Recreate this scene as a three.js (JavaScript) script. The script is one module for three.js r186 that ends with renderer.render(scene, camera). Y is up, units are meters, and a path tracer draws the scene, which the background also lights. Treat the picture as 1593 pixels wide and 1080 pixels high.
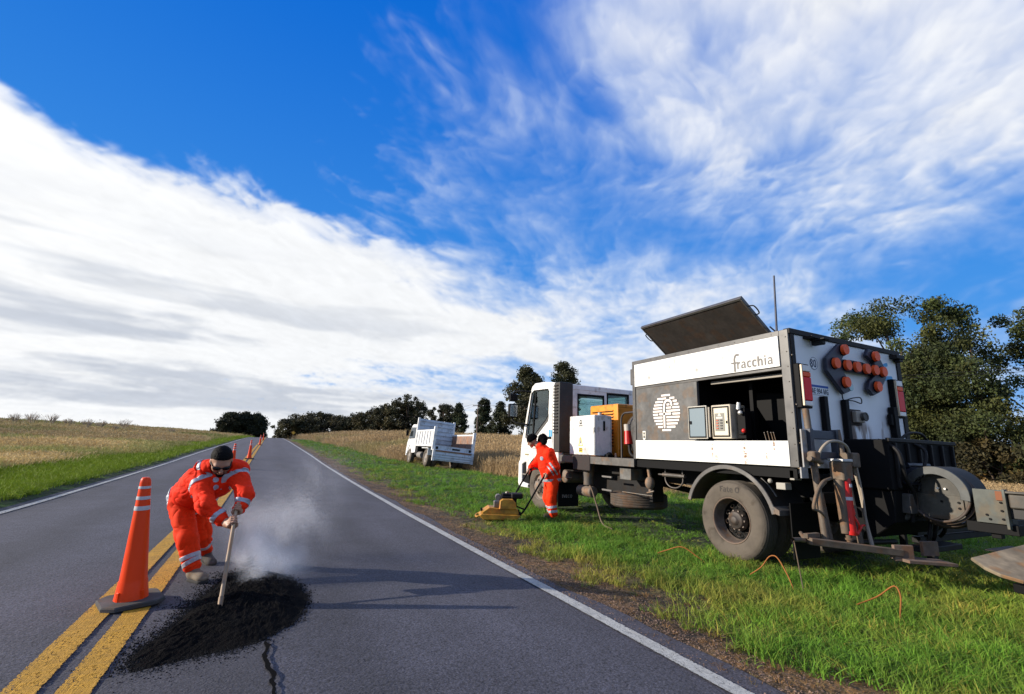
import * as THREE from 'three';
import { RoundedBoxGeometry } from 'three/addons/geometries/RoundedBoxGeometry.js';
import { mergeGeometries, mergeVertices, toCreasedNormals } from 'three/addons/utils/BufferGeometryUtils.js';
import { FontLoader } from 'three/addons/loaders/FontLoader.js';

// ---------------------------------------------------------------- camera
const scene = new THREE.Scene();
const camera = new THREE.PerspectiveCamera(72.36, 1024 / 694, 0.05, 6000);
{
  const yaw = 0.4585, pit = 0.2089, rol = 0.0347;
  camera.rotation.order = 'YXZ';
  camera.position.set(0, 1.283, 0);
  camera.rotation.set(pit, -yaw, rol);
}
const renderer = new THREE.WebGLRenderer({ antialias: true });
renderer.toneMapping = THREE.LinearToneMapping;
renderer.toneMappingExposure = 1.36;
renderer.shadowMap.enabled = true;

// ---------------------------------------------------------------- random numbers and noise
function rng(seed) { let a = seed >>> 0; return () => { a = (a + 0x6D2B79F5) | 0; let t = Math.imul(a ^ (a >>> 15), 1 | a); t = (t + Math.imul(t ^ (t >>> 7), 61 | t)) ^ t; return ((t ^ (t >>> 14)) >>> 0) / 4294967296; }; }
const HT = new Float32Array(65536); { const r = rng(7); for (let i = 0; i < 65536; i++) HT[i] = r(); }
const PT = new Int32Array(512); { const r = rng(11), p = [...Array(256).keys()]; for (let i = 255; i > 0; i--) { const j = Math.floor(r() * (i + 1)); [p[i], p[j]] = [p[j], p[i]]; } for (let i = 0; i < 512; i++) PT[i] = p[i & 255]; }
function n2(x, y) {
  const xi = Math.floor(x), yi = Math.floor(y), fx = x - xi, fy = y - yi, u = fx * fx * (3 - 2 * fx), v = fy * fy * (3 - 2 * fy);
  const a = (xi & 255), b = ((xi + 1) & 255), c = (yi & 255) << 8, d = ((yi + 1) & 255) << 8;
  const p = HT[a | c], q = HT[b | c], r = HT[a | d], s = HT[b | d];
  return p + (q - p) * u + (r - p + (p - q + s - r) * u) * v;
}
function n3(x, y, z) {
  const zi = Math.floor(z), f = z - zi, w = f * f * (3 - 2 * f), o = PT[zi & 255] * 1.37, o2 = PT[(zi + 1) & 255] * 1.37;
  const a = n2(x + o, y + o * 0.7), b = n2(x + o2, y + o2 * 0.7); return a + (b - a) * w;
}
function fbm(x, y, o = 4) { let s = 0, a = 0.5, t = 0; for (let i = 0; i < o; i++) { s += a * n2(x, y); t += a; a *= 0.5; const X = x * 1.62 - y * 1.24 + 17.3; y = x * 1.24 + y * 1.62 + 5.1; x = X; } return s / t; }
const clamp = (x, a = 0, b = 1) => Math.min(b, Math.max(a, x));
const ss = (a, b, x) => { const t = clamp((x - a) / (b - a)); return t * t * (3 - 2 * t); };
const mix = (a, b, t) => a + (b - a) * t;
const V = (x, y, z) => new THREE.Vector3(x, y, z);

// ---------------------------------------------------------------- sky (computed air and clouds) and sun
const SUN = V(-0.905, 0.305, -0.345).normalize();
{
  const W = 3072, H = 1536, data = new Float32Array(W * H * 4);
  // how much cloud stands where: rows of elevation (2 .. 48 degrees), columns of azimuth (-24 .. 72 degrees, 8 apart), 0 none to 9 closed
  const EL = [2, 5, 8, 12, 16, 20, 25, 30, 36, 42, 48];
  const CV = ['8888888888755', '9988887788654', '9998764777653', '9999999767543', '9999987656632', '9999876434532', '9642233322345', '0011233345667', '0001234436667', '0001233357678', '0001232246788'];
  const AIR = 1 / 1.36;
  const g = CV.map((r) => [...r].map((c) => +c / 9));
  const cub = (p0, p1, p2, p3, t) => p1 + 0.5 * t * (p2 - p0 + t * (2 * p0 - 5 * p1 + 4 * p2 - p3 + t * (3 * (p1 - p2) + p3 - p0)));
  const ELU = new Float32Array(901); for (let i = 0; i < 901; i++) { const e = i / 10; let k = 0; while (k < 9 && EL[k + 1] < e) k++; ELU[i] = clamp((e - EL[k]) / (EL[k + 1] - EL[k]), 0, 1) + k; }
  function cover(az, el) {
    let i = (az + 24) / 8, j = ELU[Math.floor(clamp(el, 0, 90) * 10)];
    const edge = Math.max(ss(0, -3, i), ss(12, 15, i), ss(50, 62, el));
    i = clamp(i, 0, 11.999); const i0 = Math.floor(i), fi = i - i0, j0 = Math.min(9, Math.floor(j)), fj = j - j0;
    const at = (a, b) => g[clamp(b, 0, 10)][clamp(a, 0, 12)];
    const row = (b) => cub(at(i0 - 1, b), at(i0, b), at(i0 + 1, b), at(i0 + 2, b), fi);
    const c = cub(row(j0 - 1), row(j0), row(j0 + 1), row(j0 + 2), fj);
    return mix(c, 0.52, edge);
  }
  const ca = Math.cos(0.72), sa = Math.sin(0.72);
  for (let y = 0; y < H; y++) {
    const el = ((y + 0.5) / H - 0.5) * Math.PI, sy = Math.sin(el), cy = Math.cos(el), eld = el * 180 / Math.PI;
    for (let x = 0; x < W; x++) {
      const k = (y * W + x) * 4; data[k + 3] = 1;
      if (eld < -1) { data[k] = 0.22; data[k + 1] = 0.23; data[k + 2] = 0.22; continue; }
      const ph = ((x + 0.5) / W - 0.5) * 2 * Math.PI, dx = Math.cos(ph) * cy, dz = Math.sin(ph) * cy;
      let az = Math.atan2(dx, -dz) * 180 / Math.PI;
      const h = Math.max(sy, 0);
      // clear air: deep blue above, paler low down
      const t = Math.pow(clamp(1 - h / 0.75), 1.15), lo = Math.pow(1 - h, 9);
      let r = mix(0.004, 0.085, t), gg = mix(0.145, 0.39, t), b = mix(0.66, 0.90, t);
      r = mix(r, 0.30, lo * 0.75); gg = mix(gg, 0.50, lo * 0.75); b = mix(b, 0.86, lo * 0.75);
      // cloud sheet, in the plane it lies in
      const q = 1 / (h + 0.10), px = dx * q, pz = -dz * q;
      const u = px * sa + pz * ca, v = px * ca - pz * sa;          // along and across the wind
      const wx = fbm(px * 1.1 + 3, pz * 1.1 + 9, 3) - 0.5, wz = fbm(px * 1.1 + 31, pz * 1.1 + 4, 3) - 0.5;
      const az2 = az + wx * 17 + (fbm(px * 4 + 8, pz * 4, 2) - 0.5) * 5, el2 = eld + wz * 10 * ss(0, 25, eld) + (fbm(px * 4, pz * 4 + 50, 2) - 0.5) * 3.5 * ss(0, 14, eld);
      const c = cover(az2, el2);
      const s1 = fbm(u * 1.1 + wx * 2.0, v * 2.6 + wz * 2.6, 5), cr = s1 - 0.5, s2 = fbm(u * 3.4 + wx * 4 + cr * 2 + 60, v * 8.0 + wz * 4.5 + cr * 2.5, 6), s3 = fbm(px * 8 + wx * 8 + cr * 6, pz * 8 + wz * 8 + 90, 5), s4 = fbm(u * 12 + s2 * 2 + wx * 7, v * 30 + s3 * 2 + wz * 7, 4);
      const s5 = fbm(px * 21 + s3 * 4, pz * 21 + s2 * 4 + 30, 3), n = s1 * 0.36 + s2 * 0.24 + s3 * 0.20 + s4 * 0.10 + s5 * 0.10;
      const soft = ss(26, 40, az) * ss(24, 32, eld); let d = c * 1.20 + (n - 0.5) * (2.25 - 0.55 * soft) * (1 - 0.62 * Math.abs(2 * c - 1)) - 0.11;
      const cr2 = ss(24, 4, az); d = ss(0.24 * cr2, mix(1.02, 0.80, cr2), d + cr2 * (s5 - 0.5) * 0.22 + cr2 * (s3 - 0.5) * 0.18) * clamp(0.2 + c * 1.45);
      d = clamp(d * (0.78 + 0.24 * s3 + 0.14 * s4 + 0.14 * s5) * mix(0.80, 1.12, ss(0.72, 1, c)));
      // thick parts are white where lit, greyer underneath in long level bands
      const band = fbm(az * 0.045 + wx, eld * 0.30 + wz * 1.5 + 7, 4), band2 = fbm(az * 0.016 + 40, eld * 0.75 + wz, 3);
      let gr = ss(0.49, 0.66, band * 0.62 + band2 * 0.42 + (s3 - 0.5) * 0.10) * ss(22, 7, eld + az * 0.12) * ss(0.6, 0.95, c) * ss(1.0, 3.2, eld);
      gr = clamp(gr * 0.78);
      const sunny = Math.pow(clamp(dx * SUN.x + sy * SUN.y + dz * SUN.z), 3);
      const lm = 0.985 + 0.10 * (s2 - 0.5) + 0.08 * (s4 - 0.5) + 0.06 * (s5 - 0.5), wr = lm * (mix(0.955, 0.47, gr) + 0.2 * sunny), wg = lm * (mix(0.965, 0.525, gr) + 0.18 * sunny), wb = lm * (mix(0.98, 0.63, gr) + 0.15 * sunny);
      const thin = 1 - ss(0.3, 0.9, d) * 0.9;                      // thin veil takes on some blue
      data[k] = AIR * mix(r, wr * mix(1, 0.84, thin), d); data[k + 1] = AIR * mix(gg, wg * mix(1, 0.92, thin), d); data[k + 2] = AIR * mix(b, wb, d);
    }
  }
  const t = new THREE.DataTexture(data, W, H, THREE.RGBAFormat, THREE.FloatType);
  t.mapping = THREE.EquirectangularReflectionMapping; t.magFilter = t.minFilter = THREE.LinearFilter; t.needsUpdate = true;
  scene.background = t; scene.environment = t;
}
const sun = new THREE.DirectionalLight(new THREE.Color(1.0, 0.90, 0.76), 5.0);
sun.position.copy(SUN).multiplyScalar(60).add(V(4, 0, -10)); sun.target.position.set(4, 0, -10);
sun.castShadow = true; sun.shadow.mapSize.set(4096, 4096);
Object.assign(sun.shadow.camera, { left: -45, right: 45, top: 45, bottom: -45, near: 1, far: 160 });
scene.add(sun, sun.target);

// ---------------------------------------------------------------- helpers
const used = {}, BASE = new WeakMap();
function numbered(name) { const n = (used[name] = (used[name] ?? -1) + 1); return n ? `${name}_${String(n).padStart(3, '0')}` : name; }
function tag(o, label, category, group) { Object.assign(o.userData, { label, category }); if (group) o.userData.group = group; return o; }
function shade(o) { o.traverse((m) => { if (m.isMesh) m.castShadow = m.receiveShadow = true; }); return o; }
function thing(name, label, category, base = [0, 0, 0], group) {
  const o = new THREE.Group(); o.name = numbered(name); o.position.set(...base); BASE.set(o, V(...base)); scene.add(o); return tag(o, label, category, group);
}
function flat(g) { let h = g.index ? g.toNonIndexed() : g.clone(); for (const k of Object.keys(h.attributes)) if (!['position', 'normal', 'uv'].includes(k)) h.deleteAttribute(k); if (!h.attributes.uv) h.setAttribute('uv', new THREE.BufferAttribute(new Float32Array(h.attributes.position.count * 2), 2)); if (!h.attributes.normal) h.computeVertexNormals(); h.morphAttributes = {}; return h; }
function mg(list) { list = Array.isArray(list) ? list.flat(9) : [list]; return list.length === 1 ? list[0] : mergeGeometries(list.map(flat)); }
function uvm(g, k = 1) { // uv in metres by the dominant axis of the normal
  const p = g.attributes.position, n = g.attributes.normal, uv = new Float32Array(p.count * 2);
  for (let i = 0; i < p.count; i++) { const a = Math.abs(n.getX(i)), b = Math.abs(n.getY(i)), c = Math.abs(n.getZ(i)); const [u, v] = b > a && b > c ? [p.getX(i), p.getZ(i)] : a > c ? [p.getZ(i), p.getY(i)] : [p.getX(i), p.getY(i)]; uv[i * 2] = u * k; uv[i * 2 + 1] = v * k; }
  g.setAttribute('uv', new THREE.BufferAttribute(uv, 2)); return g;
}
// a part: geometry given in the coordinates of its thing's parent frame (world for things with a base), moved to the base
function part(parent, name, geos, material, opt = {}) {
  let g = mg(geos); if (!opt.keepuv) g = uvm(g.clone());
  const b = BASE.get(parent) ?? V(0, 0, 0); if (b.lengthSq()) g = g.clone().translate(-b.x, -b.y, -b.z);
  const m = new THREE.Mesh(g, material); m.name = name; m.castShadow = m.receiveShadow = true; BASE.set(m, b); parent.add(m);
  if (opt.label) m.userData.label = opt.label; if (opt.kind) m.userData.kind = opt.kind; return m;
}
function struct(name, geo, material) { const m = new THREE.Mesh(geo, material); m.name = numbered(name); m.userData.kind = 'structure'; m.receiveShadow = m.castShadow = true; scene.add(m); return m; }
function bx(x0, x1, y0, y1, z0, z1, r = 0.008) {
  const w = Math.abs(x1 - x0), h = Math.abs(y1 - y0), d = Math.abs(z1 - z0); r = Math.min(r, w * 0.49, h * 0.49, d * 0.49);
  const g = r > 0.0012 ? new RoundedBoxGeometry(w, h, d, 1, r) : new THREE.BoxGeometry(w, h, d); return g.translate((x0 + x1) / 2, (y0 + y1) / 2, (z0 + z1) / 2);
}
const QY = V(0, 1, 0);
function rod(a, b, r0, r1 = r0, seg = 10) { a = V(...a); b = V(...b); const d = b.clone().sub(a), g = new THREE.CylinderGeometry(r1, r0, d.length(), seg); g.applyQuaternion(new THREE.Quaternion().setFromUnitVectors(QY, d.normalize())); return g.translate((a.x + b.x) / 2, (a.y + b.y) / 2, (a.z + b.z) / 2); }
function bar(a, b, w, h, up = V(0, 1, 0)) { // square bar between two points
  a = V(...a); b = V(...b); const d = b.clone().sub(a), L = d.length(); d.normalize(); const s = V(0, 0, 0).crossVectors(up, d).normalize(), u = V(0, 0, 0).crossVectors(d, s);
  return new RoundedBoxGeometry(w, h, L, 1, Math.min(w, h) * 0.12).applyMatrix4(new THREE.Matrix4().makeBasis(s, u, d).setPosition(a.add(b).multiplyScalar(0.5)));
}
function tube(pts, r, n = 24, seg = 7, closed = false) { return new THREE.TubeGeometry(new THREE.CatmullRomCurve3(pts.map((p) => V(...p)), closed), n, r, seg, closed); }
function shapeOf(pts) { return new THREE.Shape(pts.map((p) => new THREE.Vector2(p[0], p[1]))); }
function plate(pts, depth, bevel = 0.004, holes = []) { // polygon in xy, extruded from z = 0 towards +z
  const s = shapeOf(pts); for (const h of holes) s.holes.push(new THREE.Path(h.map((p) => new THREE.Vector2(p[0], p[1]))));
  return new THREE.ExtrudeGeometry(s, { depth: depth - 2 * bevel, bevelEnabled: bevel > 0, bevelThickness: bevel, bevelSize: bevel, bevelOffset: -bevel, bevelSegments: 1, curveSegments: 24 }).translate(0, 0, bevel);
}
// a polygon drawn as [z, y] on a plane that faces -x: extruded from x0 to x0 + depth
function sidePlate(pts, x0, depth, bevel = 0.004, holes = []) { const f = (q) => q.map(([z, y]) => [-z, y]); return plate(f(pts), depth, bevel, holes.map(f)).applyMatrix4(new THREE.Matrix4().makeBasis(V(0, 0, -1), V(0, 1, 0), V(1, 0, 0))).translate(x0, 0, 0); }
function texture(w, h, fn, srgb = true, rep) {
  const d = new Uint8Array(w * h * 4); for (let y = 0; y < h; y++) for (let x = 0; x < w; x++) { const c = fn(x / w, y / h, x, y), k = (y * w + x) * 4; d[k] = clamp(c[0]) * 255; d[k + 1] = clamp(c[1]) * 255; d[k + 2] = clamp(c[2]) * 255; d[k + 3] = c.length > 3 ? clamp(c[3]) * 255 : 255; }
  const t = new THREE.DataTexture(d, w, h); t.wrapS = t.wrapT = THREE.RepeatWrapping; t.magFilter = THREE.LinearFilter; t.minFilter = THREE.LinearMipmapLinearFilter; t.generateMipmaps = true; if (srgb) t.colorSpace = THREE.SRGBColorSpace; if (rep) t.repeat.set(rep, rep); t.needsUpdate = true; return t;
}
// noise that tiles over the unit square
function tn(u, v, f, o = 4) { let s = 0, a = 0.5, t = 0; for (let i = 0; i < o; i++) { const x = u * f, y = v * f, xi = Math.floor(x), yi = Math.floor(y), fx = x - xi, fy = y - yi, p = fx * fx * (3 - 2 * fx), q = fy * fy * (3 - 2 * fy); const H4 = (i1, j1) => HT[(((i1 % f) + f) % f * 131 + (((j1 % f) + f) % f) * 3571 + i * 977) & 65535]; const A = H4(xi, yi), B = H4(xi + 1, yi), C = H4(xi, yi + 1), D = H4(xi + 1, yi + 1); s += a * (A + (B - A) * p + (C - A + (A - B + D - C) * p) * q); t += a; a *= 0.5; f *= 2; } return s / t; }
function canvasTex(w, h, draw) { const c = document.createElement('canvas'); c.width = w; c.height = h; draw(c.getContext('2d'), w, h); const t = new THREE.CanvasTexture(c); t.colorSpace = THREE.SRGBColorSpace; return t; }
const lin = (r, g, b) => new THREE.Color().setRGB(r, g, b);
function M(r, g, b, rough = 0.6, metal = 0, extra = {}) { return new THREE.MeshStandardMaterial({ color: lin(r, g, b), roughness: rough, metalness: metal, ...extra }); }

const grime = texture(512, 512, (u, v) => { const a = tn(u, v, 4, 6), b = tn(u + 0.3, v, 32, 3), s = ss(0.62, 0.86, tn(u, v + 0.4, 10, 4)); const k = 1 - 0.16 * ss(0.4, 0.75, a) - 0.05 * b - 0.16 * s; return [k, k * (0.995 - 0.02 * s), k * (0.985 - 0.05 * s)]; }, true);
const heavy = texture(512, 512, (u, v) => { const a = tn(u, v, 6, 6), b = tn(u + 0.7, v, 24, 4); const k = 0.62 + 0.38 * a + 0.25 * (b - 0.5), m = ss(0.5, 0.72, tn(u, v + 0.2, 8, 5)); return [k + 0.08 * m, k * (1 - 0.05 * m), k * (1 - 0.18 * m)]; }, true);
const rough1 = texture(512, 512, (u, v) => { const k = 0.72 + 0.5 * (tn(u, v, 8, 5) - 0.5) + 0.1 * (tn(u, v, 64, 2) - 0.5); return [k, k, k]; }, false);
const bumps = texture(512, 512, (u, v) => { const k = tn(u, v, 16, 5); return [k, k, k]; }, false);
const mWhite = M(0.80, 0.80, 0.78, 0.42, 0, { map: grime, roughnessMap: rough1 });
const mWhiteOld = M(0.72, 0.73, 0.73, 0.5, 0, { map: grime, roughnessMap: rough1 });
const mGrey = M(0.085, 0.081, 0.077, 0.5, 0, { map: grime, roughnessMap: rough1 });
const mDark = new THREE.MeshPhysicalMaterial({ color: lin(0.017, 0.0165, 0.0175), roughness: 0.6, specularIntensity: 0.45, map: heavy });
const matte = (r, g, b, rough, si = 0.25, extra = {}) => new THREE.MeshPhysicalMaterial({ color: lin(r, g, b), roughness: rough, specularIntensity: si, ...extra });
const mBlack = matte(0.005, 0.005, 0.0055, 0.6);
const mRubber = M(0.028, 0.026, 0.024, 0.85, 0, { map: heavy });
const mTyre = M(0.105, 0.088, 0.070, 0.95, 0, { map: grime, bumpMap: bumps, bumpScale: 0.004 });
const mSteel = M(0.30, 0.28, 0.25, 0.45, 0.7, { map: heavy });
const mDusty = M(0.19, 0.142, 0.10, 0.85, 0.0, { map: heavy });
const mPipe = M(0.20, 0.155, 0.115, 0.7, 0.2, { map: heavy });
const mChrome = M(0.7, 0.7, 0.7, 0.18, 1.0);
const mRedPaint = M(0.55, 0.012, 0.008, 0.4, 0, { map: grime });
const mOrange = M(0.74, 0.27, 0.018, 0.42, 0, { map: grime });
const mYellow = M(0.68, 0.32, 0.025, 0.5, 0, { map: heavy });
const mGlass = new THREE.MeshPhysicalMaterial({ color: lin(0.80, 0.90, 0.90), roughness: 0.03, transmission: 1, thickness: 0, ior: 1.5 });
const mTint = new THREE.MeshPhysicalMaterial({ color: lin(0.55, 0.68, 0.68), roughness: 0.03, transmission: 1, thickness: 0, ior: 1.5 });
const mRedLens = matte(0.70, 0.006, 0.01, 0.3, 0.3);
const mAmber = matte(0.80, 0.10, 0.022, 0.4, 0.35);
const mClearLens = M(0.66, 0.62, 0.58, 0.15);
const mReflect = M(0.62, 0.63, 0.66, 0.35, 0.1);

// ---------------------------------------------------------------- the lie of the land (s = metres ahead of the camera along the road)
const RS = [-60, 8, 21, 33, 56, 82, 130, 200, 320, 700, 4000], RY = [0, 0, 0.12, 0.35, 0.74, 1.16, 1.62, 1.40, 0.2, -4, -12];
const RM = RS.map((_, i) => i === 0 || i === RS.length - 1 ? 0 : (() => { const a = (RY[i] - RY[i - 1]) / (RS[i] - RS[i - 1]), b = (RY[i + 1] - RY[i]) / (RS[i + 1] - RS[i]); return a * b <= 0 ? 0 : 2 * a * b / (a + b); })());
function rY(s) { let i = 0; if (s <= RS[0]) return RY[0]; while (i < RS.length - 2 && RS[i + 1] < s) i++; const h = RS[i + 1] - RS[i], t = clamp((s - RS[i]) / h), t2 = t * t, t3 = t2 * t; return (2 * t3 - 3 * t2 + 1) * RY[i] + (t3 - 2 * t2 + t) * h * RM[i] + (-2 * t3 + 3 * t2) * RY[i + 1] + (t3 - t2) * h * RM[i + 1]; }
function gY(x, z) {
  const s = -z, r = rY(s); let y = r;
  if (x > 2.5) {
    y -= 0.055 * ss(2.55, 3.5, x);
    const b = ss(7.5, 19, x) * ss(14, 55, s); y += b * (1.25 + Math.max(0, 1.7 - r) * ss(110, 220, s));
    y += (fbm(x * 0.35, z * 0.35, 3) - 0.5) * 0.10 * ss(8.2, 10, x) + (n2(x * 1.7, z * 1.7) - 0.5) * 0.035 * ss(3.2, 4, x);
    y -= 0.25 * ss(9, 30, x) * ss(30, 5, s) + 0.16 * Math.exp(-(((x - 9.9) / 1.5) ** 2) - (((s - 26) / 6) ** 2));
  } else if (x < -3.75) {
    y += 0.07 * ss(-3.8, -4.15, x);
    const b = ss(-5.5, -27, x) * ss(8, 62, s); y += b * (0.95 + Math.max(0, 1.7 - r) * ss(110, 220, s));
    y += (fbm(x * 0.3, z * 0.3, 3) - 0.5) * 0.22 * ss(-5, -9, x) + (n2(x * 1.7, z * 1.7) - 0.5) * 0.04 * ss(-4.2, -5, x);
  }
  return y;
}
// outline of the asphalt heap, round its edge in the plane of the road
const HEAP_RING = [[0.39, -4.27], [0.43, -4.52], [0.41, -4.97], [0.28, -5.38], [0.01, -5.66], [-0.17, -5.58], [-0.26, -5.16], [-0.34, -4.76], [-0.38, -4.45], [-0.44, -4.15], [-0.54, -3.84], [-0.53, -3.62], [-0.46, -3.51], [-0.30, -3.60], [-0.12, -3.65], [0.05, -3.70], [0.17, -3.85], [0.30, -4.02]];
// ---------------------------------------------------------------- ground
function sheet(xs, zs, yf, dx = () => 0) {
  const nx = xs.length, nz = zs.length, P = new Float32Array(nx * nz * 3), uv = new Float32Array(nx * nz * 2), I = [];
  for (let j = 0; j < nz; j++) for (let i = 0; i < nx; i++) { const k = j * nx + i, x = xs[i] + dx(i, zs[j]), z = zs[j]; P[k * 3] = x; P[k * 3 + 1] = yf(x, z); P[k * 3 + 2] = z; uv[k * 2] = x; uv[k * 2 + 1] = -z; }
  for (let j = 0; j < nz - 1; j++) for (let i = 0; i < nx - 1; i++) { const a = j * nx + i; I.push(a, a + nx, a + 1, a + 1, a + nx, a + nx + 1); }
  const g = new THREE.BufferGeometry(); g.setAttribute('position', new THREE.BufferAttribute(P, 3)); g.setAttribute('uv', new THREE.BufferAttribute(uv, 2)); g.setIndex(I); g.computeVertexNormals();
  if (g.attributes.normal.getY(0) < 0) { for (let i = 0; i < I.length; i += 3) [I[i], I[i + 1]] = [I[i + 1], I[i]]; g.setIndex(I); g.computeVertexNormals(); }
  return g;
}
const range = (a, b, st) => { const o = []; for (let x = a; x < b - 1e-6; x += st) o.push(x); o.push(b); return o; };
const geo = (a, b, k) => { const o = []; for (let x = a; Math.abs(x) < Math.abs(b); x *= k) o.push(x); o.push(b); return o; };
const ZS = [...range(-40, 12, 0.5).map((z) => -z).reverse().reverse(), ...range(12.6, 60, 1.2).map((s) => -s), ...geo(62, 3500, 1.07).map((s) => -s)].sort((a, b) => b - a);
{
  const xs = [...geo(30, 1800, 1.13).map((x) => -x).reverse(), ...range(-28.5, -9, 1.5), ...range(-8.4, -3.3, 0.3), ...range(-2.5, 2.2, 0.9), ...range(2.4, 9, 0.3), ...range(9.8, 40, 1.2), ...geo(43, 2500, 1.13)];
  const tex = texture(1024, 1024, (u, v) => { const a = tn(u, v, 8, 6), b = tn(u, v, 96, 3), c = tn(u + 0.5, v, 20, 4), k = 0.50 + 0.9 * (a - 0.5) + 0.55 * (b - 0.5); return [k + 0.10 * c, k * 0.98 + 0.05, k * 0.80]; }, true);
  const g = sheet(xs, ZS, (x, z) => gY(x, z) - 0.06 * ss(-3.9, -3.7, x) * ss(2.7, 2.5, x));
  const p = g.attributes.position, C = new Float32Array(p.count * 3);
  for (let i = 0; i < p.count; i++) {
    const x = p.getX(i), z = p.getZ(i), n = fbm(x * 0.25, z * 0.25, 4) - 0.5, w = fieldDry(x, z), grv = ss(4.0, 3.1, x + n * 0.8) * ss(2, 2.5, x);
    const dry = [0.40 + n * 0.2, 0.30 + n * 0.15, 0.15], wet = [0.10 + n * 0.05, 0.17, 0.03], gr = [0.26, 0.145, 0.085];
    for (let k = 0; k < 3; k++) C[i * 3 + k] = mix(mix(wet[k], dry[k], w), gr[k], grv);
  }
  g.setAttribute('color', new THREE.BufferAttribute(C, 3)); tex.repeat.set(0.35, 0.35);
  struct('ground', g, new THREE.MeshStandardMaterial({ map: tex, vertexColors: true, roughness: 1, bumpMap: (() => { const t = bumps.clone(); t.repeat.set(0.8, 0.8); t.needsUpdate = true; return t; })(), bumpScale: 0.05 }));
}
// how dry the growth is: 0 green verge, 1 straw-coloured field
function fieldDry(x, z) {
  const s = -z, n = fbm(x * 0.22 + 5, z * 0.16, 4) - 0.5;
  if (x > 0) { const edge = mix(16, 7.7, ss(6, 24, s)) + 1.9 * Math.exp(-(((s - 22) / 3.5) ** 2)); return Math.max(ss(edge - 1.0, edge + 0.8, x + n * 3.0), 0.42 * ss(4.5, 3.2, x + n * 1.4)); }
  return ss(-5.7, -7.6, x + n * 3.6) * (1 - 0.75 * ss(0.10, 0.2, fbm(x * 0.13 + 60, z * 0.10, 3) - 0.5));
}
// asphalt: 4 m of aggregate per tile
const aggH = new Float32Array(2048 * 2048);
const asph = (() => {
  const S = 2048, r = rng(5);
  for (let i = 0; i < S * S; i++) aggH[i] = r();
  const t = texture(S, S, (u, v, x, y) => {
    const a = aggH[y * S + x], b = (aggH[((y + 1) % S) * S + x] + aggH[y * S + (x + 1) % S] + a) / 3, f = tn(u, v, 400, 2), m = tn(u, v, 14, 4), l = tn(u + 0.37, v + 0.2, 4, 3);
    let k = 0.272 + 0.24 * (b - 0.5) + 0.17 * (f - 0.5) + 0.05 * (m - 0.5) + 0.03 * (l - 0.5);
    const stone = ss(0.80, 0.96, f * 0.7 + a * 0.3); k += 0.12 * stone - 0.05 * ss(0.32, 0.2, f);
    return [k * 1.0, k * 0.99, k * 1.075];
  });
  t.repeat.set(0.25, 0.25); return t;
})();
const asphB = (() => { const t = texture(1024, 1024, (u, v, x, y) => { const f = tn(u, v, 220, 2), k = f * 0.75 + 0.25 * aggH[y * 1024 + x]; return [k, k, k]; }, false); t.repeat.set(0.4, 0.4); return t; })();
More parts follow.
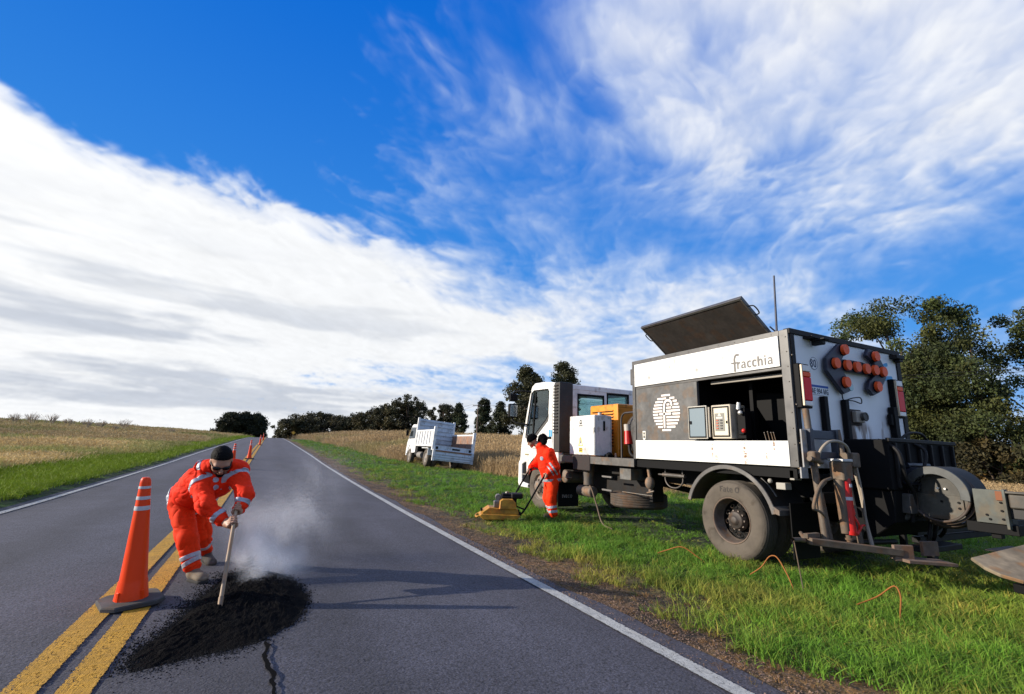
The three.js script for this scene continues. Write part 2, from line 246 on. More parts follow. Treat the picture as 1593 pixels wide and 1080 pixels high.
{
  const xs = range(-3.98, 2.70, 0.167), zs = [...range(-12, 40, 0.25).map((s) => -s), ...range(40.8, 120, 1.4).map((s) => -s), ...geo(123, 700, 1.05).map((s) => -s)].sort((a, b) => b - a);
  const n = xs.length, g = sheet(xs, zs, (x, z) => rY(-z) + 0.0 + 0.012 * (n2(x * 0.9, z * 0.35) - 0.5), (i, z) => i === 0 ? (fbm(z * 1.3, 3, 3) - 0.5) * 0.16 : i === n - 1 ? (fbm(z * 1.7, 9, 4) - 0.5) * 0.22 : 0);
  const p = g.attributes.position, C = new Float32Array(p.count * 3);
  for (let i = 0; i < p.count; i++) {
    const x = p.getX(i), z = p.getZ(i), track = Math.exp(-(((x - 0.15) / 0.42) ** 2)) + Math.exp(-(((x - 1.75) / 0.42) ** 2)) + Math.exp(-(((x + 1.6) / 0.4) ** 2)) + Math.exp(-(((x + 3.0) / 0.4) ** 2));
    const strip = fbm(x * 2.2, z * 0.12, 4), patch = fbm(x * 0.8 + 40, z * 0.5, 4);
    const edge = ss(2.25, 2.62, x) + ss(-3.6, -3.95, x);
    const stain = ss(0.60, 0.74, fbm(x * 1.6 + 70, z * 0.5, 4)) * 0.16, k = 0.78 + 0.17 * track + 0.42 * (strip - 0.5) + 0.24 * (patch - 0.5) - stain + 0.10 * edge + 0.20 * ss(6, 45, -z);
    C[i * 3] = k * (0.98 + 0.06 * edge); C[i * 3 + 1] = k * 0.985; C[i * 3 + 2] = k * 1.03;
  }
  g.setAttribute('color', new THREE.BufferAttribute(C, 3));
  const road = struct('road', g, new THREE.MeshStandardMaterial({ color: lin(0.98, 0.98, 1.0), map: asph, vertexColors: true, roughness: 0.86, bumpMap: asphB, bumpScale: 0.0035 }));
  // painted lines: sheets laid just above the asphalt, chipped along their edges and worn through in places
  const wear = (seed, col, thr) => { const t = texture(512, 2048, (u, v, x, y) => {
    const e = Math.min(u, 1 - u), a = tn(u * 0.25 + seed, v * 15, 64, 4), b = tn(u * 0.25, v * 15 + seed, 12, 4), c = tn(u * 0.5, v * 28 + seed, 128, 2), l = tn(u * 0.1 + seed, v, 12, 3), crack = Math.abs(tn(u * 0.3, v * 10 + 0.31, 16, 3) - 0.5) < 0.012 * ss(0.5, 0.72, l);
    const on = e > 0.01 + 0.11 * a * a + 0.05 * b * b && a * 0.45 + c * 0.55 < thr + 0.26 * (1 - ss(0.48, 0.72, b * 0.5 + l * 0.5)) && !crack; const k = 0.84 + 0.26 * (b - 0.5) + 0.30 * (c - 0.5) + 0.15 * (l - 0.5);
    return [col[0] * k, col[1] * k, col[2] * k, on ? 1 : 0]; }); return t; };
  const line = (x0, x1, z0, z1, m, lift, name) => {
    const zz = zs.filter((z) => z <= z0 && z >= z1), s = sheet([x0, (x0 + x1) / 2, x1], zz, (x, z) => rY(-z) + 0.012 * (n2(x * 0.9, z * 0.35) - 0.5) + lift), P = s.attributes.position, u = s.attributes.uv;
    for (let i = 0; i < P.count; i++) u.setXY(i, (P.getX(i) - x0) / (x1 - x0), -P.getZ(i) / 9.7);
    const q = struct(name, s, m); q.castShadow = false; return q;
  };
  const yl = new THREE.MeshStandardMaterial({ map: wear(0.1, [0.80, 0.59, 0.10], 0.60), alphaTest: 0.5, roughness: 0.8, bumpMap: asphB, bumpScale: 0.004 });
  const wl = new THREE.MeshStandardMaterial({ map: wear(0.6, [0.76, 0.76, 0.74], 0.60), alphaTest: 0.5, roughness: 0.8, bumpMap: asphB, bumpScale: 0.004 });
  line(-1.045, -0.872, 12, -400, yl, 0.010, 'yellow_line'); line(-0.805, -0.637, 12, -400, yl, 0.010, 'yellow_line');
  line(2.42, 2.545, 12, -400, wl, 0.010, 'white_edge_line'); line(-3.68, -3.56, 12, -400, wl, 0.010, 'white_edge_line');
  // the joint left by an earlier repair: a low lip, ragged along its edge
  const L = []; let rr = rng(31);
  const lipX = (z) => 0.125 + 0.05 * (fbm(z * 3, 1, 4) - 0.5) + 0.03 * (n2(z * 16, 4) - 0.5) + 0.055 * ss(-3.4, -3.0, z);
  for (let z = -3.74; z < -1.2; z += 0.03) L.push([lipX(z), -z]);
  const R = L.map(([x, y]) => [x + 0.008 + 0.018 * n2(y * 21, 9) + 0.010 * n2(y * 60, 2), y]).reverse();
  const crackG = new THREE.ShapeGeometry(shapeOf([...L, ...R])).rotateX(-Math.PI / 2).translate(0, 0.0125, 0);
  { const P = [], q = (z) => -0.60 - 0.03 * n2(z * 6, 3); for (let z = -3.74; z < -0.9; z += 0.06) P.push([lipX(z) + 0.004, -z]); for (let z = -0.9; z > -3.5; z -= 0.06) P.push([q(z), -z]); const g = new THREE.ShapeGeometry(shapeOf(P)).rotateX(-Math.PI / 2).translate(0, 0.0078, 0); const p = g.attributes.position; for (let i = 0; i < p.count; i++) { p.setY(i, 0.0065 + rY(-p.getZ(i)) + 0.012 * (n2(p.getX(i) * 0.9, p.getZ(i) * 0.35) - 0.5)); g.attributes.uv.setXY(i, p.getX(i) * 1.3, -p.getZ(i) * 1.3); }
    struct('road_repair', g, new THREE.MeshStandardMaterial({ color: lin(0.66, 0.655, 0.66), map: asph, roughness: 0.85, bumpMap: asphB, bumpScale: 0.003 })); }
  struct('road_crack', crackG, matte(0.004, 0.004, 0.0042, 1, 0.1));
}
// gravel and crumbs: counted by nobody
{
  const pebble = mergeVertices(new THREE.IcosahedronGeometry(1, 0).deleteAttribute('uv').deleteAttribute('normal'));
  { const p = pebble.attributes.position, r = rng(3); for (let i = 0; i < p.count; i++) p.setXYZ(i, p.getX(i) * (0.7 + 0.5 * r()), p.getY(i) * (0.45 + 0.3 * r()), p.getZ(i) * (0.7 + 0.5 * r())); }
  const pg = pebble.toNonIndexed(); pg.computeVertexNormals();
  const scatter = (name, label, cat, n, pos, size, col, mat) => {
    const m = new THREE.InstancedMesh(pg, mat, n), r = rng(n + 17), o = new THREE.Object3D(), c = new THREE.Color(); let k = 0;
    for (let i = 0; i < n * 14 && k < n; i++) { const p = pos(r); if (!p) continue; o.position.set(...p); o.rotation.set(r() * 6, r() * 6, r() * 6); const q = size(r, p); o.scale.set(q, q, q); o.updateMatrix(); m.setMatrixAt(k, o.matrix); const t = col(r); m.setColorAt(k, c.setRGB(...t)); k++; }
    m.count = k; m.name = name; m.userData = { label, category: cat, kind: 'stuff' }; m.castShadow = m.receiveShadow = true; scene.add(m);
  };
  const pm = new THREE.MeshStandardMaterial({ roughness: 0.95 });
  scatter('gravel', 'loose brown gravel strip between white edge line and grass', 'gravel', 42000, (r) => { const s = 1.2 * Math.pow(28, r()), x = 2.56 + 1.35 * Math.pow(r(), 1.15); if (r() > ss(4.1, 3.2, x + (fbm(x * 2, s * 2, 3) - 0.5))) return null; return [x, gY(x, -s) - 0.002, -s]; }, (r, p) => (0.0025 + 0.007 * r() ** 3) * (1 - p[2] * 0.04), (r) => { const k = 0.07 + 0.13 * r(); return [k * 1.25, k * 0.80, k * 0.55]; }, pm);
  const heapOut = (x, z) => ((x + 0.06) / 0.62) ** 2 + ((z + 4.72) / 1.15) ** 2;
  scatter('asphalt_crumbs', 'black crumbs of hot asphalt scattered round the patch', 'asphalt crumbs', 16000, (r) => { const x = -0.85 + 1.6 * r(), z = -6.0 + 2.9 * r(); let d = 9; for (let i = 0; i < HEAP_RING.length; i++) { const A = HEAP_RING[i], B = HEAP_RING[(i + 1) % HEAP_RING.length], ux = B[0] - A[0], uz = B[1] - A[1], t = clamp(((x - A[0]) * ux + (z - A[1]) * uz) / (ux * ux + uz * uz)); d = Math.min(d, Math.hypot(x - A[0] - ux * t, z - A[1] - uz * t)); } const reach = mix(0.050, 0.022, ss(-0.15, 0.25, x)); if (r() > Math.exp(-d / reach) * (0.5 + fbm(x * 6, z * 6, 3))) return null; return [x, 0.006, z]; }, (r) => 0.0016 + 0.005 * r() ** 2.5, (r) => { const k = 0.006 + 0.016 * r(); return [k, k * 0.96, k * 0.94]; }, matte(1, 1, 1, 0.9, 0.15));
}
// ---------------------------------------------------------------- heap of hot asphalt that is being raked into the hole
{
  const P = thing('asphalt_patch', 'black heap of fresh hot asphalt steaming on the road beside the raking worker', 'asphalt patch', [-0.06, 0, -4.75]);
  // outline read round its edge: angle against reach, in the plane of the road
  const C = [-0.02, -4.72];
  
  const curve = new THREE.CatmullRomCurve3(HEAP_RING.map(([x, z]) => V(x, 0, z)), true), NA = 150, NR = 46;
  const pos = [], uv = [], I = []; pos.push(C[0], 0.085, C[1]); uv.push(C[0], C[1]);
  for (let j = 1; j <= NR; j++) for (let i = 0; i < NA; i++) {
    const e = curve.getPoint(i / NA), t = j / NR, rag = 1 + ((fbm(i * 0.35, 5, 3) - 0.5) * 0.14 + (n2(i * 1.3, 8) - 0.5) * 0.05) * t; const x = C[0] + (e.x - C[0]) * t * rag, z = C[1] + (e.z - C[1]) * t * rag;
    const hump = Math.exp(-(((x - 0.12) / 0.26) ** 2) - (((z + 5.1) / 0.5) ** 2)) * 0.050 + Math.exp(-(((x + 0.05) / 0.3) ** 2) - (((z + 4.45) / 0.4) ** 2)) * 0.03;
    const y = 0.004 + (hump + 0.028) * (1 - t ** 5) + ((fbm(x * 9, z * 9, 4) - 0.5) * 0.04 + (fbm(x * 34, z * 34, 3) - 0.5) * 0.024 + (n2(x * 110, z * 110) - 0.5) * 0.012) * (1 - t ** 8);
    pos.push(x, Math.max(y, t > 0.99 ? -0.006 : 0.006), z); uv.push(x, z);
  }
  for (let i = 0; i < NA; i++) I.push(0, 1 + (i + 1) % NA, 1 + i);
  for (let j = 0; j < NR - 1; j++) for (let i = 0; i < NA; i++) { const a = 1 + j * NA + i, b = 1 + j * NA + (i + 1) % NA; I.push(a, b, a + NA, b, b + NA, a + NA); }
  const g = new THREE.BufferGeometry(); g.setAttribute('position', new THREE.Float32BufferAttribute(pos, 3)); g.setAttribute('uv', new THREE.Float32BufferAttribute(uv, 2)); g.setIndex(I); g.computeVertexNormals();
  if (g.attributes.normal.getY(40) < 0) { for (let i = 0; i < I.length; i += 3) [I[i], I[i + 1]] = [I[i + 1], I[i]]; g.setIndex(I); g.computeVertexNormals(); }
  const t = bumps.clone(); t.repeat.set(7, 7); t.needsUpdate = true;
  part(P, 'heap', g, matte(0.0036, 0.0033, 0.0034, 0.85, 0.08, { bumpMap: t, bumpScale: 0.012 }));
}
// ---------------------------------------------------------------- steam: droplets hanging over the heap and drifting off behind it
{
  const g = new THREE.OctahedronGeometry(1, 0), N = 360000, m = new THREE.InstancedMesh(g, new THREE.MeshStandardMaterial({ color: 0xffffff, roughness: 1, transparent: true, opacity: 0.12 }), N), r = rng(77), o = new THREE.Object3D();
  const gs = () => (r() + r() + r() + r() - 2) * 0.86;
  let k = 0;
  // plumes: foot, drift (x, y, z), width, share
  const plume = [[[0.02, 0.06, -5.0], [0.10, 0.5, -0.9], 0.20, 0.26], [[0.22, 0.05, -5.3], [0.32, 0.8, -1.8], 0.28, 0.34], [[-0.08, 0.05, -5.45], [-0.02, 0.45, -1.2], 0.20, 0.18], [[0.3, 0.04, -5.0], [0.6, 1.0, -3.2], 0.38, 0.22]];
  for (let tries = 0; tries < N * 6 && k < N; tries++) {
    let q = r(), i = 0; while (i < 3 && q > plume[i][3]) { q -= plume[i][3]; i++; } const [f, d, w] = plume[i], t = r() ** 0.85, sw = w * (0.45 + 1.25 * t);
    const x = f[0] + d[0] * t + gs() * sw, y = f[1] + d[1] * t + gs() * sw * 0.75, z = f[2] + d[2] * t + gs() * sw * 1.3; if (y < 0.02) continue;
    const c = fbm(x * 3.1 + y * 1.3, z * 2.2 - y * 2.4 + 7, 4), e = fbm(x * 7 - y * 3, y * 8 + z * 3, 3); if (r() > ss(0.22, 0.76, c * 0.9 + e * 0.1) * (1.0 - 0.6 * t * t)) continue;
    o.position.set(x, y, z); o.rotation.set(r() * 6, r() * 6, 0); const s = 0.0012 + 0.0008 * r(); o.scale.set(s, s, s); o.updateMatrix(); m.setMatrixAt(k++, o.matrix);
  }
  m.count = k; m.name = 'steam'; m.userData = { label: 'pale steam drifting up from the hot asphalt heap', category: 'steam', kind: 'stuff' }; m.castShadow = false; scene.add(m);
}
// ---------------------------------------------------------------- grass
function tuft(seed, n, h, w, spread, lean) {
  const r = rng(seed), P = [], N = [], I = [];
  for (let b = 0; b < n; b++) {
    const a = r() * 6.283, q = spread * Math.sqrt(r()), x = Math.cos(a) * q, z = Math.sin(a) * q, hh = h * (0.5 + 0.6 * r()), ww = w * (0.7 + 0.6 * r()), d = r() * 6.283, bend = hh * (0.25 + 0.65 * r()) * lean, f = r() * 6.283;
    const k0 = P.length / 3, S = 3, cx = Math.cos(f), cz = Math.sin(f);
    for (let j = 0; j <= S; j++) { const t = j / S, bx0 = x + (Math.cos(d) * 0.85 + 0.45) * bend * t * t, bz0 = z + Math.sin(d) * bend * t * t, by = hh * (t - 0.28 * lean * t * t) - 0.012; const hw = ww * 0.5 * (1 - t * t * 0.92); for (const sgn of j === S ? [0] : [-1, 1]) { P.push(bx0 + sgn * hw * cx, by, bz0 + sgn * hw * cz); N.push(-cz * 0.5 + 0.15, 0.8, cx * 0.5); } }
    for (let j = 0; j < S - 1; j++) { const a0 = k0 + j * 2; I.push(a0, a0 + 1, a0 + 2, a0 + 1, a0 + 3, a0 + 2); } const a1 = k0 + (S - 1) * 2; I.push(a1, a1 + 1, a1 + 2);
  }
  const g = new THREE.BufferGeometry(); g.setAttribute('position', new THREE.Float32BufferAttribute(P, 3)); g.setIndex(I); g.computeVertexNormals(); return g;
}
function seedHead(seed, n, h, spread) { // tall straw with feathery heads
  const r = rng(seed), P = [], I = [];
  const quad = (x, y, z, X, Y, Z, w, f) => { const k = P.length / 3, cx = Math.cos(f) * w / 2, cz = Math.sin(f) * w / 2; P.push(x - cx, y, z - cz, x + cx, y, z + cz, X, Y, Z); I.push(k, k + 1, k + 2); };
  for (let b = 0; b < n; b++) { const a = r() * 6.283, q = spread * Math.sqrt(r()), x = Math.cos(a) * q, z = Math.sin(a) * q, hh = h * (0.55 + 0.5 * r()), d = r() * 6.283, l = hh * (0.12 + 0.3 * r()), f = r() * 6.283, tx = x + Math.cos(d) * l + 0.1 * hh, tz = z + Math.sin(d) * l; quad(x, -0.02, z, tx, hh, tz, 0.012, f); quad(x, -0.02, z, x + Math.cos(d + 2) * hh * 0.3, hh * 0.55, z + Math.sin(d + 2) * hh * 0.3, 0.016, f + 1); if (b % 2) for (let j = 0; j < 3; j++) { const t = 0.72 + 0.1 * j; quad(mix(x, tx, t), hh * t, mix(z, tz, t), tx + (r() - 0.5) * 0.05, hh * (t + 0.14), tz + (r() - 0.5) * 0.05, 0.02, r() * 6); } }
  const g = new THREE.BufferGeometry(); g.setAttribute('position', new THREE.Float32BufferAttribute(P, 3)); g.setIndex(I); g.computeVertexNormals(); return g;
}
{
  const mk = (name, label, geos, n, seed, accept, colour, size, dmin, dmax, az0 = -34, az1 = 88) => {
    const r = rng(seed), o = new THREE.Object3D(), c = new THREE.Color(), mat = new THREE.MeshPhysicalMaterial({ roughness: 0.75, specularIntensity: 0.35, transmission: 0.32, thickness: 0, side: THREE.DoubleSide });
    const ms = geos.map((g) => new THREE.InstancedMesh(g, mat, Math.ceil(n / geos.length))), ct = geos.map(() => 0);
    for (let i = 0; i < n; i++) {
      const a = mix(az0, az1, r()) * Math.PI / 180, d = dmin * Math.pow(dmax / dmin, r()), x = Math.sin(a) * d, z = -Math.cos(a) * d, q = accept(x, z, d, r); if (!q) continue;
      const k = i % geos.length; if (ct[k] >= ms[k].instanceMatrix.count) continue;
      const s = size(x, z, d, r) * (0.75 + 0.5 * r()); o.position.set(x, gY(x, z), z); o.rotation.set((r() - 0.5) * 0.2, r() * 6.283, (r() - 0.5) * 0.2); o.scale.set(s * (1 + d * 0.02), s * q, s * (1 + d * 0.02)); o.updateMatrix(); ms[k].setMatrixAt(ct[k], o.matrix); const t = colour(x, z, d, r); ms[k].setColorAt(ct[k]++, c.setRGB(Math.max(0, t[0]), Math.max(0, t[1]), Math.max(0, t[2])));
    }
    ms.forEach((m, k) => { m.count = ct[k]; m.name = numbered(name); m.userData = { label: label[k] ?? label[0], category: 'grass', kind: 'stuff' }; m.castShadow = m.receiveShadow = true; if (ct[k]) scene.add(m); });
  };
  const green = (x, z, d, r) => { const w = fieldDry(x, z), pk = fbm(x * 1.7 + 9, z * 1.7, 3), k = (0.62 + 0.7 * r()) * (0.7 + 0.6 * pk), n = fbm(x * 0.9, z * 0.9, 3) - 0.5, q = r(), y = clamp(w * 1.1 + n * 1.5 + (q - 0.6) * 0.5 + (q > 0.9 ? 0.5 : 0) + 0.20 * ss(4.4, 7, x) * ss(9, 3, -z), 0, 1); return [mix(0.125, 0.35, y) * k, mix(0.265, 0.30, y) * k, mix(0.022, 0.055, y) * k]; };
  const onRight = (x, z) => x > 2.9 && !(x > 3.5 && x < 4.45 && z < -8.1 && z > -8.8);
  mk('grass', ['short green grass on the right verge between gravel and truck', 'low matted green grass on the right verge between gravel and truck', 'long thin green grass blades on the right verge between gravel and truck'], [tuft(1, 13, 0.155, 0.0062, 0.055, 1), tuft(11, 17, 0.10, 0.0075, 0.07, 1.5), tuft(12, 9, 0.19, 0.0052, 0.05, 1.25)], 110000, 21, (x, z, d, r) => { if (!onRight(x, z)) return 0; const e = ss(3.05, 3.95, x + (fbm(x * 1.6, z * 1.6, 3) - 0.5) * 1.6); if (r() > e) return 0; const u = x > 5.6 && x < 7.9 && z < -3.7 && z > -10.4; if (u && r() > 0.35) return 0; return r() < 1 - fieldDry(x, z) * 0.85 ? (u ? 0.6 : 0.45 + 1.1 * fbm(x * 1.3, z * 1.3, 3)) : 0; }, green, (x, z, d) => 0.86 * (1 + d * 0.016), 1.9, 95);
  mk('grass', ['bright green grass growing along the left road edge'], [tuft(2, 12, 0.17, 0.008, 0.07, 1)], 50000, 22, (x, z, d, r) => { if (x > -3.95 - 0.18 * fbm(z, 3, 3)) return 0; if (x < -14) return 0; return r() < 1 - fieldDry(x, z) * 0.9 ? 1 : 0; }, (x, z, d, r) => { const k = 0.8 + 0.6 * r(), y = clamp(fieldDry(x, z) + (r() - 0.6) * 0.5); return [mix(0.175, 0.36, y) * k, mix(0.25, 0.31, y) * k, mix(0.012, 0.06, y) * k]; }, (x, z, d) => 1.05 * (1 + d * 0.012), 4.2, 140, -34, 3);
  const straw = (x, z, d, r) => { const n = fbm(x * 0.12, z * 0.12, 4) - 0.5, k = 0.85 + 0.5 * r() + n * 0.7, g = ss(0.08, 0.2, fbm(x * 0.1 + 90, z * 0.1, 3) - 0.5) * 0.5; return [mix(0.40, 0.20, g) * k, mix(0.285, 0.20, g) * k, mix(0.145, 0.06, g) * k]; };
  mk('dry_grass', ['tall straw-coloured grass covering the field right of the road'], [seedHead(3, 16, 0.62, 0.22)], 80000, 23, (x, z, d, r) => x > 6 && r() < fieldDry(x, z) && !(x > 5.4 && x < 8.2 && z > -11) && !(x < 9.9 && z < -14 && z > -30.5) ? mix(0.42, 1, ss(10, 24, -z)) * (0.7 + 0.6 * fbm(x * 0.3, z * 0.3, 2)) : 0, straw, (x, z, d) => 1 + d * 0.006, 9, 190, 0, 88);
  mk('dry_grass', ['straw-coloured grass covering the rising field left of the road'], [seedHead(4, 16, 0.27, 0.26)], 70000, 24, (x, z, d, r) => x < -4.6 && r() < fieldDry(x, z) ? 0.35 + 1.2 * fbm(x * 0.22, z * 0.22, 3) : 0, (x, z, d, r) => { const s = straw(x, z, d, r), n = fbm(x * 0.16 + 20, z * 0.22, 4), g = ss(0.48, 0.62, n) * 0.65, dk = ss(26, 50, d) * 0.25; return [mix(s[0] * 1.4, 0.28, g) * (1 - dk), mix(s[1] * 1.48, 0.33, g) * (1 - dk), mix(s[2] * 1.35, 0.07, g) * (1 - dk * 0.7)]; }, (x, z, d) => 1 + d * 0.006, 5.5, 190, -36, 2);
  mk('gravel_weeds', ['sparse brown weeds on the gravel shoulder'], [tuft(5, 8, 0.05, 0.004, 0.035, 1.3)], 26000, 25, (x, z, d, r) => x > 2.62 && x < 4.4 && r() < 0.25 + 0.6 * ss(2.8, 3.7, x) ? 1 : 0, (x, z, d, r) => { const k = 0.6 + 0.7 * r(), y = r() < 0.2 ? 0.6 : 0; return [mix(0.27, 0.14, y) * k, mix(0.145, 0.15, y) * k, 0.05 * k]; }, (x, z, d) => 1 + d * 0.02, 1.8, 60, 12, 80);
}
// ---------------------------------------------------------------- trees
const mBark = M(0.16, 0.125, 0.095, 0.95, 0, { map: heavy, bumpMap: bumps, bumpScale: 0.03 });
const mPole = M(0.24, 0.20, 0.165, 0.95, 0, { map: heavy });
const mLeaf = new THREE.MeshPhysicalMaterial({ vertexColors: true, roughness: 0.7, specularIntensity: 0.4, transmission: 0.25, thickness: 0, side: THREE.DoubleSide });
// crown: leaf sprays around boughs; each bough is a knot of sprays, knots sit in the crown's outline with gaps between
function crown(seed, o) {
  const r = rng(seed), P = [], C = [], I = [], knots = [];
  for (let i = 0; i < o.knots * 20 && knots.length < o.knots; i++) {
    const t = Math.pow(r(), o.low ?? 1), a = r() * 6.283, prof = o.profile(t), q = prof * Math.pow(r(), 0.45);
    const lump = 0.78 + 0.5 * n3(Math.cos(a) * 1.6 + seed, t * 3.2, Math.sin(a) * 1.6);
    const k = [Math.cos(a) * q * o.rx * lump, o.y0 + t * (o.y1 - o.y0), Math.sin(a) * q * o.rx * lump, o.kr * (0.55 + 0.8 * r())];
    if (o.gap && n3(k[0] * o.gap + seed, k[1] * o.gap, k[2] * o.gap) < 0.36) continue; knots.push(k);
  }
  const per = Math.max(4, Math.round(o.leaves / knots.length));
  for (const [kx, ky, kz, kr] of knots) {
    const tone = 0.55 + 0.9 * r() * r() + 0.25 * r(), warm = r();
    for (let i = 0; i < per; i++) {
      const a = r() * 6.283, c = r() * 2 - 1, q = kr * Math.pow(r(), 0.5), s = Math.sqrt(1 - c * c); const x = kx + Math.cos(a) * s * q * 1.15, y = ky + c * q * 0.9, z = kz + Math.sin(a) * s * q * 1.15;
      const L = o.leaf * (0.6 + 0.8 * r()), f = r() * 6.283, dip = (r() - 0.5) * 1.8 - (o.droop ?? 0.3), ux = Math.cos(f) * Math.cos(dip) * L, uy = Math.sin(dip) * L, uz = Math.sin(f) * Math.cos(dip) * L, tw = r() * 3.14, vx = (-Math.sin(f) * Math.cos(tw)) * L * 0.34, vy = Math.sin(tw) * L * 0.34, vz = Math.cos(f) * Math.cos(tw) * L * 0.34;
      const k = P.length / 3; P.push(x - ux * 0.5, y - uy * 0.5, z - uz * 0.5, x + vx, y + vy, z + vz, x + ux * 0.5, y + uy * 0.5, z + uz * 0.5, x - vx, y - vy, z - vz); I.push(k, k + 1, k + 2, k, k + 2, k + 3);
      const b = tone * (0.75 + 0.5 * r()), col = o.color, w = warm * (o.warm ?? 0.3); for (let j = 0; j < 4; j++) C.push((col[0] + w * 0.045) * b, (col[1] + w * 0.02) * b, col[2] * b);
    }
  }
  const g = new THREE.BufferGeometry(); g.setAttribute('position', new THREE.Float32BufferAttribute(P, 3)); g.setAttribute('color', new THREE.Float32BufferAttribute(C, 3)); g.setIndex(I); g.computeVertexNormals(); return { g, knots };
}
function tree(name, label, az, D, o, group) {
  const a = az * Math.PI / 180, x = Math.sin(a) * D, z = -Math.cos(a) * D, base = [x, gY(x, z) - 0.15, z], T = thing(name, label, 'tree', base, group), r = rng(o.seed + 99);
  const { g, knots } = crown(o.seed, o); const top = o.y1 * 0.82, R = o.trunk ?? o.y1 * 0.028, geos = [];
  const stems = o.stems ?? 1;
  for (let s = 0; s < stems; s++) {
    const lx = (r() - 0.5) * o.rx * (stems > 1 ? 1.1 : 0.25), lz = (r() - 0.5) * o.rx * (stems > 1 ? 1.1 : 0.25), pts = [0, 0.3, 0.62, 1].map((t) => V(lx * t ** 1.3 + (r() - 0.5) * R * 1.5 * t, top * t, lz * t ** 1.3 + (r() - 0.5) * R * 1.5 * t));
    for (let i = 0; i < 3; i++) geos.push(rod(pts[i].toArray(), pts[i + 1].toArray(), R * [1, 0.78, 0.5, 0.2][i], R * [0.78, 0.5, 0.2][i], 8));
    for (const [kx, ky, kz] of knots.filter(() => r() < (o.limbs ?? 14) / knots.length / stems)) { const t = clamp((ky - o.y1 * 0.22) / top, 0.16, 0.9); const px = lx * t ** 1.3, pz = lz * t ** 1.3; geos.push(rod([px, top * t * 0.86, pz], [mix(px, kx, 0.6), mix(top * t * 0.86, ky, 0.5), mix(pz, kz, 0.6)], R * 0.36, R * 0.22, 6), rod([mix(px, kx, 0.58), mix(top * t * 0.86, ky, 0.48), mix(pz, kz, 0.58)], [kx, ky, kz], R * 0.23, R * 0.07, 6)); }
  }
  const tr = new THREE.Mesh(mg(geos), mBark); tr.name = 'trunk'; const cr = new THREE.Mesh(g, mLeaf); cr.name = 'crown'; T.add(tr, cr); shade(T); return T;
}
const round = (t) => Math.sqrt(clamp(1 - (2 * t - 1) ** 2)) * 0.98 + 0.02, egg = (t) => Math.sqrt(clamp(1 - (1.65 * t - 0.65) ** 2)), cone1 = (t) => Math.pow(1 - t, 0.72) * (0.82 + 0.18 * Math.sin(t * 40)) * ss(-0.08, 0.1, t), high = (t) => Math.pow(clamp(Math.sin(Math.PI * Math.pow(t, 1.25) * 0.96 + 0.06)), 0.6);
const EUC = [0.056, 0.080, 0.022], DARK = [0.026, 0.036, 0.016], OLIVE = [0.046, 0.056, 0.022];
// big eucalypts to the right, behind the truck
tree('eucalyptus_tree', 'broad olive eucalyptus rising directly behind the truck box roof', 66.8, 52, { seed: 41, rx: 5.2, y0: 1.2, y1: 13.9, knots: 170, kr: 0.95, leaves: 60000, leaf: 0.20, color: EUC, warm: 0.8, profile: (t) => 0.55 + 0.45 * high(t), gap: 0.22, droop: 0.5 });
tree('eucalyptus_tree', 'tallest dense eucalyptus right of the truck tail', 71.2, 48, { seed: 42, rx: 5.0, y0: 0.8, y1: 12.4, knots: 190, kr: 0.85, leaves: 76000, leaf: 0.19, color: [0.054, 0.076, 0.022], warm: 0.7, profile: (t) => t > 0.55 ? mix(1, 0.16, ((t - 0.55) / 0.45) ** 1.1) : mix(0.75, 1, t / 0.55), gap: 0.17, droop: 0.5 });
tree('eucalyptus_tree', 'eucalyptus cut off by the right edge of the photo', 76.2, 55, { seed: 43, rx: 5.0, y0: 1.2, y1: 13.0, knots: 150, kr: 0.95, leaves: 52000, leaf: 0.20, color: EUC, warm: 0.5, profile: (t) => 0.5 + 0.5 * high(t), gap: 0.2, droop: 0.5 });
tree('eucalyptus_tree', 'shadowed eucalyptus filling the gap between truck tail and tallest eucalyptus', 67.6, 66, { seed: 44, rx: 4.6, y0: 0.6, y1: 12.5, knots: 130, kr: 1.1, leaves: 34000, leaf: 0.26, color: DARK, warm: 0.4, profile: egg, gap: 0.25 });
// scrub below them
const scrub = [[64.5, 50, 2.3, 3.0, [0.12, 0.085, 0.03], 'tawny scrub bush beside the black tail of the truck'], [67.8, 47, 2.4, 2.6, [0.14, 0.09, 0.032], 'reddish brown scrub bush left of the tallest eucalyptus trunk'], [71.4, 45, 2.8, 2.9, [0.045, 0.045, 0.02], 'dark scrub bush at the foot of the tallest eucalyptus'], [74.8, 48, 2.8, 2.8, [0.10, 0.075, 0.03], 'brown scrub bush between the two rightmost eucalypts'], [78.4, 50, 3.0, 3.2, [0.07, 0.06, 0.025], 'olive scrub bush at the right edge under the cut-off eucalyptus']];
scrub.forEach(([az, D, rx, h, c, label], i) => { const t = tree('scrub_bush', label, az, D, { seed: 60 + i, rx, y0: 0.15, y1: h, knots: 60, kr: 0.6, leaves: 9000, leaf: 0.22, color: c, warm: 1, profile: egg, trunk: 0.08, stems: 3, limbs: 9 }); t.userData.category = 'bush'; });
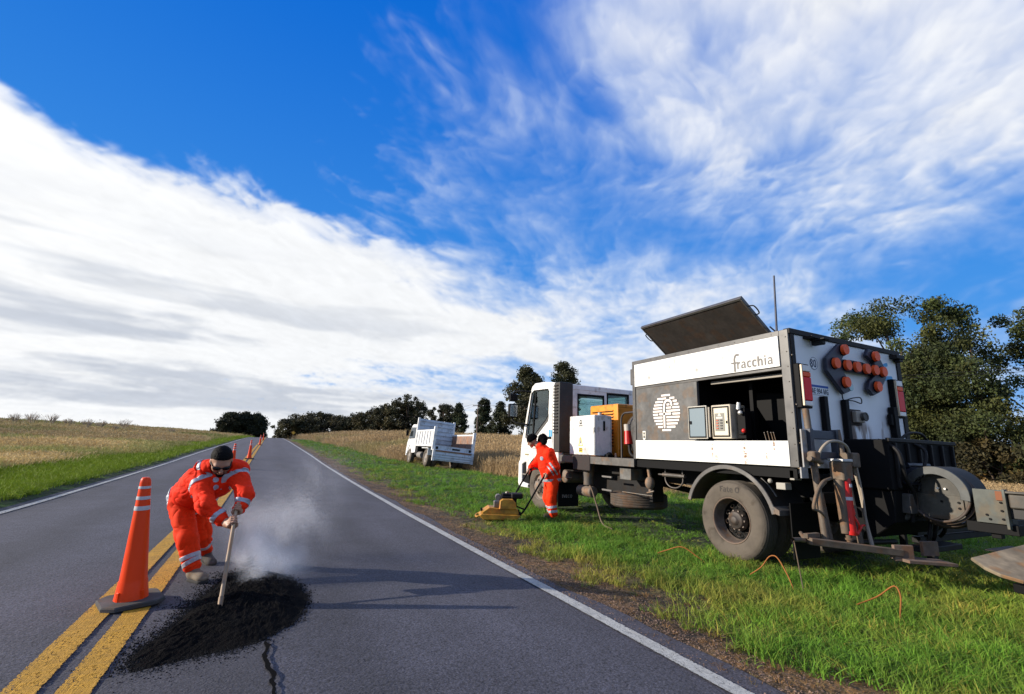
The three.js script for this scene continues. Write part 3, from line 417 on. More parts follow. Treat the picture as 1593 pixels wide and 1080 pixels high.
// row behind the field, from the crest of the road to the dump truck
const ORD = ['first', 'second', 'third', 'fourth', 'fifth', 'sixth', 'seventh', 'eighth', 'ninth', 'tenth', 'eleventh', 'twelfth', 'thirteenth'];
const row = [[2.05, 168, 6.0, 4.4], [3.1, 170, 7.8, 4.6], [4.3, 175, 8.3, 4.4], [5.5, 176, 7.4, 4.6], [6.8, 172, 6.6, 4.4], [7.9, 168, 6.0, 4.2], [9.0, 166, 7.2, 4.4], [10.0, 160, 8.0, 4.2], [11.0, 156, 8.8, 4.4], [12.0, 152, 9.4, 4.2], [13.0, 150, 10.6, 4.4], [14.1, 146, 12.8, 4.4], [15.0, 150, 11.0, 3.6]];
row.forEach(([az, D, h, rx], i) => tree('woodland_tree', `dark bushy tree, ${ORD[i]} from the road crest in the row behind the right field`, az, D, { seed: 70 + i, rx: rx * 1.25, y0: 0.2, y1: h, knots: 90, kr: 1.0, leaves: 8000, leaf: 0.5, color: i % 3 === 1 ? [0.066, 0.064, 0.028] : [0.042, 0.048, 0.022], warm: 0.6, profile: (t) => 0.35 + 0.66 * (i % 4 === 2 ? high : egg)(t), limbs: 8 }, 'row of trees behind the field'));
tree('woodland_tree', 'small round-topped tree just above the dump truck headboard', 18.6, 120, { seed: 90, rx: 3.9, y0: 3.8, y1: 8.2, knots: 60, kr: 0.75, leaves: 7000, leaf: 0.38, color: [0.036, 0.042, 0.019], profile: round, gap: 0.3 });
tree('conifer_tree', 'single pointed conifer standing right of the dump truck', 20.2, 112, { seed: 91, rx: 3.1, y0: 0.5, y1: 8.2, knots: 120, kr: 0.62, leaves: 11000, leaf: 0.36, color: [0.034, 0.05, 0.02], profile: cone1, limbs: 24 });
tree('conifer_tree', 'dark conifer directly behind the wooden power pole', 23.2, 104, { seed: 92, rx: 3.2, y0: 0.6, y1: 8.8, knots: 130, kr: 0.66, leaves: 12000, leaf: 0.36, color: [0.034, 0.048, 0.02], profile: (t) => cone1(t * 0.9), limbs: 24 });
tree('conifer_tree', 'lower dark conifer between power pole and tall roadside eucalyptus', 25.2, 100, { seed: 93, rx: 3.2, y0: 0.4, y1: 7.9, knots: 120, kr: 0.66, leaves: 11000, leaf: 0.36, color: [0.032, 0.044, 0.02], profile: cone1, limbs: 24 });
tree('eucalyptus_tree', 'tall eucalyptus just left of the truck cab', 28.2, 88, { seed: 94, rx: 4.7, y0: 1.0, y1: 13.6, knots: 150, kr: 0.95, leaves: 22000, leaf: 0.36, color: OLIVE, warm: 0.6, profile: (t) => egg(t) * (1 - 0.35 * t), gap: 0.2 });
tree('eucalyptus_tree', 'eucalyptus top showing above the truck cab roof', 32.4, 92, { seed: 95, rx: 4.0, y0: 2.0, y1: 15.4, knots: 110, kr: 0.95, leaves: 16000, leaf: 0.36, color: OLIVE, warm: 0.5, profile: egg, gap: 0.22 });
tree('eucalyptus_tree', 'eucalyptus seen through the truck cab side window', 30.0, 84, { seed: 96, rx: 3.8, y0: 0.8, y1: 9.6, knots: 90, kr: 0.95, leaves: 12000, leaf: 0.38, color: [0.034, 0.04, 0.019], warm: 0.5, profile: egg, gap: 0.2 });
// the dark clump by the crest
[[-3.75, 150, 6.0, 3.5, 'left tree of the dark round clump beside the road crest'], [-2.5, 152, 6.4, 3.7, 'middle tree of the dark round clump beside the road crest'], [-1.35, 150, 6.3, 2.5, 'right tree of the dark round clump beside the road crest']].forEach(([az, D, h, rx, label], i) => tree('round_tree', label, az, D, { seed: 110 + i, rx, y0: 0.1, y1: h, knots: 150, kr: 0.85, leaves: 12000, leaf: 0.45, color: [0.026, 0.034, 0.015], warm: 0.3, profile: (t) => Math.pow(clamp(1 - t ** 3.2), 0.5), stems: 2, limbs: 10 }));
// bare shrubs on the skyline of the left field
[[-22.6, 62], [-19.4, 66], [-18.4, 68], [-17.2, 66], [-16.1, 67], [-14.9, 66], [-13.9, 70], [-12.9, 68], [-12.3, 72], [-8.6, 80]].forEach(([az, D], i) => {
  const a = az * Math.PI / 180, x = Math.sin(a) * D, z = -Math.cos(a) * D, t = thing('dry_shrub', `leafless dry shrub, ${ORD[i]} from the left on the skyline of the left field`, 'shrub', [x, gY(x, z) - 0.05, z], 'dry shrubs on the left skyline'), r = rng(300 + i), g = [];
  const h = 0.8 + 0.6 * r(); for (let k = 0; k < 12; k++) { const b = r() * 6.283, q = h * (0.25 + 0.35 * r()), m = [Math.cos(b) * q * 0.4, h * 0.5, Math.sin(b) * q * 0.4]; g.push(rod([0, 0, 0], m, 0.02, 0.014, 4)); for (let j = 0; j < 5; j++) { const e = b + (r() - 0.5) * 1.6; g.push(rod(m, [m[0] + Math.cos(e) * q * r(), h * (0.75 + 0.3 * r()), m[2] + Math.sin(e) * q * r()], 0.013, 0.007, 4)); } }
  const s = new THREE.Mesh(mg(g), M(0.34, 0.28, 0.21, 1)); s.name = 'stems'; s.userData.kind = 'stuff'; t.add(s);
  const { g: cg } = crown(330 + i, { rx: h * 0.55, y0: h * 0.3, y1: h * 1.05, knots: 14, kr: 0.2, leaves: 500, leaf: 0.05, color: [0.30, 0.25, 0.19], profile: egg }); const c = new THREE.Mesh(cg, mLeaf); c.name = 'twigs'; c.userData.kind = 'stuff'; t.add(c); shade(t);
});
// ---------------------------------------------------------------- power line: poles 60 m apart, parallel to the road
const poleTop = (z) => { const x = 34.3, y = gY(x, z); return [x, y + 6.4, z]; };
{
  const zs = [-83, -143, -203, -263, -23, 37], ends = zs.map(poleTop);
  ends.forEach(([x, y, z], i) => { if (z > 0) return; const t = thing('power_pole', ['wooden power pole in front of the dark conifers', 'distant wooden power pole behind the left end of the dump truck', 'third wooden power pole, far off in the tree row', 'farthest wooden power pole in the tree row', 'wooden power pole hidden behind the truck box'][i], 'power pole', [x, y - 6.6, z]); part(t, 'pole', rod([x, y - 6.6, z], [x, y + 0.25, z], 0.15, 0.1, 10), mPole); part(t, 'crossarm', bar([x - 1.1, y, z + 0.12], [x + 1.1, y, z + 0.12], 0.1, 0.12), mPole); for (const d of [-1, -0.35, 0.35, 1]) part(t, 'insulator', rod([x + d, y + 0.06, z + 0.12], [x + d, y + 0.22, z + 0.12], 0.05, 0.035, 8), mWhiteOld); });
  const order = [...ends].sort((a, b) => a[2] - b[2]);
  [-1, 0.35].forEach((d, i) => { const pts = []; for (let k = 0; k < order.length - 1; k++) { const A = order[k], B = order[k + 1]; for (let j = 0; j < 8; j++) { const t = j / 8; pts.push([mix(A[0], B[0], t) + d, mix(A[1], B[1], t) + 0.2 - 0.9 * 4 * t * (1 - t), mix(A[2], B[2], t)]); } } const m = new THREE.Mesh(tube(pts, 0.016, 260, 5), mBlack); m.name = numbered('power_wire'); tag(m, i ? 'power wire nearer the field, strung between the wooden poles' : 'power wire nearer the road, strung between the wooden poles', 'wire'); scene.add(m); });
}
// road sign by the crest
{
  const x = 4.4, z = -112, y = gY(x, z), t = thing('road_sign', 'small yellow diamond warning sign on a post near the road crest', 'road sign', [x, y, z]); part(t, 'post', rod([x, y, z], [x, y + 1.6, z], 0.04, 0.04, 8), mSteel);
  const d = plate([[0, -0.42], [0.42, 0], [0, 0.42], [-0.42, 0]], 0.02, 0.004).translate(x, y + 1.3, z + 0.05); part(t, 'sign_board', d, M(0.70, 0.36, 0.03, 0.5)); const rim = plate([[0, -0.36], [0.36, 0], [0, 0.36], [-0.36, 0]], 0.006, 0.001, [[[0, -0.32], [0.32, 0], [0, 0.32], [-0.32, 0]]]).translate(x, y + 1.3, z + 0.07); part(t, 'border', rim, mBlack);
}
// ---------------------------------------------------------------- traffic cones
const mCone = new THREE.MeshPhysicalMaterial({ color: lin(0.78, 0.052, 0.004), roughness: 0.5, specularIntensity: 0.5, roughnessMap: rough1 });
function makeCone(label) {
  const t = thing('traffic_cone', label, 'traffic cone', [0, 0, 0], 'orange cones along the yellow centre line');
  const H = 0.935, r0 = 0.098, r1 = 0.034, y0 = 0.035, R = (y) => mix(r0, r1, (y - y0) / (H - y0));
  const pr = [[r0 + 0.012, 0.03], [r0 + 0.01, 0.05], [R(0.17) + 0.004, 0.17], [R(0.172), 0.174], [R(0.5), 0.5], [R(0.9), 0.9], [R(0.93) * 0.93, 0.927], [R(0.935) * 0.7, H + 0.004], [0.012, H + 0.006], [0.0, H + 0.002]].map(([x, y]) => new THREE.Vector2(x, y));
  part(t, 'cone_body', new THREE.LatheGeometry(pr, 40), mCone);
  for (const [a, b] of [[0.853, 0.873], [0.770, 0.796], [0.690, 0.722]]) part(t, 'reflective_band', new THREE.LatheGeometry([[R(a) + 0.0005, a], [R(a) + 0.0024, a + 0.001], [R(b) + 0.0024, b - 0.001], [R(b) + 0.0005, b]].map(([x, y]) => new THREE.Vector2(x, y)), 40), M(0.46, 0.46, 0.47, 0.45));
  const e = 0.195, c = 0.07, oct = [[-e + c, -e], [e - c, -e], [e, -e + c], [e, e - c], [e - c, e], [-e + c, e], [-e, e - c], [-e, -e + c]];
  part(t, 'rubber_base', plate(oct, 0.038, 0.008).rotateX(-Math.PI / 2).translate(0, 0.002, 0), M(0.085, 0.082, 0.080, 0.9, 0, { map: heavy }));
  for (let i = 0; i < 4; i++) part(t, 'foot_rib', bx(-0.012, 0.012, 0.03, 0.105, r0 - 0.004, r0 + 0.014, 0.004).rotateY(i * Math.PI / 2 + 0.5), mCone);
  return t;
}
{
  const first = makeCone('nearest tall orange cone standing on the double yellow line beside the worker');
  const put = (o, x, z, turn, lx = 0, lz = 0) => { o.position.set(x, rY(-z) + 0.012, z); o.rotation.set(lx, turn, lz); };
  put(first, -0.80, -4.86, 0.35, 0, 0.052);
  [[-1.14, -21.5, 'orange cone half hidden right behind the raking worker'], [-0.80, -28.3, 'orange cone in the middle of the far row, clear of the worker'], [-0.76, -53, 'small distant orange cone before the road crest'], [-0.78, -78, 'tiny orange cone farthest away, at the road crest']].forEach(([x, z, label], i) => { const c = first.clone(); c.name = numbered('traffic_cone'); c.userData.label = label; scene.add(c); put(c, x, z, 0.2 + i); });
}
// ---------------------------------------------------------------- lettering
const FL = new FontLoader(), fBold = await FL.loadAsync('fonts/droid/droid_sans_bold.typeface.json'), fReg = await FL.loadAsync('fonts/droid/droid_sans_regular.typeface.json');
function text(str, size, depth = 0.003, font = fBold, sx = 1) { const g = new THREE.ExtrudeGeometry(font.generateShapes(str, size), { depth, bevelEnabled: false, curveSegments: 6 }); g.computeBoundingBox(); g.translate(-g.boundingBox.min.x, 0, 0); return g.scale(sx, 1, 1); }
const onSide = (g, x, y, z) => g.applyMatrix4(new THREE.Matrix4().makeBasis(V(0, 0, 1), V(0, 1, 0), V(-1, 0, 0)).setPosition(x, y, z)); // faces -x, reads along +z
function stroke(pts, w, n = 20) { // flat ribbon of constant width with round ends
  const c = new THREE.CatmullRomCurve3(pts.map(([x, y]) => V(x, y, 0))), L = [], R = [];
  for (let i = 0; i <= n; i++) { const p = c.getPoint(i / n), t = c.getTangent(i / n); L.push([p.x - t.y * w / 2, p.y + t.x * w / 2]); R.unshift([p.x + t.y * w / 2, p.y - t.x * w / 2]); }
  const cap = (p, t, s) => [-60, -30, 0, 30, 60].map((d) => { const a = Math.atan2(t.y, t.x) + (s > 0 ? 0 : Math.PI) - d * Math.PI / 180; return [p.x + Math.cos(a) * w / 2, p.y + Math.sin(a) * w / 2]; });
  const e = c.getPoint(1), te = c.getTangent(1), b = c.getPoint(0), tb = c.getTangent(0);
  return [...L, ...cap(e, te, 1).reverse().reverse(), ...R, ...cap(b, tb, -1)];
}
// ---------------------------------------------------------------- wheels (axis along x; the outer face looks to -x for side = -1)
function wheelParts(W, cx, cy, cz, R, width, side, style = 'dish', lettering) {
  const S = (g) => g.applyMatrix4(new THREE.Matrix4().makeBasis(V(0, 0, 1), V(side, 0, 0), V(0, side, 0))).translate(cx, cy, cz);
  const L = (pts, n = 56) => S(new THREE.LatheGeometry(pts.map(([r, a]) => new THREE.Vector2(r * R / 0.505, -a)).reverse(), n)); // a = how far in from the outer face
  const groove = []; const w = width; for (let i = 0; i < 5; i++) { const a = 0.045 + (w - 0.09) * (i + 0.12) / 5, b = 0.045 + (w - 0.09) * (i + 0.84) / 5; groove.push([0.492, a - 0.004], [0.505, a], [0.505, b], [0.492, b + 0.004]); }
  const ty = part(W, 'tyre', L([[0.283, 0.022], [0.292, 0.008], [0.315, 0.004], [0.36, -0.006], [0.41, -0.008], [0.445, -0.002], [0.452, 0.003], [0.470, 0.010], [0.488, 0.026], [0.496, 0.04], ...groove, [0.494, w - 0.03], [0.45, w], [0.36, w + 0.006], [0.29, w - 0.01], [0.283, w - 0.03]]), mTyre);
  const rim = M(0.24, 0.185, 0.145, 0.75, 0.2, { map: heavy });
  if (style === 'dish') {
    const rm = part(W, 'rim', [L([[0.288, 0.012], [0.29, 0.004], [0.282, 0.0], [0.272, 0.012], [0.262, 0.05], [0.256, 0.13], [0.242, 0.165]])], rim);
    const d = new THREE.Shape(); d.absarc(0, 0, 0.245 * R / 0.505, 0, 6.2832, false); for (let i = 0; i < 10; i++) { const h = new THREE.Path(), a = i * 0.6283 + 0.2; h.absellipse(Math.cos(a) * 0.188, Math.sin(a) * 0.188, 0.029, 0.024, 0, 6.2832, true, a + 1.57); d.holes.push(h); }
    part(rm, 'wheel_disc', new THREE.ExtrudeGeometry(d, { depth: 0.012, bevelEnabled: true, bevelSize: 0.004, bevelThickness: 0.004, bevelSegments: 1, curveSegments: 20 }).rotateY(side < 0 ? -Math.PI / 2 : Math.PI / 2).translate(cx - side * 0.17, cy, cz), M(0.115, 0.098, 0.083, 0.75, 0.3, { map: heavy }));
    part(rm, 'hub', [L([[0.135, 0.165], [0.132, 0.13], [0.118, 0.12], [0.112, 0.09], [0.098, 0.075], [0.06, 0.07], [0.055, 0.05], [0.03, 0.042], [0, 0.042]], 28)], M(0.10, 0.085, 0.075, 0.6, 0.4, { map: heavy }));
    for (let i = 0; i < 10; i++) { const a = i * 0.6283; part(rm, 'wheel_nut', rod([cx - side * 0.165, cy + Math.sin(a) * 0.118, cz + Math.cos(a) * 0.118], [cx - side * 0.10, cy + Math.sin(a) * 0.118, cz + Math.cos(a) * 0.118], 0.016, 0.013, 6), M(0.17, 0.14, 0.12, 0.5, 0.6)); }
    part(rm, 'back_plate', L([[0.25, 0.2], [0.1, 0.21], [0, 0.21]], 24), mBlack);
  } else {
    const rm = part(W, 'rim', [L([[0.288, 0.012], [0.29, 0.004], [0.28, 0], [0.268, 0.03], [0.255, 0.06], [0.21, 0.035], [0.155, 0.0], [0.13, -0.02], [0.12, -0.06], [0.08, -0.075], [0, -0.078]], 40)], M(0.30, 0.26, 0.22, 0.7, 0.2, { map: heavy }));
    for (let i = 0; i < 8; i++) { const a = i * 0.7854; part(rm, 'wheel_nut', rod([cx + side * 0.0, cy + Math.sin(a) * 0.143, cz + Math.cos(a) * 0.143], [cx + side * 0.045, cy + Math.sin(a) * 0.143, cz + Math.cos(a) * 0.143], 0.017, 0.014, 6), mSteel); }
  }
  if (lettering) { let z = cz - 0.085; part(ty, 'lettering', onSide(text(lettering, 0.072, 0.008), cx - 0.002, cy + 0.355, cz - 0.14), M(0.05, 0.043, 0.037, 0.9)); }
  return ty;
}

// ---------------------------------------------------------------- the road maintenance truck
const XL = 5.51, XR = 8.02, GY = -0.055;
const T = thing('road_repair_truck', 'large white and grey road repair truck with open side hatch parked on the grass', 'truck', [6.76, GY, -6.6]);
{
  // box body
  const zf = -6.40, zr = -3.557, yt = 2.825, yb = 1.168;
  const box = part(T, 'box_frame', [bx(XL, XL + 0.07, yb, yt, zr - 0.115, zr, 0.006), bx(XL, XL + 0.07, yb, yt, zf, zf + 0.072, 0.006), bx(XL, XL + 0.07, 2.757, yt, zf + 0.072, zr - 0.115, 0.004), bx(XL + 0.012, XL + 0.07, 2.335, 2.372, zf + 0.072, zr - 0.115, 0.004), bx(XL + 0.02, XL + 0.07, yb, 1.19, zf + 0.072, zr - 0.115, 0.003)], mGrey);
  part(T, 'rear_frame', [bx(XL + 0.035, XL + 0.105, yb, yt - 0.05, zr - 0.003, zr + 0.014, 0.004), bx(XR - 0.10, XR - 0.0, yb, yt - 0.05, zr - 0.06, zr + 0.014, 0.004), bx(XL + 0.01, XR, yt - 0.055, yt + 0.012, zr - 0.06, zr + 0.022, 0.006)], mDark);
  part(T, 'roof', [bx(XL + 0.02, XR, 2.80, 2.822, zf, zr - 0.062, 0.004), bx(XR - 0.045, XR - 0.003, 2.822, 2.84, zf, zr - 0.07, 0.003)], mGrey);
  part(T, 'front_wall', bx(XL + 0.072, XR - 0.03, yb, 2.798, zf + 0.002, zf + 0.05, 0.003), mGrey);
  part(T, 'right_wall', bx(XR - 0.035, XR - 0.003, yb, 2.798, zf + 0.05, zr - 0.062, 0.003), mWhite);
  part(T, 'floor', bx(XL + 0.072, XR - 0.04, yb + 0.002, 1.23, zf + 0.052, zr - 0.07, 0.003), mDark);
  part(T, 'upper_panel', bx(XL - 0.012, XL + 0.01, 2.374, 2.757, zf + 0.075, zr - 0.125, 0.004), mWhite);
  // lower band with drips and rust
  const stain = texture(1024, 256, (u, v) => { let k = 1 - 0.05 * tn(u, v, 6, 4); let c = [k, k, k * 0.985]; for (const [a, w, y0, s] of [[0.585, 0.006, 0.8, 0.7], [0.61, 0.015, 0.35, 0.32], [0.775, 0.006, 0.85, 0.9], [0.78, 0.010, 0.45, 0.6], [0.745, 0.02, 0.9, 0.18], [0.89, 0.005, 0.55, 0.5], [0.93, 0.004, 0.92, 0.9]]) { const d = Math.exp(-(((u - a) / w) ** 2)) * 1.5 * s * ss(y0 + 0.12, y0 - 0.05, v) * ss(0.36, 0.62, tn(u * 2 + a, v * 0.4 + a, 48, 4)) * ss(y0 - 0.9, y0, v); c = [mix(c[0], 0.50, d), mix(c[1], 0.36, d), mix(c[2], 0.27, d)]; } return c; });
  const lp = bx(XL - 0.012, XL + 0.012, 1.178, 1.474, zf + 0.075, zr - 0.10, 0.004); { const p = lp.attributes.position, u = lp.attributes.uv; for (let i = 0; i < p.count; i++) u.setXY(i, (p.getZ(i) - zf - 0.075) / 2.67, (p.getY(i) - 1.178) / 0.296); }
  part(T, 'lower_panel', lp, M(0.80, 0.80, 0.78, 0.45, 0, { map: stain }), { keepuv: true });
  const sd = part(T, 'sliding_door', [bx(XL + 0.014, XL + 0.045, 1.474, 2.336, zf + 0.074, -4.99, 0.006), bx(XL - 0.004, XL + 0.014, 1.49, 2.33, -5.06, -4.992, 0.006)], M(0.118, 0.114, 0.108, 0.5, 0, { map: heavy }));
  // round striped emblem: bars of a disc, left open round the letter f
  {
    const cz = -5.628, cy = 1.905, R = 0.292, em = [], fz = [[[-0.045, -0.225], [-0.045, -0.05], [-0.045, 0.09], [-0.02, 0.165], [0.04, 0.19], [0.10, 0.165], [0.115, 0.115]], [[-0.135, -0.02], [0.085, -0.02]]];
    const seg = []; for (const s of fz) for (let i = 0; i < s.length - 1; i++) seg.push([s[i], s[i + 1]]);
    const dist = (x, y) => Math.min(...seg.map(([a, b]) => { const dx = b[0] - a[0], dy = b[1] - a[1], t = clamp(((x - a[0]) * dx + (y - a[1]) * dy) / (dx * dx + dy * dy)); return Math.hypot(x - a[0] - dx * t, y - a[1] - dy * t); }));
    for (let i = 0; i < 12; i++) { const y = -0.272 + i * 0.0494, h = 0.030, half = Math.sqrt(Math.max(0, R * R - (Math.abs(y) + 0.004) ** 2)); let st = null; for (let x = -half; x <= half + 0.0001; x += 0.006) { const on = dist(x, y) > 0.043 && x < half - 0.006; if (on && st === null) st = x; if (!on && st !== null) { if (x - st > 0.015) { const w = x - st; em.push(plate([[st, y - h / 2], [x, y - h / 2], [x, y + h / 2], [st, y + h / 2]], 0.004, 0)); } st = null; } } }
    for (const s of fz) em.push(plate(stroke(s, 0.036, s.length > 2 ? 24 : 2), 0.004, 0));
    part(sd, 'emblem', onSide(mg(em), XL + 0.012, cy, cz), M(0.78, 0.70, 0.64, 0.5));
  }
  part(sd, 'badge', onSide(plate([[-0.028, -0.06], [0, -0.075], [0.028, -0.06], [0.034, 0], [0.034, 0.07], [-0.034, 0.07], [-0.034, 0]], 0.004, 0.001, [[[-0.02, -0.045], [0.02, -0.045], [0.02, 0.0], [-0.02, 0.0]], [[-0.02, 0.012], [0.02, 0.012], [0.02, 0.05], [-0.02, 0.05]]]), XL + 0.012, 1.555, -6.14), M(0.75, 0.72, 0.62, 0.5));
  // company name
  {
    const g = [], fx = [[0.042, -0.02], [0.042, 0.09], [0.044, 0.15], [0.066, 0.192], [0.104, 0.192]];
    g.push(plate(stroke(fx, 0.030, 20), 0.003, 0), plate(stroke([[-0.005, 0.088], [0.094, 0.088]], 0.022, 2), 0.0033, 0)); g.push(text('racchia', 0.122, 0.003).scale(0.90, 1, 1).translate(0.078, 0, 0));
    part(T, 'lettering', onSide(mg(g), XL - 0.0115, 2.415, -4.36), M(0.10, 0.092, 0.085, 0.5));
  }
  // inside the hatch
  part(T, 'hatch_lining', [bx(6.75, 6.80, 1.23, 2.79, zf + 0.06, zr - 0.07, 0.003), bx(XL + 0.08, 6.74, 1.231, 2.79, -5.10, -5.06, 0.003), bx(XL + 0.075, 6.745, 2.36, 2.40, -5.05, zr - 0.12, 0.003), bx(XL + 0.08, 6.74, 1.231, 2.35, zr - 0.155, zr - 0.12, 0.003)], mBlack);
  part(T, 'hatch_sill', bx(XL + 0.02, 6.70, 1.44, 1.476, -5.0, zr - 0.16, 0.004), M(0.10, 0.075, 0.04, 0.8, 0, { map: heavy }));
  part(T, 'hatch_rail', bar([XL + 0.16, 2.30, -4.86], [XL + 0.16, 2.29, -3.70], 0.04, 0.045), M(0.22, 0.20, 0.17, 0.6, 0.2));
  part(T, 'hopper_wall', [sidePlate([[-4.72, 2.2], [-3.78, 2.1], [-3.78, 1.5], [-4.3, 1.5]], XL + 0.75, 0.03, 0.003).rotateY(0), bx(XL + 0.42, XL + 0.5, 1.476, 2.3, -4.46, -4.40)], mBlack);
  for (const [z, h] of [[-4.27, 0.10], [-3.985, 0.10], [-3.94, 0.11], [-3.895, 0.10], [-3.86, 0.10]]) part(T, 'control_lever', [rod([XL + 0.06, 1.47, z], [XL + 0.045, 1.47 + h, z - 0.012], 0.006, 0.005, 6), new THREE.SphereGeometry(0.009, 8, 6).translate(XL + 0.045, 1.475 + h, z - 0.012)], mSteel);
  // control cabinet with its door folded back
  {
    const c = part(T, 'control_cabinet', [bx(XL - 0.05, XL + 0.25, 1.497, 1.955, -4.715, -4.405, 0.01)], M(0.52, 0.46, 0.36, 0.5, 0, { map: grime }));
    part(c, 'gasket', onSide(plate([[0, 0], [0.27, 0], [0.27, 0.41], [0, 0.41]], 0.006, 0.001, [[[0.018, 0.018], [0.252, 0.018], [0.252, 0.392], [0.018, 0.392]]]), XL - 0.05, 1.522, -4.695), mBlack);
    part(c, 'face_plate', bx(XL - 0.054, XL - 0.048, 1.545, 1.905, -4.668, -4.452, 0.001), M(0.62, 0.57, 0.43, 0.5));
    part(c, 'control_panel', bx(XL - 0.058, XL - 0.0545, 1.60, 1.84, -4.655, -4.50, 0.001), M(0.20, 0.19, 0.16, 0.4));
    part(c, 'display', bx(XL - 0.0605, XL - 0.0585, 1.765, 1.79, -4.63, -4.525, 0.0005), M(0.55, 0.55, 0.5, 0.2));
    part(c, 'panel_print', onSide(plate([[0, 0], [0.03, 0.05], [0.06, 0]], 0.001, 0), XL - 0.0585, 1.80, -4.605), M(0.6, 0.55, 0.45, 0.4));
    for (let i = 0; i < 8; i++) part(c, 'button', bx(XL - 0.066, XL - 0.0585, 1.735 - 0.036 * (i >> 1), 1.752 - 0.036 * (i >> 1), -4.63 + 0.065 * (i & 1), -4.595 + 0.065 * (i & 1), 0.002), (i & 1) ? M(0.05, 0.05, 0.05) : M(0.45, 0.10, 0.05));
    part(c, 'latch', bx(XL - 0.062, XL - 0.054, 1.70, 1.735, -4.475, -4.455, 0.002), mBlack);
    const d = part(T, 'cabinet_door', bx(XL - 0.10, XL - 0.078, 1.495, 1.955, -5.09, -4.755, 0.006), M(0.5, 0.47, 0.40, 0.5)); part(d, 'door_gasket', onSide(plate([[0, 0], [0.31, 0], [0.31, 0.435], [0, 0.435]], 0.004, 0.001, [[[0.02, 0.02], [0.29, 0.02], [0.29, 0.415], [0.02, 0.415]]]), XL - 0.1, 1.507, -5.077), mBlack); part(d, 'door_inner_face', bx(XL - 0.103, XL - 0.099, 1.528, 1.922, -5.056, -4.788, 0.001), M(0.15, 0.20, 0.23, 0.45)); part(d, 'door_latch', bx(XL - 0.115, XL - 0.103, 1.70, 1.745, -5.055, -5.02, 0.003), mBlack); part(d, 'hinge', rod([XL - 0.07, 1.52, -4.735], [XL - 0.07, 1.93, -4.735], 0.014, 0.014, 8), M(0.36, 0.32, 0.26, 0.6));
    const v = part(T, 'valve_block', [bx(XL + 0.02, XL + 0.14, 1.50, 1.90, -4.36, -4.24), bx(XL - 0.01, XL + 0.1, 1.55, 1.62, -4.33, -4.25)], mBlack); part(v, 'valve', [rod([XL - 0.02, 1.88, -4.30], [XL - 0.02, 1.97, -4.29], 0.03, 0.026, 10), new THREE.SphereGeometry(0.032, 12, 8).translate(XL - 0.02, 1.835, -4.275)], M(0.62, 0.60, 0.55, 0.3, 0.6)); part(v, 'red_cap', new THREE.SphereGeometry(0.028, 10, 8).translate(XL - 0.02, 1.60, -4.24), mRedPaint);
  }
  // roof hatch lid, propped open
  {
    const a = V(6.10, 2.86, -6.02), u = V(-0.68, 0.505, 0).normalize(), L = 0.85, w = 1.93, n = V(0, 0, 0).crossVectors(V(0, 0, 1), u).normalize();
    const m = new THREE.Matrix4().makeBasis(V(0, 0, 1), u, V(0, 0, 0).crossVectors(V(0, 0, 1), u)).setPosition(a.x, a.y, a.z);
    const lid = part(T, 'roof_hatch_lid', plate([[0, 0], [w, 0], [w, L], [0, L]], 0.03, 0.006).applyMatrix4(m), M(0.050, 0.040, 0.033, 0.8, 0, { map: heavy }));
    part(lid, 'lid_edge', [[[-0.008, L - 0.03], [w + 0.008, L - 0.03], [w + 0.008, L + 0.006], [-0.008, L + 0.006]], [[-0.008, 0], [0.02, 0], [0.02, L - 0.032], [-0.008, L - 0.032]], [[w - 0.02, 0], [w + 0.008, 0], [w + 0.008, L - 0.032], [w - 0.02, L - 0.032]]].map((p) => plate(p, 0.05, 0.003).applyMatrix4(m.clone().multiply(new THREE.Matrix4().makeTranslation(0, 0, -0.012)))), mGrey);
    for (const [x, s] of [[-0.01, -1], [w + 0.01, 1]]) part(lid, 'grab_handle', tube([[x, L * 0.60, 0.01], [x + s * 0.055, L * 0.62, 0.01], [x + s * 0.06, L * 0.78, 0.01], [x, L * 0.80, 0.01]], 0.009, 20, 6).applyMatrix4(m), mDark);
    part(lid, 'strut', rod([6.2, 2.82, -4.0], [5.92, 3.02, -4.06], 0.012, 0.01, 8), mSteel); part(lid, 'hinge', bx(6.06, 6.13, 2.82, 2.875, -5.8, -5.7), mDark); part(lid, 'hinge', bx(6.06, 6.13, 2.82, 2.875, -4.4, -4.3), mDark);
  }
  { const rv = []; for (let i = 0; i < 9; i++) rv.push([1.25 + i * 0.185, zr - 0.03], [1.25 + i * 0.185, zf + 0.035]); for (const [y, z] of rv) part(T, 'rivet', new THREE.SphereGeometry(0.0085, 6, 4).translate(XL - 0.001, y, z), mSteel); for (let i = 0; i < 10; i++) part(T, 'rivet', new THREE.SphereGeometry(0.007, 6, 4).translate(XL - 0.0005, 2.79, zf + 0.2 + i * 0.27), mSteel); }
  part(T, 'antenna', [rod([5.64, 2.82, -3.78], [5.635, 3.60, -3.75], 0.014, 0.011, 8), rod([5.64, 2.82, -3.78], [5.64, 2.86, -3.78], 0.03, 0.022, 10)], M(0.03, 0.035, 0.06, 0.5));
  part(T, 'front_vent', bx(XL + 0.01, XL + 0.2, 2.42, 2.70, zf - 0.06, zf - 0.002), mGrey);

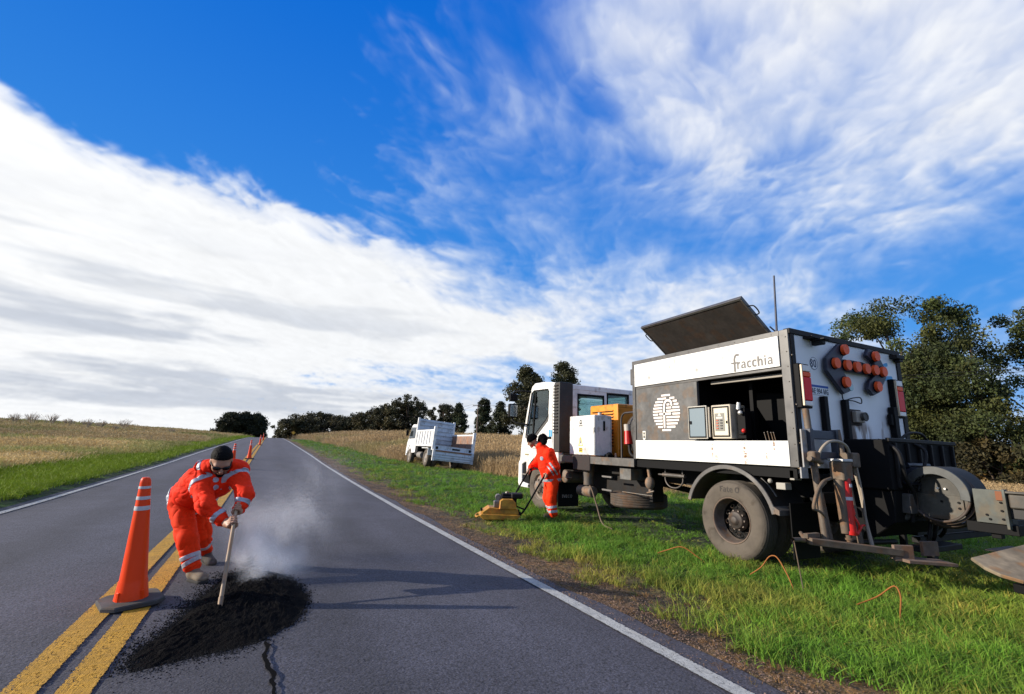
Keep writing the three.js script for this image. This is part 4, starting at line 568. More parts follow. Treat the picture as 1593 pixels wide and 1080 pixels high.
  // ---------------- rear face
  const rs = texture(512, 512, (u, v) => { let k = 1 - 0.10 * tn(u, v, 5, 5); let c = [k, k, k]; const st = (a, w, y, s, l) => { const d = Math.exp(-(((u - a) / w) ** 2)) * s * ss(y, y - 0.06, v) * ss(y - l * 1.4, y - l * 0.8, v) * ss(0.30, 0.62, tn(u * 1.5, v * 0.25, 32, 4)); c = [mix(c[0], 0.30, d), mix(c[1], 0.19, d), mix(c[2], 0.12, d)]; }; st(0.50, 0.07, 0.42, 1.1, 0.42); st(0.47, 0.03, 0.40, 0.8, 0.4); st(0.60, 0.03, 0.38, 0.6, 0.38); st(0.76, 0.02, 0.42, 0.4, 0.4); const m = ss(0.22, 0.0, v) * ss(0.35, 0.6, tn(u, v, 8, 4)) * 0.6; return [mix(c[0], 0.3, m), mix(c[1], 0.24, m), mix(c[2], 0.18, m)]; });
  const rp = bx(XL + 0.107, XR - 0.102, yb, yt - 0.056, zr - 0.04, zr, 0.004); { const p = rp.attributes.position, u = rp.attributes.uv; for (let i = 0; i < p.count; i++) u.setXY(i, (p.getX(i) - XL - 0.107) / 2.3, (p.getY(i) - yb) / 1.6); }
  const RP = part(T, 'rear_panel', rp, M(0.78, 0.79, 0.80, 0.42, 0, { map: rs }), { keepuv: true });
  const zp = zr + 0.001;
  // arrow board
  const AB = part(T, 'arrow_board', [plate([[6.43, 2.74], [6.62, 2.72], [6.40, 2.47], [6.575, 2.24], [6.55, 2.13], [6.42, 2.09], [6.11, 2.36], [6.12, 2.52]], 0.05, 0.006), plate([[7.10, 2.755], [7.29, 2.735], [7.475, 2.50], [7.455, 2.39], [7.26, 2.18], [7.09, 2.12], [6.98, 2.20], [7.04, 2.31], [7.23, 2.43], [7.21, 2.57], [7.03, 2.66]], 0.05, 0.006), plate([[6.36, 2.545], [7.35, 2.535], [7.34, 2.40], [6.36, 2.39]], 0.047, 0.006)].map((g) => g.translate(0, 0, zp + 0.03)), M(0.018, 0.020, 0.036, 0.5));
  for (const q of [bx(6.3, 6.36, 2.4, 2.46, zp - 0.002, zp + 0.032), bx(7.2, 7.26, 2.4, 2.46, zp - 0.002, zp + 0.032), bx(6.68, 7.0, 2.55, 2.562, zp + 0.03, zp + 0.05)]) part(AB, 'bracket', q, mDark);
  for (const [x, y] of [[6.49, 2.665], [6.27, 2.465], [6.515, 2.465], [6.73, 2.466], [6.945, 2.462], [7.15, 2.465], [7.345, 2.463], [7.205, 2.66], [7.17, 2.245], [6.45, 2.24]]) { const l = part(AB, 'warning_lamp', new THREE.CylinderGeometry(0.066, 0.070, 0.045, 28).rotateX(Math.PI / 2).translate(x, y, zp + 0.105), mAmber); part(l, 'lamp_rim', new THREE.TorusGeometry(0.071, 0.008, 8, 28).translate(x, y, zp + 0.083), mBlack); }
  // tail lights
  for (const [x0, label] of [[5.585, null], [7.66, null]]) { const w = 0.15, h0 = 1.885, h1 = 2.375, t = part(T, 'tail_light', bx(x0 - 0.035, x0 + w + 0.02, h0 - 0.025, h1 + 0.02, zp, zp + 0.075, 0.012), mBlack); const sg = (a, b, m, n) => part(t, n, bx(x0, x0 + w, mix(h0, h1, a), mix(h0, h1, b), zp + 0.07, zp + 0.10, 0.01), m); sg(0.84, 1, mClearLens, 'reversing_lens'); sg(0.71, 0.83, mAmber, 'indicator_lens'); sg(0.13, 0.70, mRedLens, 'red_lens'); sg(0, 0.12, mClearLens, 'lower_lens'); part(t, 'light_frame', bx(x0 - 0.018, x0 - 0.002, h0, h1, zp + 0.07, zp + 0.098, 0.004), M(0.62, 0.5, 0.34, 0.4)); }
  // speed disc, plate, stickers
  const sp = part(T, 'speed_sticker', new THREE.CylinderGeometry(0.083, 0.083, 0.003, 36).rotateX(Math.PI / 2).translate(5.975, 2.445, zp + 0.0015), M(0.74, 0.75, 0.76, 0.5)); part(sp, 'ring', new THREE.RingGeometry(0.073, 0.080, 40).translate(5.975, 2.445, zp + 0.0045), M(0.10, 0.13, 0.20)); part(sp, 'digits', text('80', 0.098, 0.001).scale(0.86, 1, 1).translate(5.902, 2.396, zp + 0.0035), M(0.028, 0.045, 0.09));
  const np = part(T, 'licence_plate', bx(5.86, 6.22, 2.05, 2.175, zp + 0.002, zp + 0.008, 0.002), M(0.62, 0.65, 0.68, 0.4)); part(np, 'blue_strip', bx(5.865, 6.215, 2.143, 2.171, zp + 0.0085, zp + 0.0095, 0), M(0.02, 0.08, 0.32)); part(np, 'plate_characters', text('AE 994 MG', 0.068, 0.001).scale(0.72, 1, 1).translate(5.872, 2.063, zp + 0.0085), M(0.03, 0.035, 0.05));
  part(T, 'blue_sticker', [plate(stroke([[7.50, 2.535], [7.56, 2.585], [7.64, 2.61]], 0.05, 8), 0.002, 0), plate(stroke([[7.47, 2.375], [7.58, 2.41], [7.72, 2.425]], 0.055, 8), 0.002, 0)].map((g) => g.translate(0.03, 0, zp + 0.002)), M(0.045, 0.30, 0.56, 0.5));
  const rc = part(T, 'rear_camera', [bx(5.80, 6.02, 2.735, 2.762, zp, zp + 0.12, 0.004), bx(5.93, 6.0, 2.66, 2.735, zp + 0.02, zp + 0.16, 0.01)], mDark); part(rc, 'visor', bx(5.90, 6.04, 2.715, 2.733, zp + 0.03, zp + 0.20, 0.003), mDark);
  part(T, 'corner_lamp', [bx(7.76, 7.96, 2.70, 2.76, zp, zp + 0.1, 0.008), bx(7.84, 7.94, 2.66, 2.70, zp + 0.01, zp + 0.09, 0.01)], mDark);
  part(T, 'round_reflector', [new THREE.CylinderGeometry(0.05, 0.05, 0.02, 24).rotateX(Math.PI / 2).translate(6.585, 2.19, zp + 0.075), rod([6.585, 2.19, zp], [6.585, 2.19, zp + 0.07], 0.015, 0.015, 8)], M(0.30, 0.45, 0.47, 0.2));
  part(T, 'wire_hook', tube([[6.46, 2.10, zp + 0.03], [6.46, 2.02, zp + 0.04], [6.62, 2.055, zp + 0.08], [6.80, 2.06, zp + 0.07], [6.80, 2.00, zp + 0.07], [6.66, 2.02, zp + 0.05], [6.46, 2.02, zp + 0.03]], 0.007, 40, 6), mDark);
  const so = part(T, 'trailer_socket', bx(6.56, 6.84, 1.715, 1.915, zp, zp + 0.03, 0.006), M(0.045, 0.035, 0.03, 0.8, 0, { map: heavy })); part(so, 'socket_body', [bx(6.62, 6.80, 1.745, 1.89, zp + 0.03, zp + 0.09, 0.012)], M(0.33, 0.29, 0.24, 0.6, 0.2)); part(so, 'socket_plug', [rod([6.74, 1.82, zp + 0.09], [6.74, 1.82, zp + 0.13], 0.05, 0.045, 14), rod([6.83, 1.82, zp + 0.06], [6.86, 1.82, zp + 0.1], 0.035, 0.03, 10), new THREE.TorusGeometry(0.05, 0.009, 8, 20).translate(6.74, 1.82, zp + 0.13)], M(0.06, 0.055, 0.05, 0.6));
  part(T, 'bolt', [[5.66, 1.5], [5.66, 2.2], [5.545, 2.5], [5.545, 1.9], [5.55, 1.45]].map(([x, y]) => new THREE.SphereGeometry(0.012, 8, 6).translate(x, y, zr + 0.012)), mSteel);
}
{
  // ---------------- chassis, wheels, running gear
  part(T, 'chassis_rail', bx(6.28, 6.36, 0.78, 1.04, -10.2, -3.45, 0.006), mDark); part(T, 'chassis_rail', bx(7.17, 7.25, 0.78, 1.04, -10.2, -3.45, 0.006), mDark);
  part(T, 'rear_axle', [rod([5.8, 0.45, -4.55], [7.75, 0.45, -4.55], 0.09, 0.09, 14), new THREE.SphereGeometry(0.22, 18, 12).translate(6.77, 0.46, -4.55), rod([6.77, 0.5, -4.6], [6.77, 0.8, -8.2], 0.05, 0.05, 10)], mDark);
  part(T, 'leaf_spring', [6.2, 7.33].map((x) => [bx(x - 0.04, x + 0.04, 0.58, 0.62, -5.25, -3.85), bx(x - 0.04, x + 0.04, 0.54, 0.58, -5.0, -4.1), bx(x - 0.04, x + 0.04, 0.62, 0.80, -5.27, -5.22), bx(x - 0.04, x + 0.04, 0.62, 0.80, -3.88, -3.83)]), mDark);
  const wheel = (x, z, side, w, style, let1, label) => { const g = new THREE.Group(); g.name = 'wheel'; BASE.set(g, BASE.get(T)); T.add(g); if (label) g.userData.label = label; wheelParts(g, x, 0.45, z, 0.505, w, side, style, let1); return g; };
  wheel(5.52, -4.545, -1, 0.27, 'dish', 'Fate O', 'dusty rear left wheel with deep rim'); wheel(5.85, -4.545, -1, 0.27, 'flat'); wheel(8.0, -4.545, 1, 0.27, 'dish'); wheel(7.67, -4.545, 1, 0.27, 'flat');
  wheel(5.56, -9.63, -1, 0.27, 'flat'); wheel(7.86, -9.63, 1, 0.27, 'flat');
  part(T, 'front_axle', rod([5.8, 0.45, -9.63], [7.65, 0.45, -9.63], 0.06, 0.06, 10), mDark);
  // rear mudguard: a rolled arch with a lip
  const arch = (r0, r1, a0, a1, cz, cy, n = 30) => { const o = []; for (let i = 0; i <= n; i++) { const a = mix(a0, a1, i / n); o.push([cz + Math.cos(a) * r1, cy + Math.sin(a) * r1]); } for (let i = n; i >= 0; i--) { const a = mix(a0, a1, i / n); o.push([cz + Math.cos(a) * r0, cy + Math.sin(a) * r0]); } return o; };
  const D = Math.PI / 180, fnd = part(T, 'mudguard', sidePlate(arch(0.668, 0.688, 14 * D, 163 * D, -4.57, 0.455), XL + 0.01, 0.62, 0.003), M(0.030, 0.029, 0.028, 0.45, 0, { map: heavy })); part(fnd, 'lip', [sidePlate(arch(0.645, 0.70, 13 * D, 164 * D, -4.57, 0.455), XL - 0.012, 0.022, 0.005), sidePlate([[-3.93, 0.62], [-3.84, 0.60], [-3.84, 0.66], [-3.915, 0.70]], XL - 0.01, 0.5, 0.004)], M(0.15, 0.14, 0.13, 0.5, 0, { map: heavy })); part(fnd, 'ridge', sidePlate(arch(0.69, 0.703, 30 * D, 150 * D, -4.57, 0.455), XL + 0.13, 0.025, 0.003), M(0.10, 0.095, 0.09, 0.5));
  part(T, 'mudguard', sidePlate(arch(0.668, 0.688, 14 * D, 163 * D, -4.57, 0.455), XR - 0.63, 0.62, 0.003), mDark);
  part(T, 'mud_flap', bx(5.6, 6.1, 0.12, 0.75, -3.78, -3.765, 0.003), mBlack);
  // platform between cab and box
  part(T, 'platform', [bx(XL + 0.02, 7.95, 1.055, 1.165, -8.72, -6.42, 0.006)], M(0.125, 0.112, 0.098, 0.6, 0, { map: heavy })); part(T, 'platform_edge', bx(XL - 0.004, XL + 0.018, 1.035, 1.17, -8.72, -6.39, 0.004), M(0.14, 0.128, 0.115, 0.6, 0, { map: heavy })); part(T, 'subframe', [bx(XL + 0.1, 7.9, 1.04, 1.10, -6.35, -3.6), bx(5.9, 6.0, 0.86, 1.04, -8.3, -6.6)], mDark); part(T, 'side_skirt', bx(XL + 0.05, XL + 0.07, 1.04, 1.17, -6.39, -3.62, 0.003), mBlack);
  // white electrical cabinet
  {
    const c = part(T, 'white_cabinet', [bx(XL + 0.008, 5.925, 1.19, 1.955, -8.34, -7.495, 0.012)], mWhite);
    part(c, 'door', [bx(XL - 0.004, XL + 0.006, 1.20, 1.672, -8.325, -7.51, 0.003)], mWhite); part(c, 'door', [bx(XL - 0.004, XL + 0.006, 1.684, 1.945, -8.325, -7.51, 0.003)], mWhite); part(c, 'hinge', [bx(XL - 0.012, XL + 0.004, 1.55, 1.64, -8.352, -8.336), bx(XL - 0.012, XL + 0.004, 1.62, 1.72, -7.508, -7.494), bx(5.925, 5.94, 1.62, 1.70, -7.52, -7.49)], mDark);
    part(c, 'door_handle', [bx(5.715, 5.755, 1.66, 1.845, -7.497, -7.475, 0.008)], mBlack); part(c, 'rear_door_seam', [bx(XL + 0.03, XL + 0.035, 1.22, 1.93, -7.4955, -7.4925, 0.0005), bx(5.895, 5.90, 1.22, 1.93, -7.4955, -7.4925, 0.0005)], mGrey);
    part(c, 'warning_sticker', onSide(mg([plate([[0, 0], [0.16, 0], [0.08, 0.19]], 0.002, 0, [[[0.028, 0.016], [0.132, 0.016], [0.08, 0.145]]]), plate([[0.02, -0.12], [0.14, -0.12], [0.14, -0.03], [0.02, -0.03]], 0.0015, 0)]), XL - 0.0045, 1.36, -8.02), M(0.55, 0.42, 0.05, 0.5));
    part(c, 'warning_symbol', onSide(mg([plate([[0.085, 0.115], [0.066, 0.065], [0.08, 0.068], [0.07, 0.03], [0.097, 0.08], [0.083, 0.078]], 0.002, 0), plate([[0.03, -0.06], [0.13, -0.06], [0.13, -0.048], [0.03, -0.048]], 0.0028, 0), plate([[0.03, -0.09], [0.13, -0.09], [0.13, -0.078], [0.03, -0.078]], 0.0028, 0)]), XL - 0.0047, 1.36, -8.02), mBlack);
    part(c, 'sticker', onSide(mg([plate(stroke([[0.05, 0.10], [0.03, 0.07], [0.04, 0.04], [0.08, 0.04], [0.09, 0.07], [0.07, 0.10], [0.05, 0.10]], 0.022, 20), 0.002, 0), plate([[0.025, 0.05], [0.095, 0.05], [0.10, 0.02], [0.02, 0.02]], 0.0024, 0), plate([[0, 0], [0.12, 0], [0.13, -0.02], [-0.01, -0.02]], 0.002, 0)]), XL - 0.0045, 1.765, -8.0), M(0.06, 0.058, 0.05, 0.5));
    part(T, 'cable_gland', [new THREE.SphereGeometry(0.06, 12, 9).translate(5.80, 1.205, -7.42), bx(5.72, 5.84, 1.165, 1.22, -7.47, -7.36)], mBlack); part(T, 'bottle', [rod([5.92, 1.165, -7.38], [5.92, 1.25, -7.38], 0.022, 0.018, 10)], M(0.55, 0.32, 0.2, 0.4));
  }
  // orange compressor with louvres
  {
    const x0 = 6.10, x1 = 7.55, z0 = -8.45, z1 = -7.52; const c = part(T, 'orange_compressor', bx(x0, x1, 1.17, 2.215, z0, z1, 0.03), mOrange);
    for (let i = 0; i < 12; i++) part(c, 'louvre', bx(x0 - 0.022, x0 + 0.006, 2.075 - i * 0.062, 2.092 - i * 0.062, z0 + 0.08, z1 - 0.14, 0.004).rotateZ(0), mOrange); part(c, 'louvre_slot', Array.from({ length: 12 }, (_, i) => bx(x0 - 0.0025, x0 + 0.004, 2.055 - i * 0.062, 2.075 - i * 0.062, z0 + 0.085, z1 - 0.145, 0.0005)), mBlack);
    part(c, 'panel_seam', [bx(x0 - 0.001, x1, 2.14, 2.146, z1 - 0.002, z1 + 0.001, 0), bx(x0 + 0.5, x0 + 0.506, 1.2, 2.14, z1 - 0.002, z1 + 0.0015, 0)], mBlack); part(c, 'control_knob', rod([6.02, 1.99, -8.0], [6.02, 2.05, -8.0], 0.045, 0.04, 12), M(0.4, 0.4, 0.38));
    part(T, 'exhaust_hoop', tube([[5.92, 1.165, -7.20], [5.92, 1.6, -7.20], [5.92, 1.92, -7.19], [5.92, 1.985, -7.12], [5.92, 1.995, -7.0], [5.92, 1.995, -6.46]], 0.018, 50, 8), M(0.035, 0.03, 0.03, 0.5)); part(T, 'tank', [rod([6.15, 1.62, -7.0], [7.4, 1.62, -7.0], 0.36, 0.36, 32), new THREE.SphereGeometry(0.36, 28, 14).scale(0.22, 1, 1).translate(6.15, 1.62, -7.0)], M(0.075, 0.072, 0.068, 0.5, 0, { map: heavy })); part(T, 'fire_bucket', [rod([5.93, 1.42, -7.02], [5.93, 1.66, -7.04], 0.08, 0.06, 16)], mRedPaint); part(T, 'bucket_band', rod([5.93, 1.66, -7.04], [5.93, 1.78, -7.05], 0.062, 0.062, 14), M(0.4, 0.36, 0.31, 0.5)); part(T, 'suction_hose', tube([[5.93, 1.42, -7.0], [5.92, 1.25, -6.95], [5.90, 1.2, -6.80], [5.85, 1.22, -6.6], [5.9, 1.30, -6.45]], 0.03, 30, 8), mDark);
  }
  // things hung under the platform
  const tank = M(0.22, 0.18, 0.145, 0.7, 0.1, { map: heavy });
  part(T, 'air_tank', [rod([5.62, 0.72, -9.02], [5.62, 0.72, -8.40], 0.01, 0.01, 6), rod([5.66, 0.735, -8.72], [6.25, 0.735, -8.72], 0.135, 0.135, 22), new THREE.SphereGeometry(0.135, 20, 12).scale(0.35, 1, 1).translate(5.66, 0.735, -8.72)], tank);
  part(T, 'air_tank', [rod([5.70, 0.50, -8.22], [5.70, 0.50, -7.80], 0.105, 0.105, 20), new THREE.SphereGeometry(0.105, 18, 10).scale(1, 1, 0.4).translate(5.70, 0.50, -8.22), new THREE.SphereGeometry(0.105, 18, 10).scale(1, 1, 0.4).translate(5.70, 0.50, -7.80)], tank);
  part(T, 'filter_canister', [rod([5.72, 0.62, -7.98], [5.72, 1.0, -7.98], 0.10, 0.12, 16)], M(0.17, 0.15, 0.13, 0.7, 0, { map: heavy })); part(T, 'hanging_rag', [bx(XL - 0.02, XL + 0.03, 0.90, 1.175, -8.20, -7.62, 0.02)], M(0.03, 0.022, 0.02, 0.9)); part(T, 'under_frame', [bx(5.75, 5.79, 0.84, 0.87, -9.0, -8.05), bx(6.0, 6.25, 0.45, 1.03, -8.4, -6.5)], mDark);
  const ld = part(T, 'step_ladder', [bar([5.62, 0.56, -7.42], [5.62, 1.05, -7.42], 0.028, 0.045), bar([5.62, 0.52, -7.10], [5.62, 1.05, -7.10], 0.028, 0.045)], M(0.10, 0.095, 0.09, 0.5)); for (const y of [0.585, 0.82]) part(ld, 'rung', bar([5.62, y, -7.40], [5.62, y, -7.12], 0.03, 0.03), M(0.14, 0.13, 0.12, 0.5));
  part(T, 'toolbox', [bx(5.64, 6.1, 0.80, 1.0, -6.93, -6.63, 0.012)], M(0.15, 0.145, 0.135, 0.6, 0, { map: heavy }));
  { const s = new THREE.Group(); s.name = 'spare_wheel'; BASE.set(s, BASE.get(T)); T.add(s); s.userData.label = 'spare wheel slung flat under the platform'; const pr = [[0.28, 0], [0.36, -0.004], [0.45, 0.006], [0.49, 0.03]]; for (let i = 0; i < 5; i++) { const a = 0.04 + i * 0.04; pr.push([0.495, a], [0.505, a + 0.005], [0.505, a + 0.031], [0.495, a + 0.036]); } pr.push([0.48, 0.25], [0.40, 0.27], [0.28, 0.26]); part(s, 'tyre', new THREE.LatheGeometry(pr.map(([r, y]) => new THREE.Vector2(r, y)), 56).translate(6.17, 0.30, -7.05), M(0.12, 0.095, 0.075, 0.95, 0, { map: heavy, bumpMap: bumps, bumpScale: 0.004 })); part(s, 'rim', new THREE.LatheGeometry([[0.28, 0.26], [0.27, 0.2], [0.15, 0.16], [0.02, 0.16]].map(([r, y]) => new THREE.Vector2(r, y)), 30).translate(6.17, 0.30, -7.05), mSteel); part(s, 'carrier', [rod([6.17, 0.5, -7.05], [6.17, 1.05, -7.05], 0.03, 0.03, 8), rod([5.72, 0.585, -6.95], [5.72, 0.585, -6.2], 0.012, 0.012, 6)], mSteel); }
  part(T, 'brake_chamber', [new THREE.SphereGeometry(0.10, 18, 14).scale(0.8, 1.05, 0.8).translate(5.70, 0.79, -6.23), rod([5.70, 0.88, -6.23], [5.70, 1.04, -6.26], 0.03, 0.03, 8), new THREE.SphereGeometry(0.035, 8, 6).translate(5.70, 0.67, -6.22), rod([5.68, 0.63, -6.28], [5.68, 0.67, -6.12], 0.014, 0.014, 6)], M(0.27, 0.22, 0.175, 0.75, 0.1, { map: heavy }));
  part(T, 'valve_bracket', [tube([[5.7, 1.05, -5.87], [5.7, 0.85, -5.87], [5.7, 0.77, -5.78], [5.7, 0.77, -5.62], [5.7, 0.85, -5.52], [5.7, 1.05, -5.52]], 0.012, 40, 6), rod([5.68, 0.945, -5.90], [5.68, 0.945, -5.45], 0.032, 0.028, 10), rod([5.68, 0.945, -6.0], [5.68, 0.945, -5.9], 0.015, 0.015, 8)], M(0.15, 0.14, 0.13, 0.5, 0.3, { map: heavy }));
  part(T, 'drain_cock', [new THREE.SphereGeometry(0.03, 10, 8).translate(5.60, 0.99, -4.0), bx(5.56, 5.68, 0.90, 0.98, -3.90, -3.78), bx(5.56, 5.70, 1.02, 1.14, -3.72, -3.66)], M(0.30, 0.28, 0.24, 0.5));
  part(T, 'air_hose', tube([[5.72, 0.62, -7.95], [5.60, 0.55, -7.70], [5.56, 0.3, -7.5], [5.5, 0.02, -7.25], [5.45, -0.03, -6.9]], 0.014, 36, 6), mDusty);
  { const m = part(T, 'mud_flap', bx(5.60, 6.12, 0.10, 0.62, -8.92, -8.905, 0.003), mBlack); part(m, 'flap_print', text('IVECO', 0.062, 0.002).scale(1.05, 1, 1).translate(5.70, 0.28, -8.904), M(0.33, 0.30, 0.28, 0.6)); }

  // ---------------- cab
  const cw = mWhite, cz0 = -8.80, x0 = XL + 0.02, x1 = 7.78;
  const out = [[cz0, 1.02], [cz0 - 0.01, 2.52], [cz0 - 0.05, 2.63], [-9.0, 2.70], [-9.5, 2.765], [-9.93, 2.775], [-10.04, 2.72], [-10.12, 2.55], [-10.40, 1.72], [-10.50, 1.38], [-10.54, 1.02], [-10.54, 0.96], [-10.22, 0.96]];
  for (let i = 0; i <= 12; i++) { const a = mix(20, 160, i / 12) * D; out.push([-9.63 - Math.cos(a) * 0.60, 0.50 + Math.sin(a) * 0.60]); } out.push([cz0, 0.72]);
  const win = [[-10.02, 2.56], [-9.94, 2.62], [-9.29, 2.60], [-9.24, 2.54], [-9.27, 2.02], [-9.36, 1.93], [-9.95, 1.55], [-10.27, 1.62]];
  const side = (x) => sidePlate(out, x, 0.06, 0.012, [win]);
  const cabL = part(T, 'cab_side', side(x0), cw), cabR = part(T, 'cab_side', side(x1 - 0.06), cw);
  part(cabL, 'window_frame', sidePlate([[-10.05, 2.585], [-9.93, 2.645], [-9.27, 2.625], [-9.215, 2.56], [-9.245, 2.0], [-9.345, 1.905], [-9.97, 1.50], [-10.30, 1.60]], x0 - 0.006, 0.02, 0.003, [win]), mBlack);
  part(cabL, 'window_trim', sidePlate([[-9.225, 2.05], [-9.24, 1.90], [-9.96, 1.42], [-10.31, 1.53], [-10.30, 1.60], [-9.97, 1.50], [-9.345, 1.905], [-9.245, 2.0]], x0 - 0.004, 0.012, 0.002), M(0.06, 0.058, 0.055, 0.5));
  for (const [p, x] of [[cabL, x0 + 0.03], [cabR, x1 - 0.03]]) { part(p, 'side_glass', sidePlate(win, x, 0.004, 0), mTint); }
  part(cabL, 'quarter_bar', bar([x0 + 0.03, 1.56, -9.98], [x0 + 0.03, 2.60, -9.88], 0.03, 0.05), mBlack);
  part(cabL, 'door_seam', [sidePlate([[-9.06, 1.03], [-9.05, 1.03], [-9.05, 2.66], [-9.06, 2.66]], x0 - 0.0045, 0.008, 0), sidePlate([[-10.36, 1.28], [-9.06, 1.28], [-9.06, 1.287], [-10.36, 1.287]], x0 - 0.0044, 0.008, 0)], M(0.12, 0.12, 0.12)); part(cabL, 'door_handle', bx(x0 - 0.03, x0 + 0.004, 1.50, 1.55, -9.26, -9.10, 0.01), mBlack);
  part(cabL, 'blue_mark', [bx(x0 - 0.003, x0 + 0.004, 1.53, 1.70, -9.20, -9.135, 0.001), bx(x0 - 0.003, x0 + 0.004, 1.55, 1.69, -9.12, -9.07, 0.001)], M(0.05, 0.32, 0.55, 0.5)); part(cabL, 'model_badge', onSide(plate([[0, 0], [0.2, 0], [0.2, 0.035], [0, 0.035]], 0.003, 0.0005), x0 - 0.001, 1.12, -10.30), M(0.25, 0.2, 0.1));
  const rw = part(T, 'cab_rear_wall', plate([[x0 + 0.05, 1.0], [x1 - 0.05, 1.0], [x1 - 0.05, 2.50], [x1 - 0.14, 2.70], [x0 + 0.14, 2.70], [x0 + 0.05, 2.62]], 0.05, 0.006, [[[6.03, 2.02], [6.70, 2.02], [6.72, 2.05], [6.72, 2.47], [6.69, 2.50], [6.05, 2.49], [6.02, 2.46]], [[6.84, 2.02], [7.42, 2.02], [7.44, 2.05], [7.44, 2.55], [7.41, 2.58], [6.86, 2.555], [6.83, 2.52]]]).translate(0, 0, cz0 - 0.04), mWhiteOld);
  for (const [a, b, c, d] of [[6.02, 6.72, 2.01, 2.5], [6.83, 7.44, 2.01, 2.58]]) { part(rw, 'rear_window', bx(a, b, c, d, cz0 - 0.012, cz0 - 0.008, 0), mTint); part(rw, 'rubber_seal', plate([[a - 0.02, c - 0.02], [b + 0.02, c - 0.02], [b + 0.02, d + 0.02], [a - 0.02, d + 0.01]], 0.012, 0.003, [[[a + 0.02, c + 0.025], [b - 0.02, c + 0.025], [b - 0.02, d - 0.03], [a + 0.02, d - 0.035]]]).translate(0, 0, cz0 + 0.004), mBlack); }
  part(rw, 'rear_pressing', [bx(x0 + 0.1, x1 - 0.1, 2.60, 2.615, cz0 + 0.0, cz0 + 0.018, 0.004)], mWhiteOld);
  part(T, 'cab_roof', sidePlate([[cz0 - 0.02, 2.60], [cz0 - 0.06, 2.675], [-9.0, 2.742], [-9.5, 2.808], [-9.95, 2.818], [-10.08, 2.76], [-10.14, 2.60], [-10.10, 2.60], [-10.0, 2.72], [-9.9, 2.77], [-9.0, 2.695], [cz0 - 0.08, 2.62]], x0 + 0.035, x1 - x0 - 0.07, 0.012), cw);
  part(T, 'roof_hatch', bx(6.3, 7.0, 2.80, 2.828, -9.95, -9.6, 0.012), mDark); part(T, 'cab_floor', bx(x0 + 0.06, x1 - 0.06, 1.06, 1.12, -10.45, cz0 - 0.05), mDark);
  part(T, 'cab_front', sidePlate([[-10.40, 1.70], [-10.50, 1.38], [-10.545, 1.0], [-10.50, 1.0], [-10.45, 1.38], [-10.36, 1.70]], x0 + 0.062, x1 - x0 - 0.124, 0.006), cw); part(T, 'windscreen', sidePlate([[-10.13, 2.56], [-10.40, 1.71], [-10.395, 1.71], [-10.125, 2.56]], x0 + 0.06, x1 - x0 - 0.12, 0), mGlass); part(T, 'wiper_panel', bx(x0 + 0.1, x1 - 0.1, 1.64, 1.70, -10.46, -10.40), mBlack);
  part(T, 'dashboard', bx(x0 + 0.07, x1 - 0.07, 1.25, 1.62, -10.34, -10.0, 0.05), mDark); for (const x of [5.75, 6.9]) part(T, 'cab_seat', [bx(x, x + 0.5, 1.2, 1.45, -9.75, -9.25, 0.05), bx(x + 0.02, x + 0.48, 1.4, 2.05, -9.35, -9.2, 0.05), bx(x + 0.13, x + 0.37, 2.06, 2.24, -9.33, -9.24, 0.04)], mDark);
  part(T, 'steering_wheel', new THREE.TorusGeometry(0.2, 0.016, 8, 28).rotateX(-0.9).translate(6.05, 1.66, -9.96), mBlack);
  // bumper, step and wheel arch
  part(T, 'bumper', [sidePlate([[-10.56, 0.99], [-10.60, 0.93], [-10.60, 0.46], [-10.54, 0.38], [-10.10, 0.38], [-10.10, 0.47], [-10.42, 0.50], [-10.44, 0.90], [-10.30, 0.95]], x0 - 0.01, x1 - x0 + 0.02, 0.015)], mWhite); part(T, 'step_well', [bx(x0 + 0.03, x0 + 0.4, 0.47, 0.955, -10.43, -10.12, 0.006)], mBlack); part(T, 'step', [bx(x0 + 0.0, x0 + 0.3, 0.66, 0.69, -10.42, -10.12, 0.005), bx(x0 - 0.005, x0 + 0.3, 0.40, 0.44, -10.40, -10.10, 0.005)], M(0.16, 0.14, 0.12, 0.6)); part(T, 'wheel_arch', sidePlate(arch(0.575, 0.605, 18 * D, 162 * D, -9.63, 0.50), x0 + 0.005, 0.5, 0.003), mBlack); part(T, 'cab_underside', bx(x0 + 0.1, x1 - 0.1, 0.60, 1.05, -9.05, -8.82), mBlack);
  part(T, 'engine', bx(6.3, 7.2, 0.5, 1.05, -10.3, -8.9, 0.03), mBlack);
  // air intake column with ribs
  const ic = part(T, 'air_intake', [bx(XL + 0.0, 5.86, 1.22, 2.73, -8.985, -8.745, 0.02), bx(XL + 0.12, 5.9, 1.09, 1.215, -8.95, -8.76, 0.01)], M(0.028, 0.026, 0.025, 0.6, 0, { map: heavy })); for (let i = 0; i < 16; i++) part(ic, 'rib', bx(XL - 0.022, XL + 0.004, 1.62 + i * 0.068, 1.645 + i * 0.068, -8.97, -8.80, 0.004), mDark); part(ic, 'grille', [0, 1, 2, 3, 4].map((i) => bx(XL + 0.10, 5.88, 1.10 + i * 0.024, 1.112 + i * 0.024, -8.755, -8.735, 0.003)), mGrey);
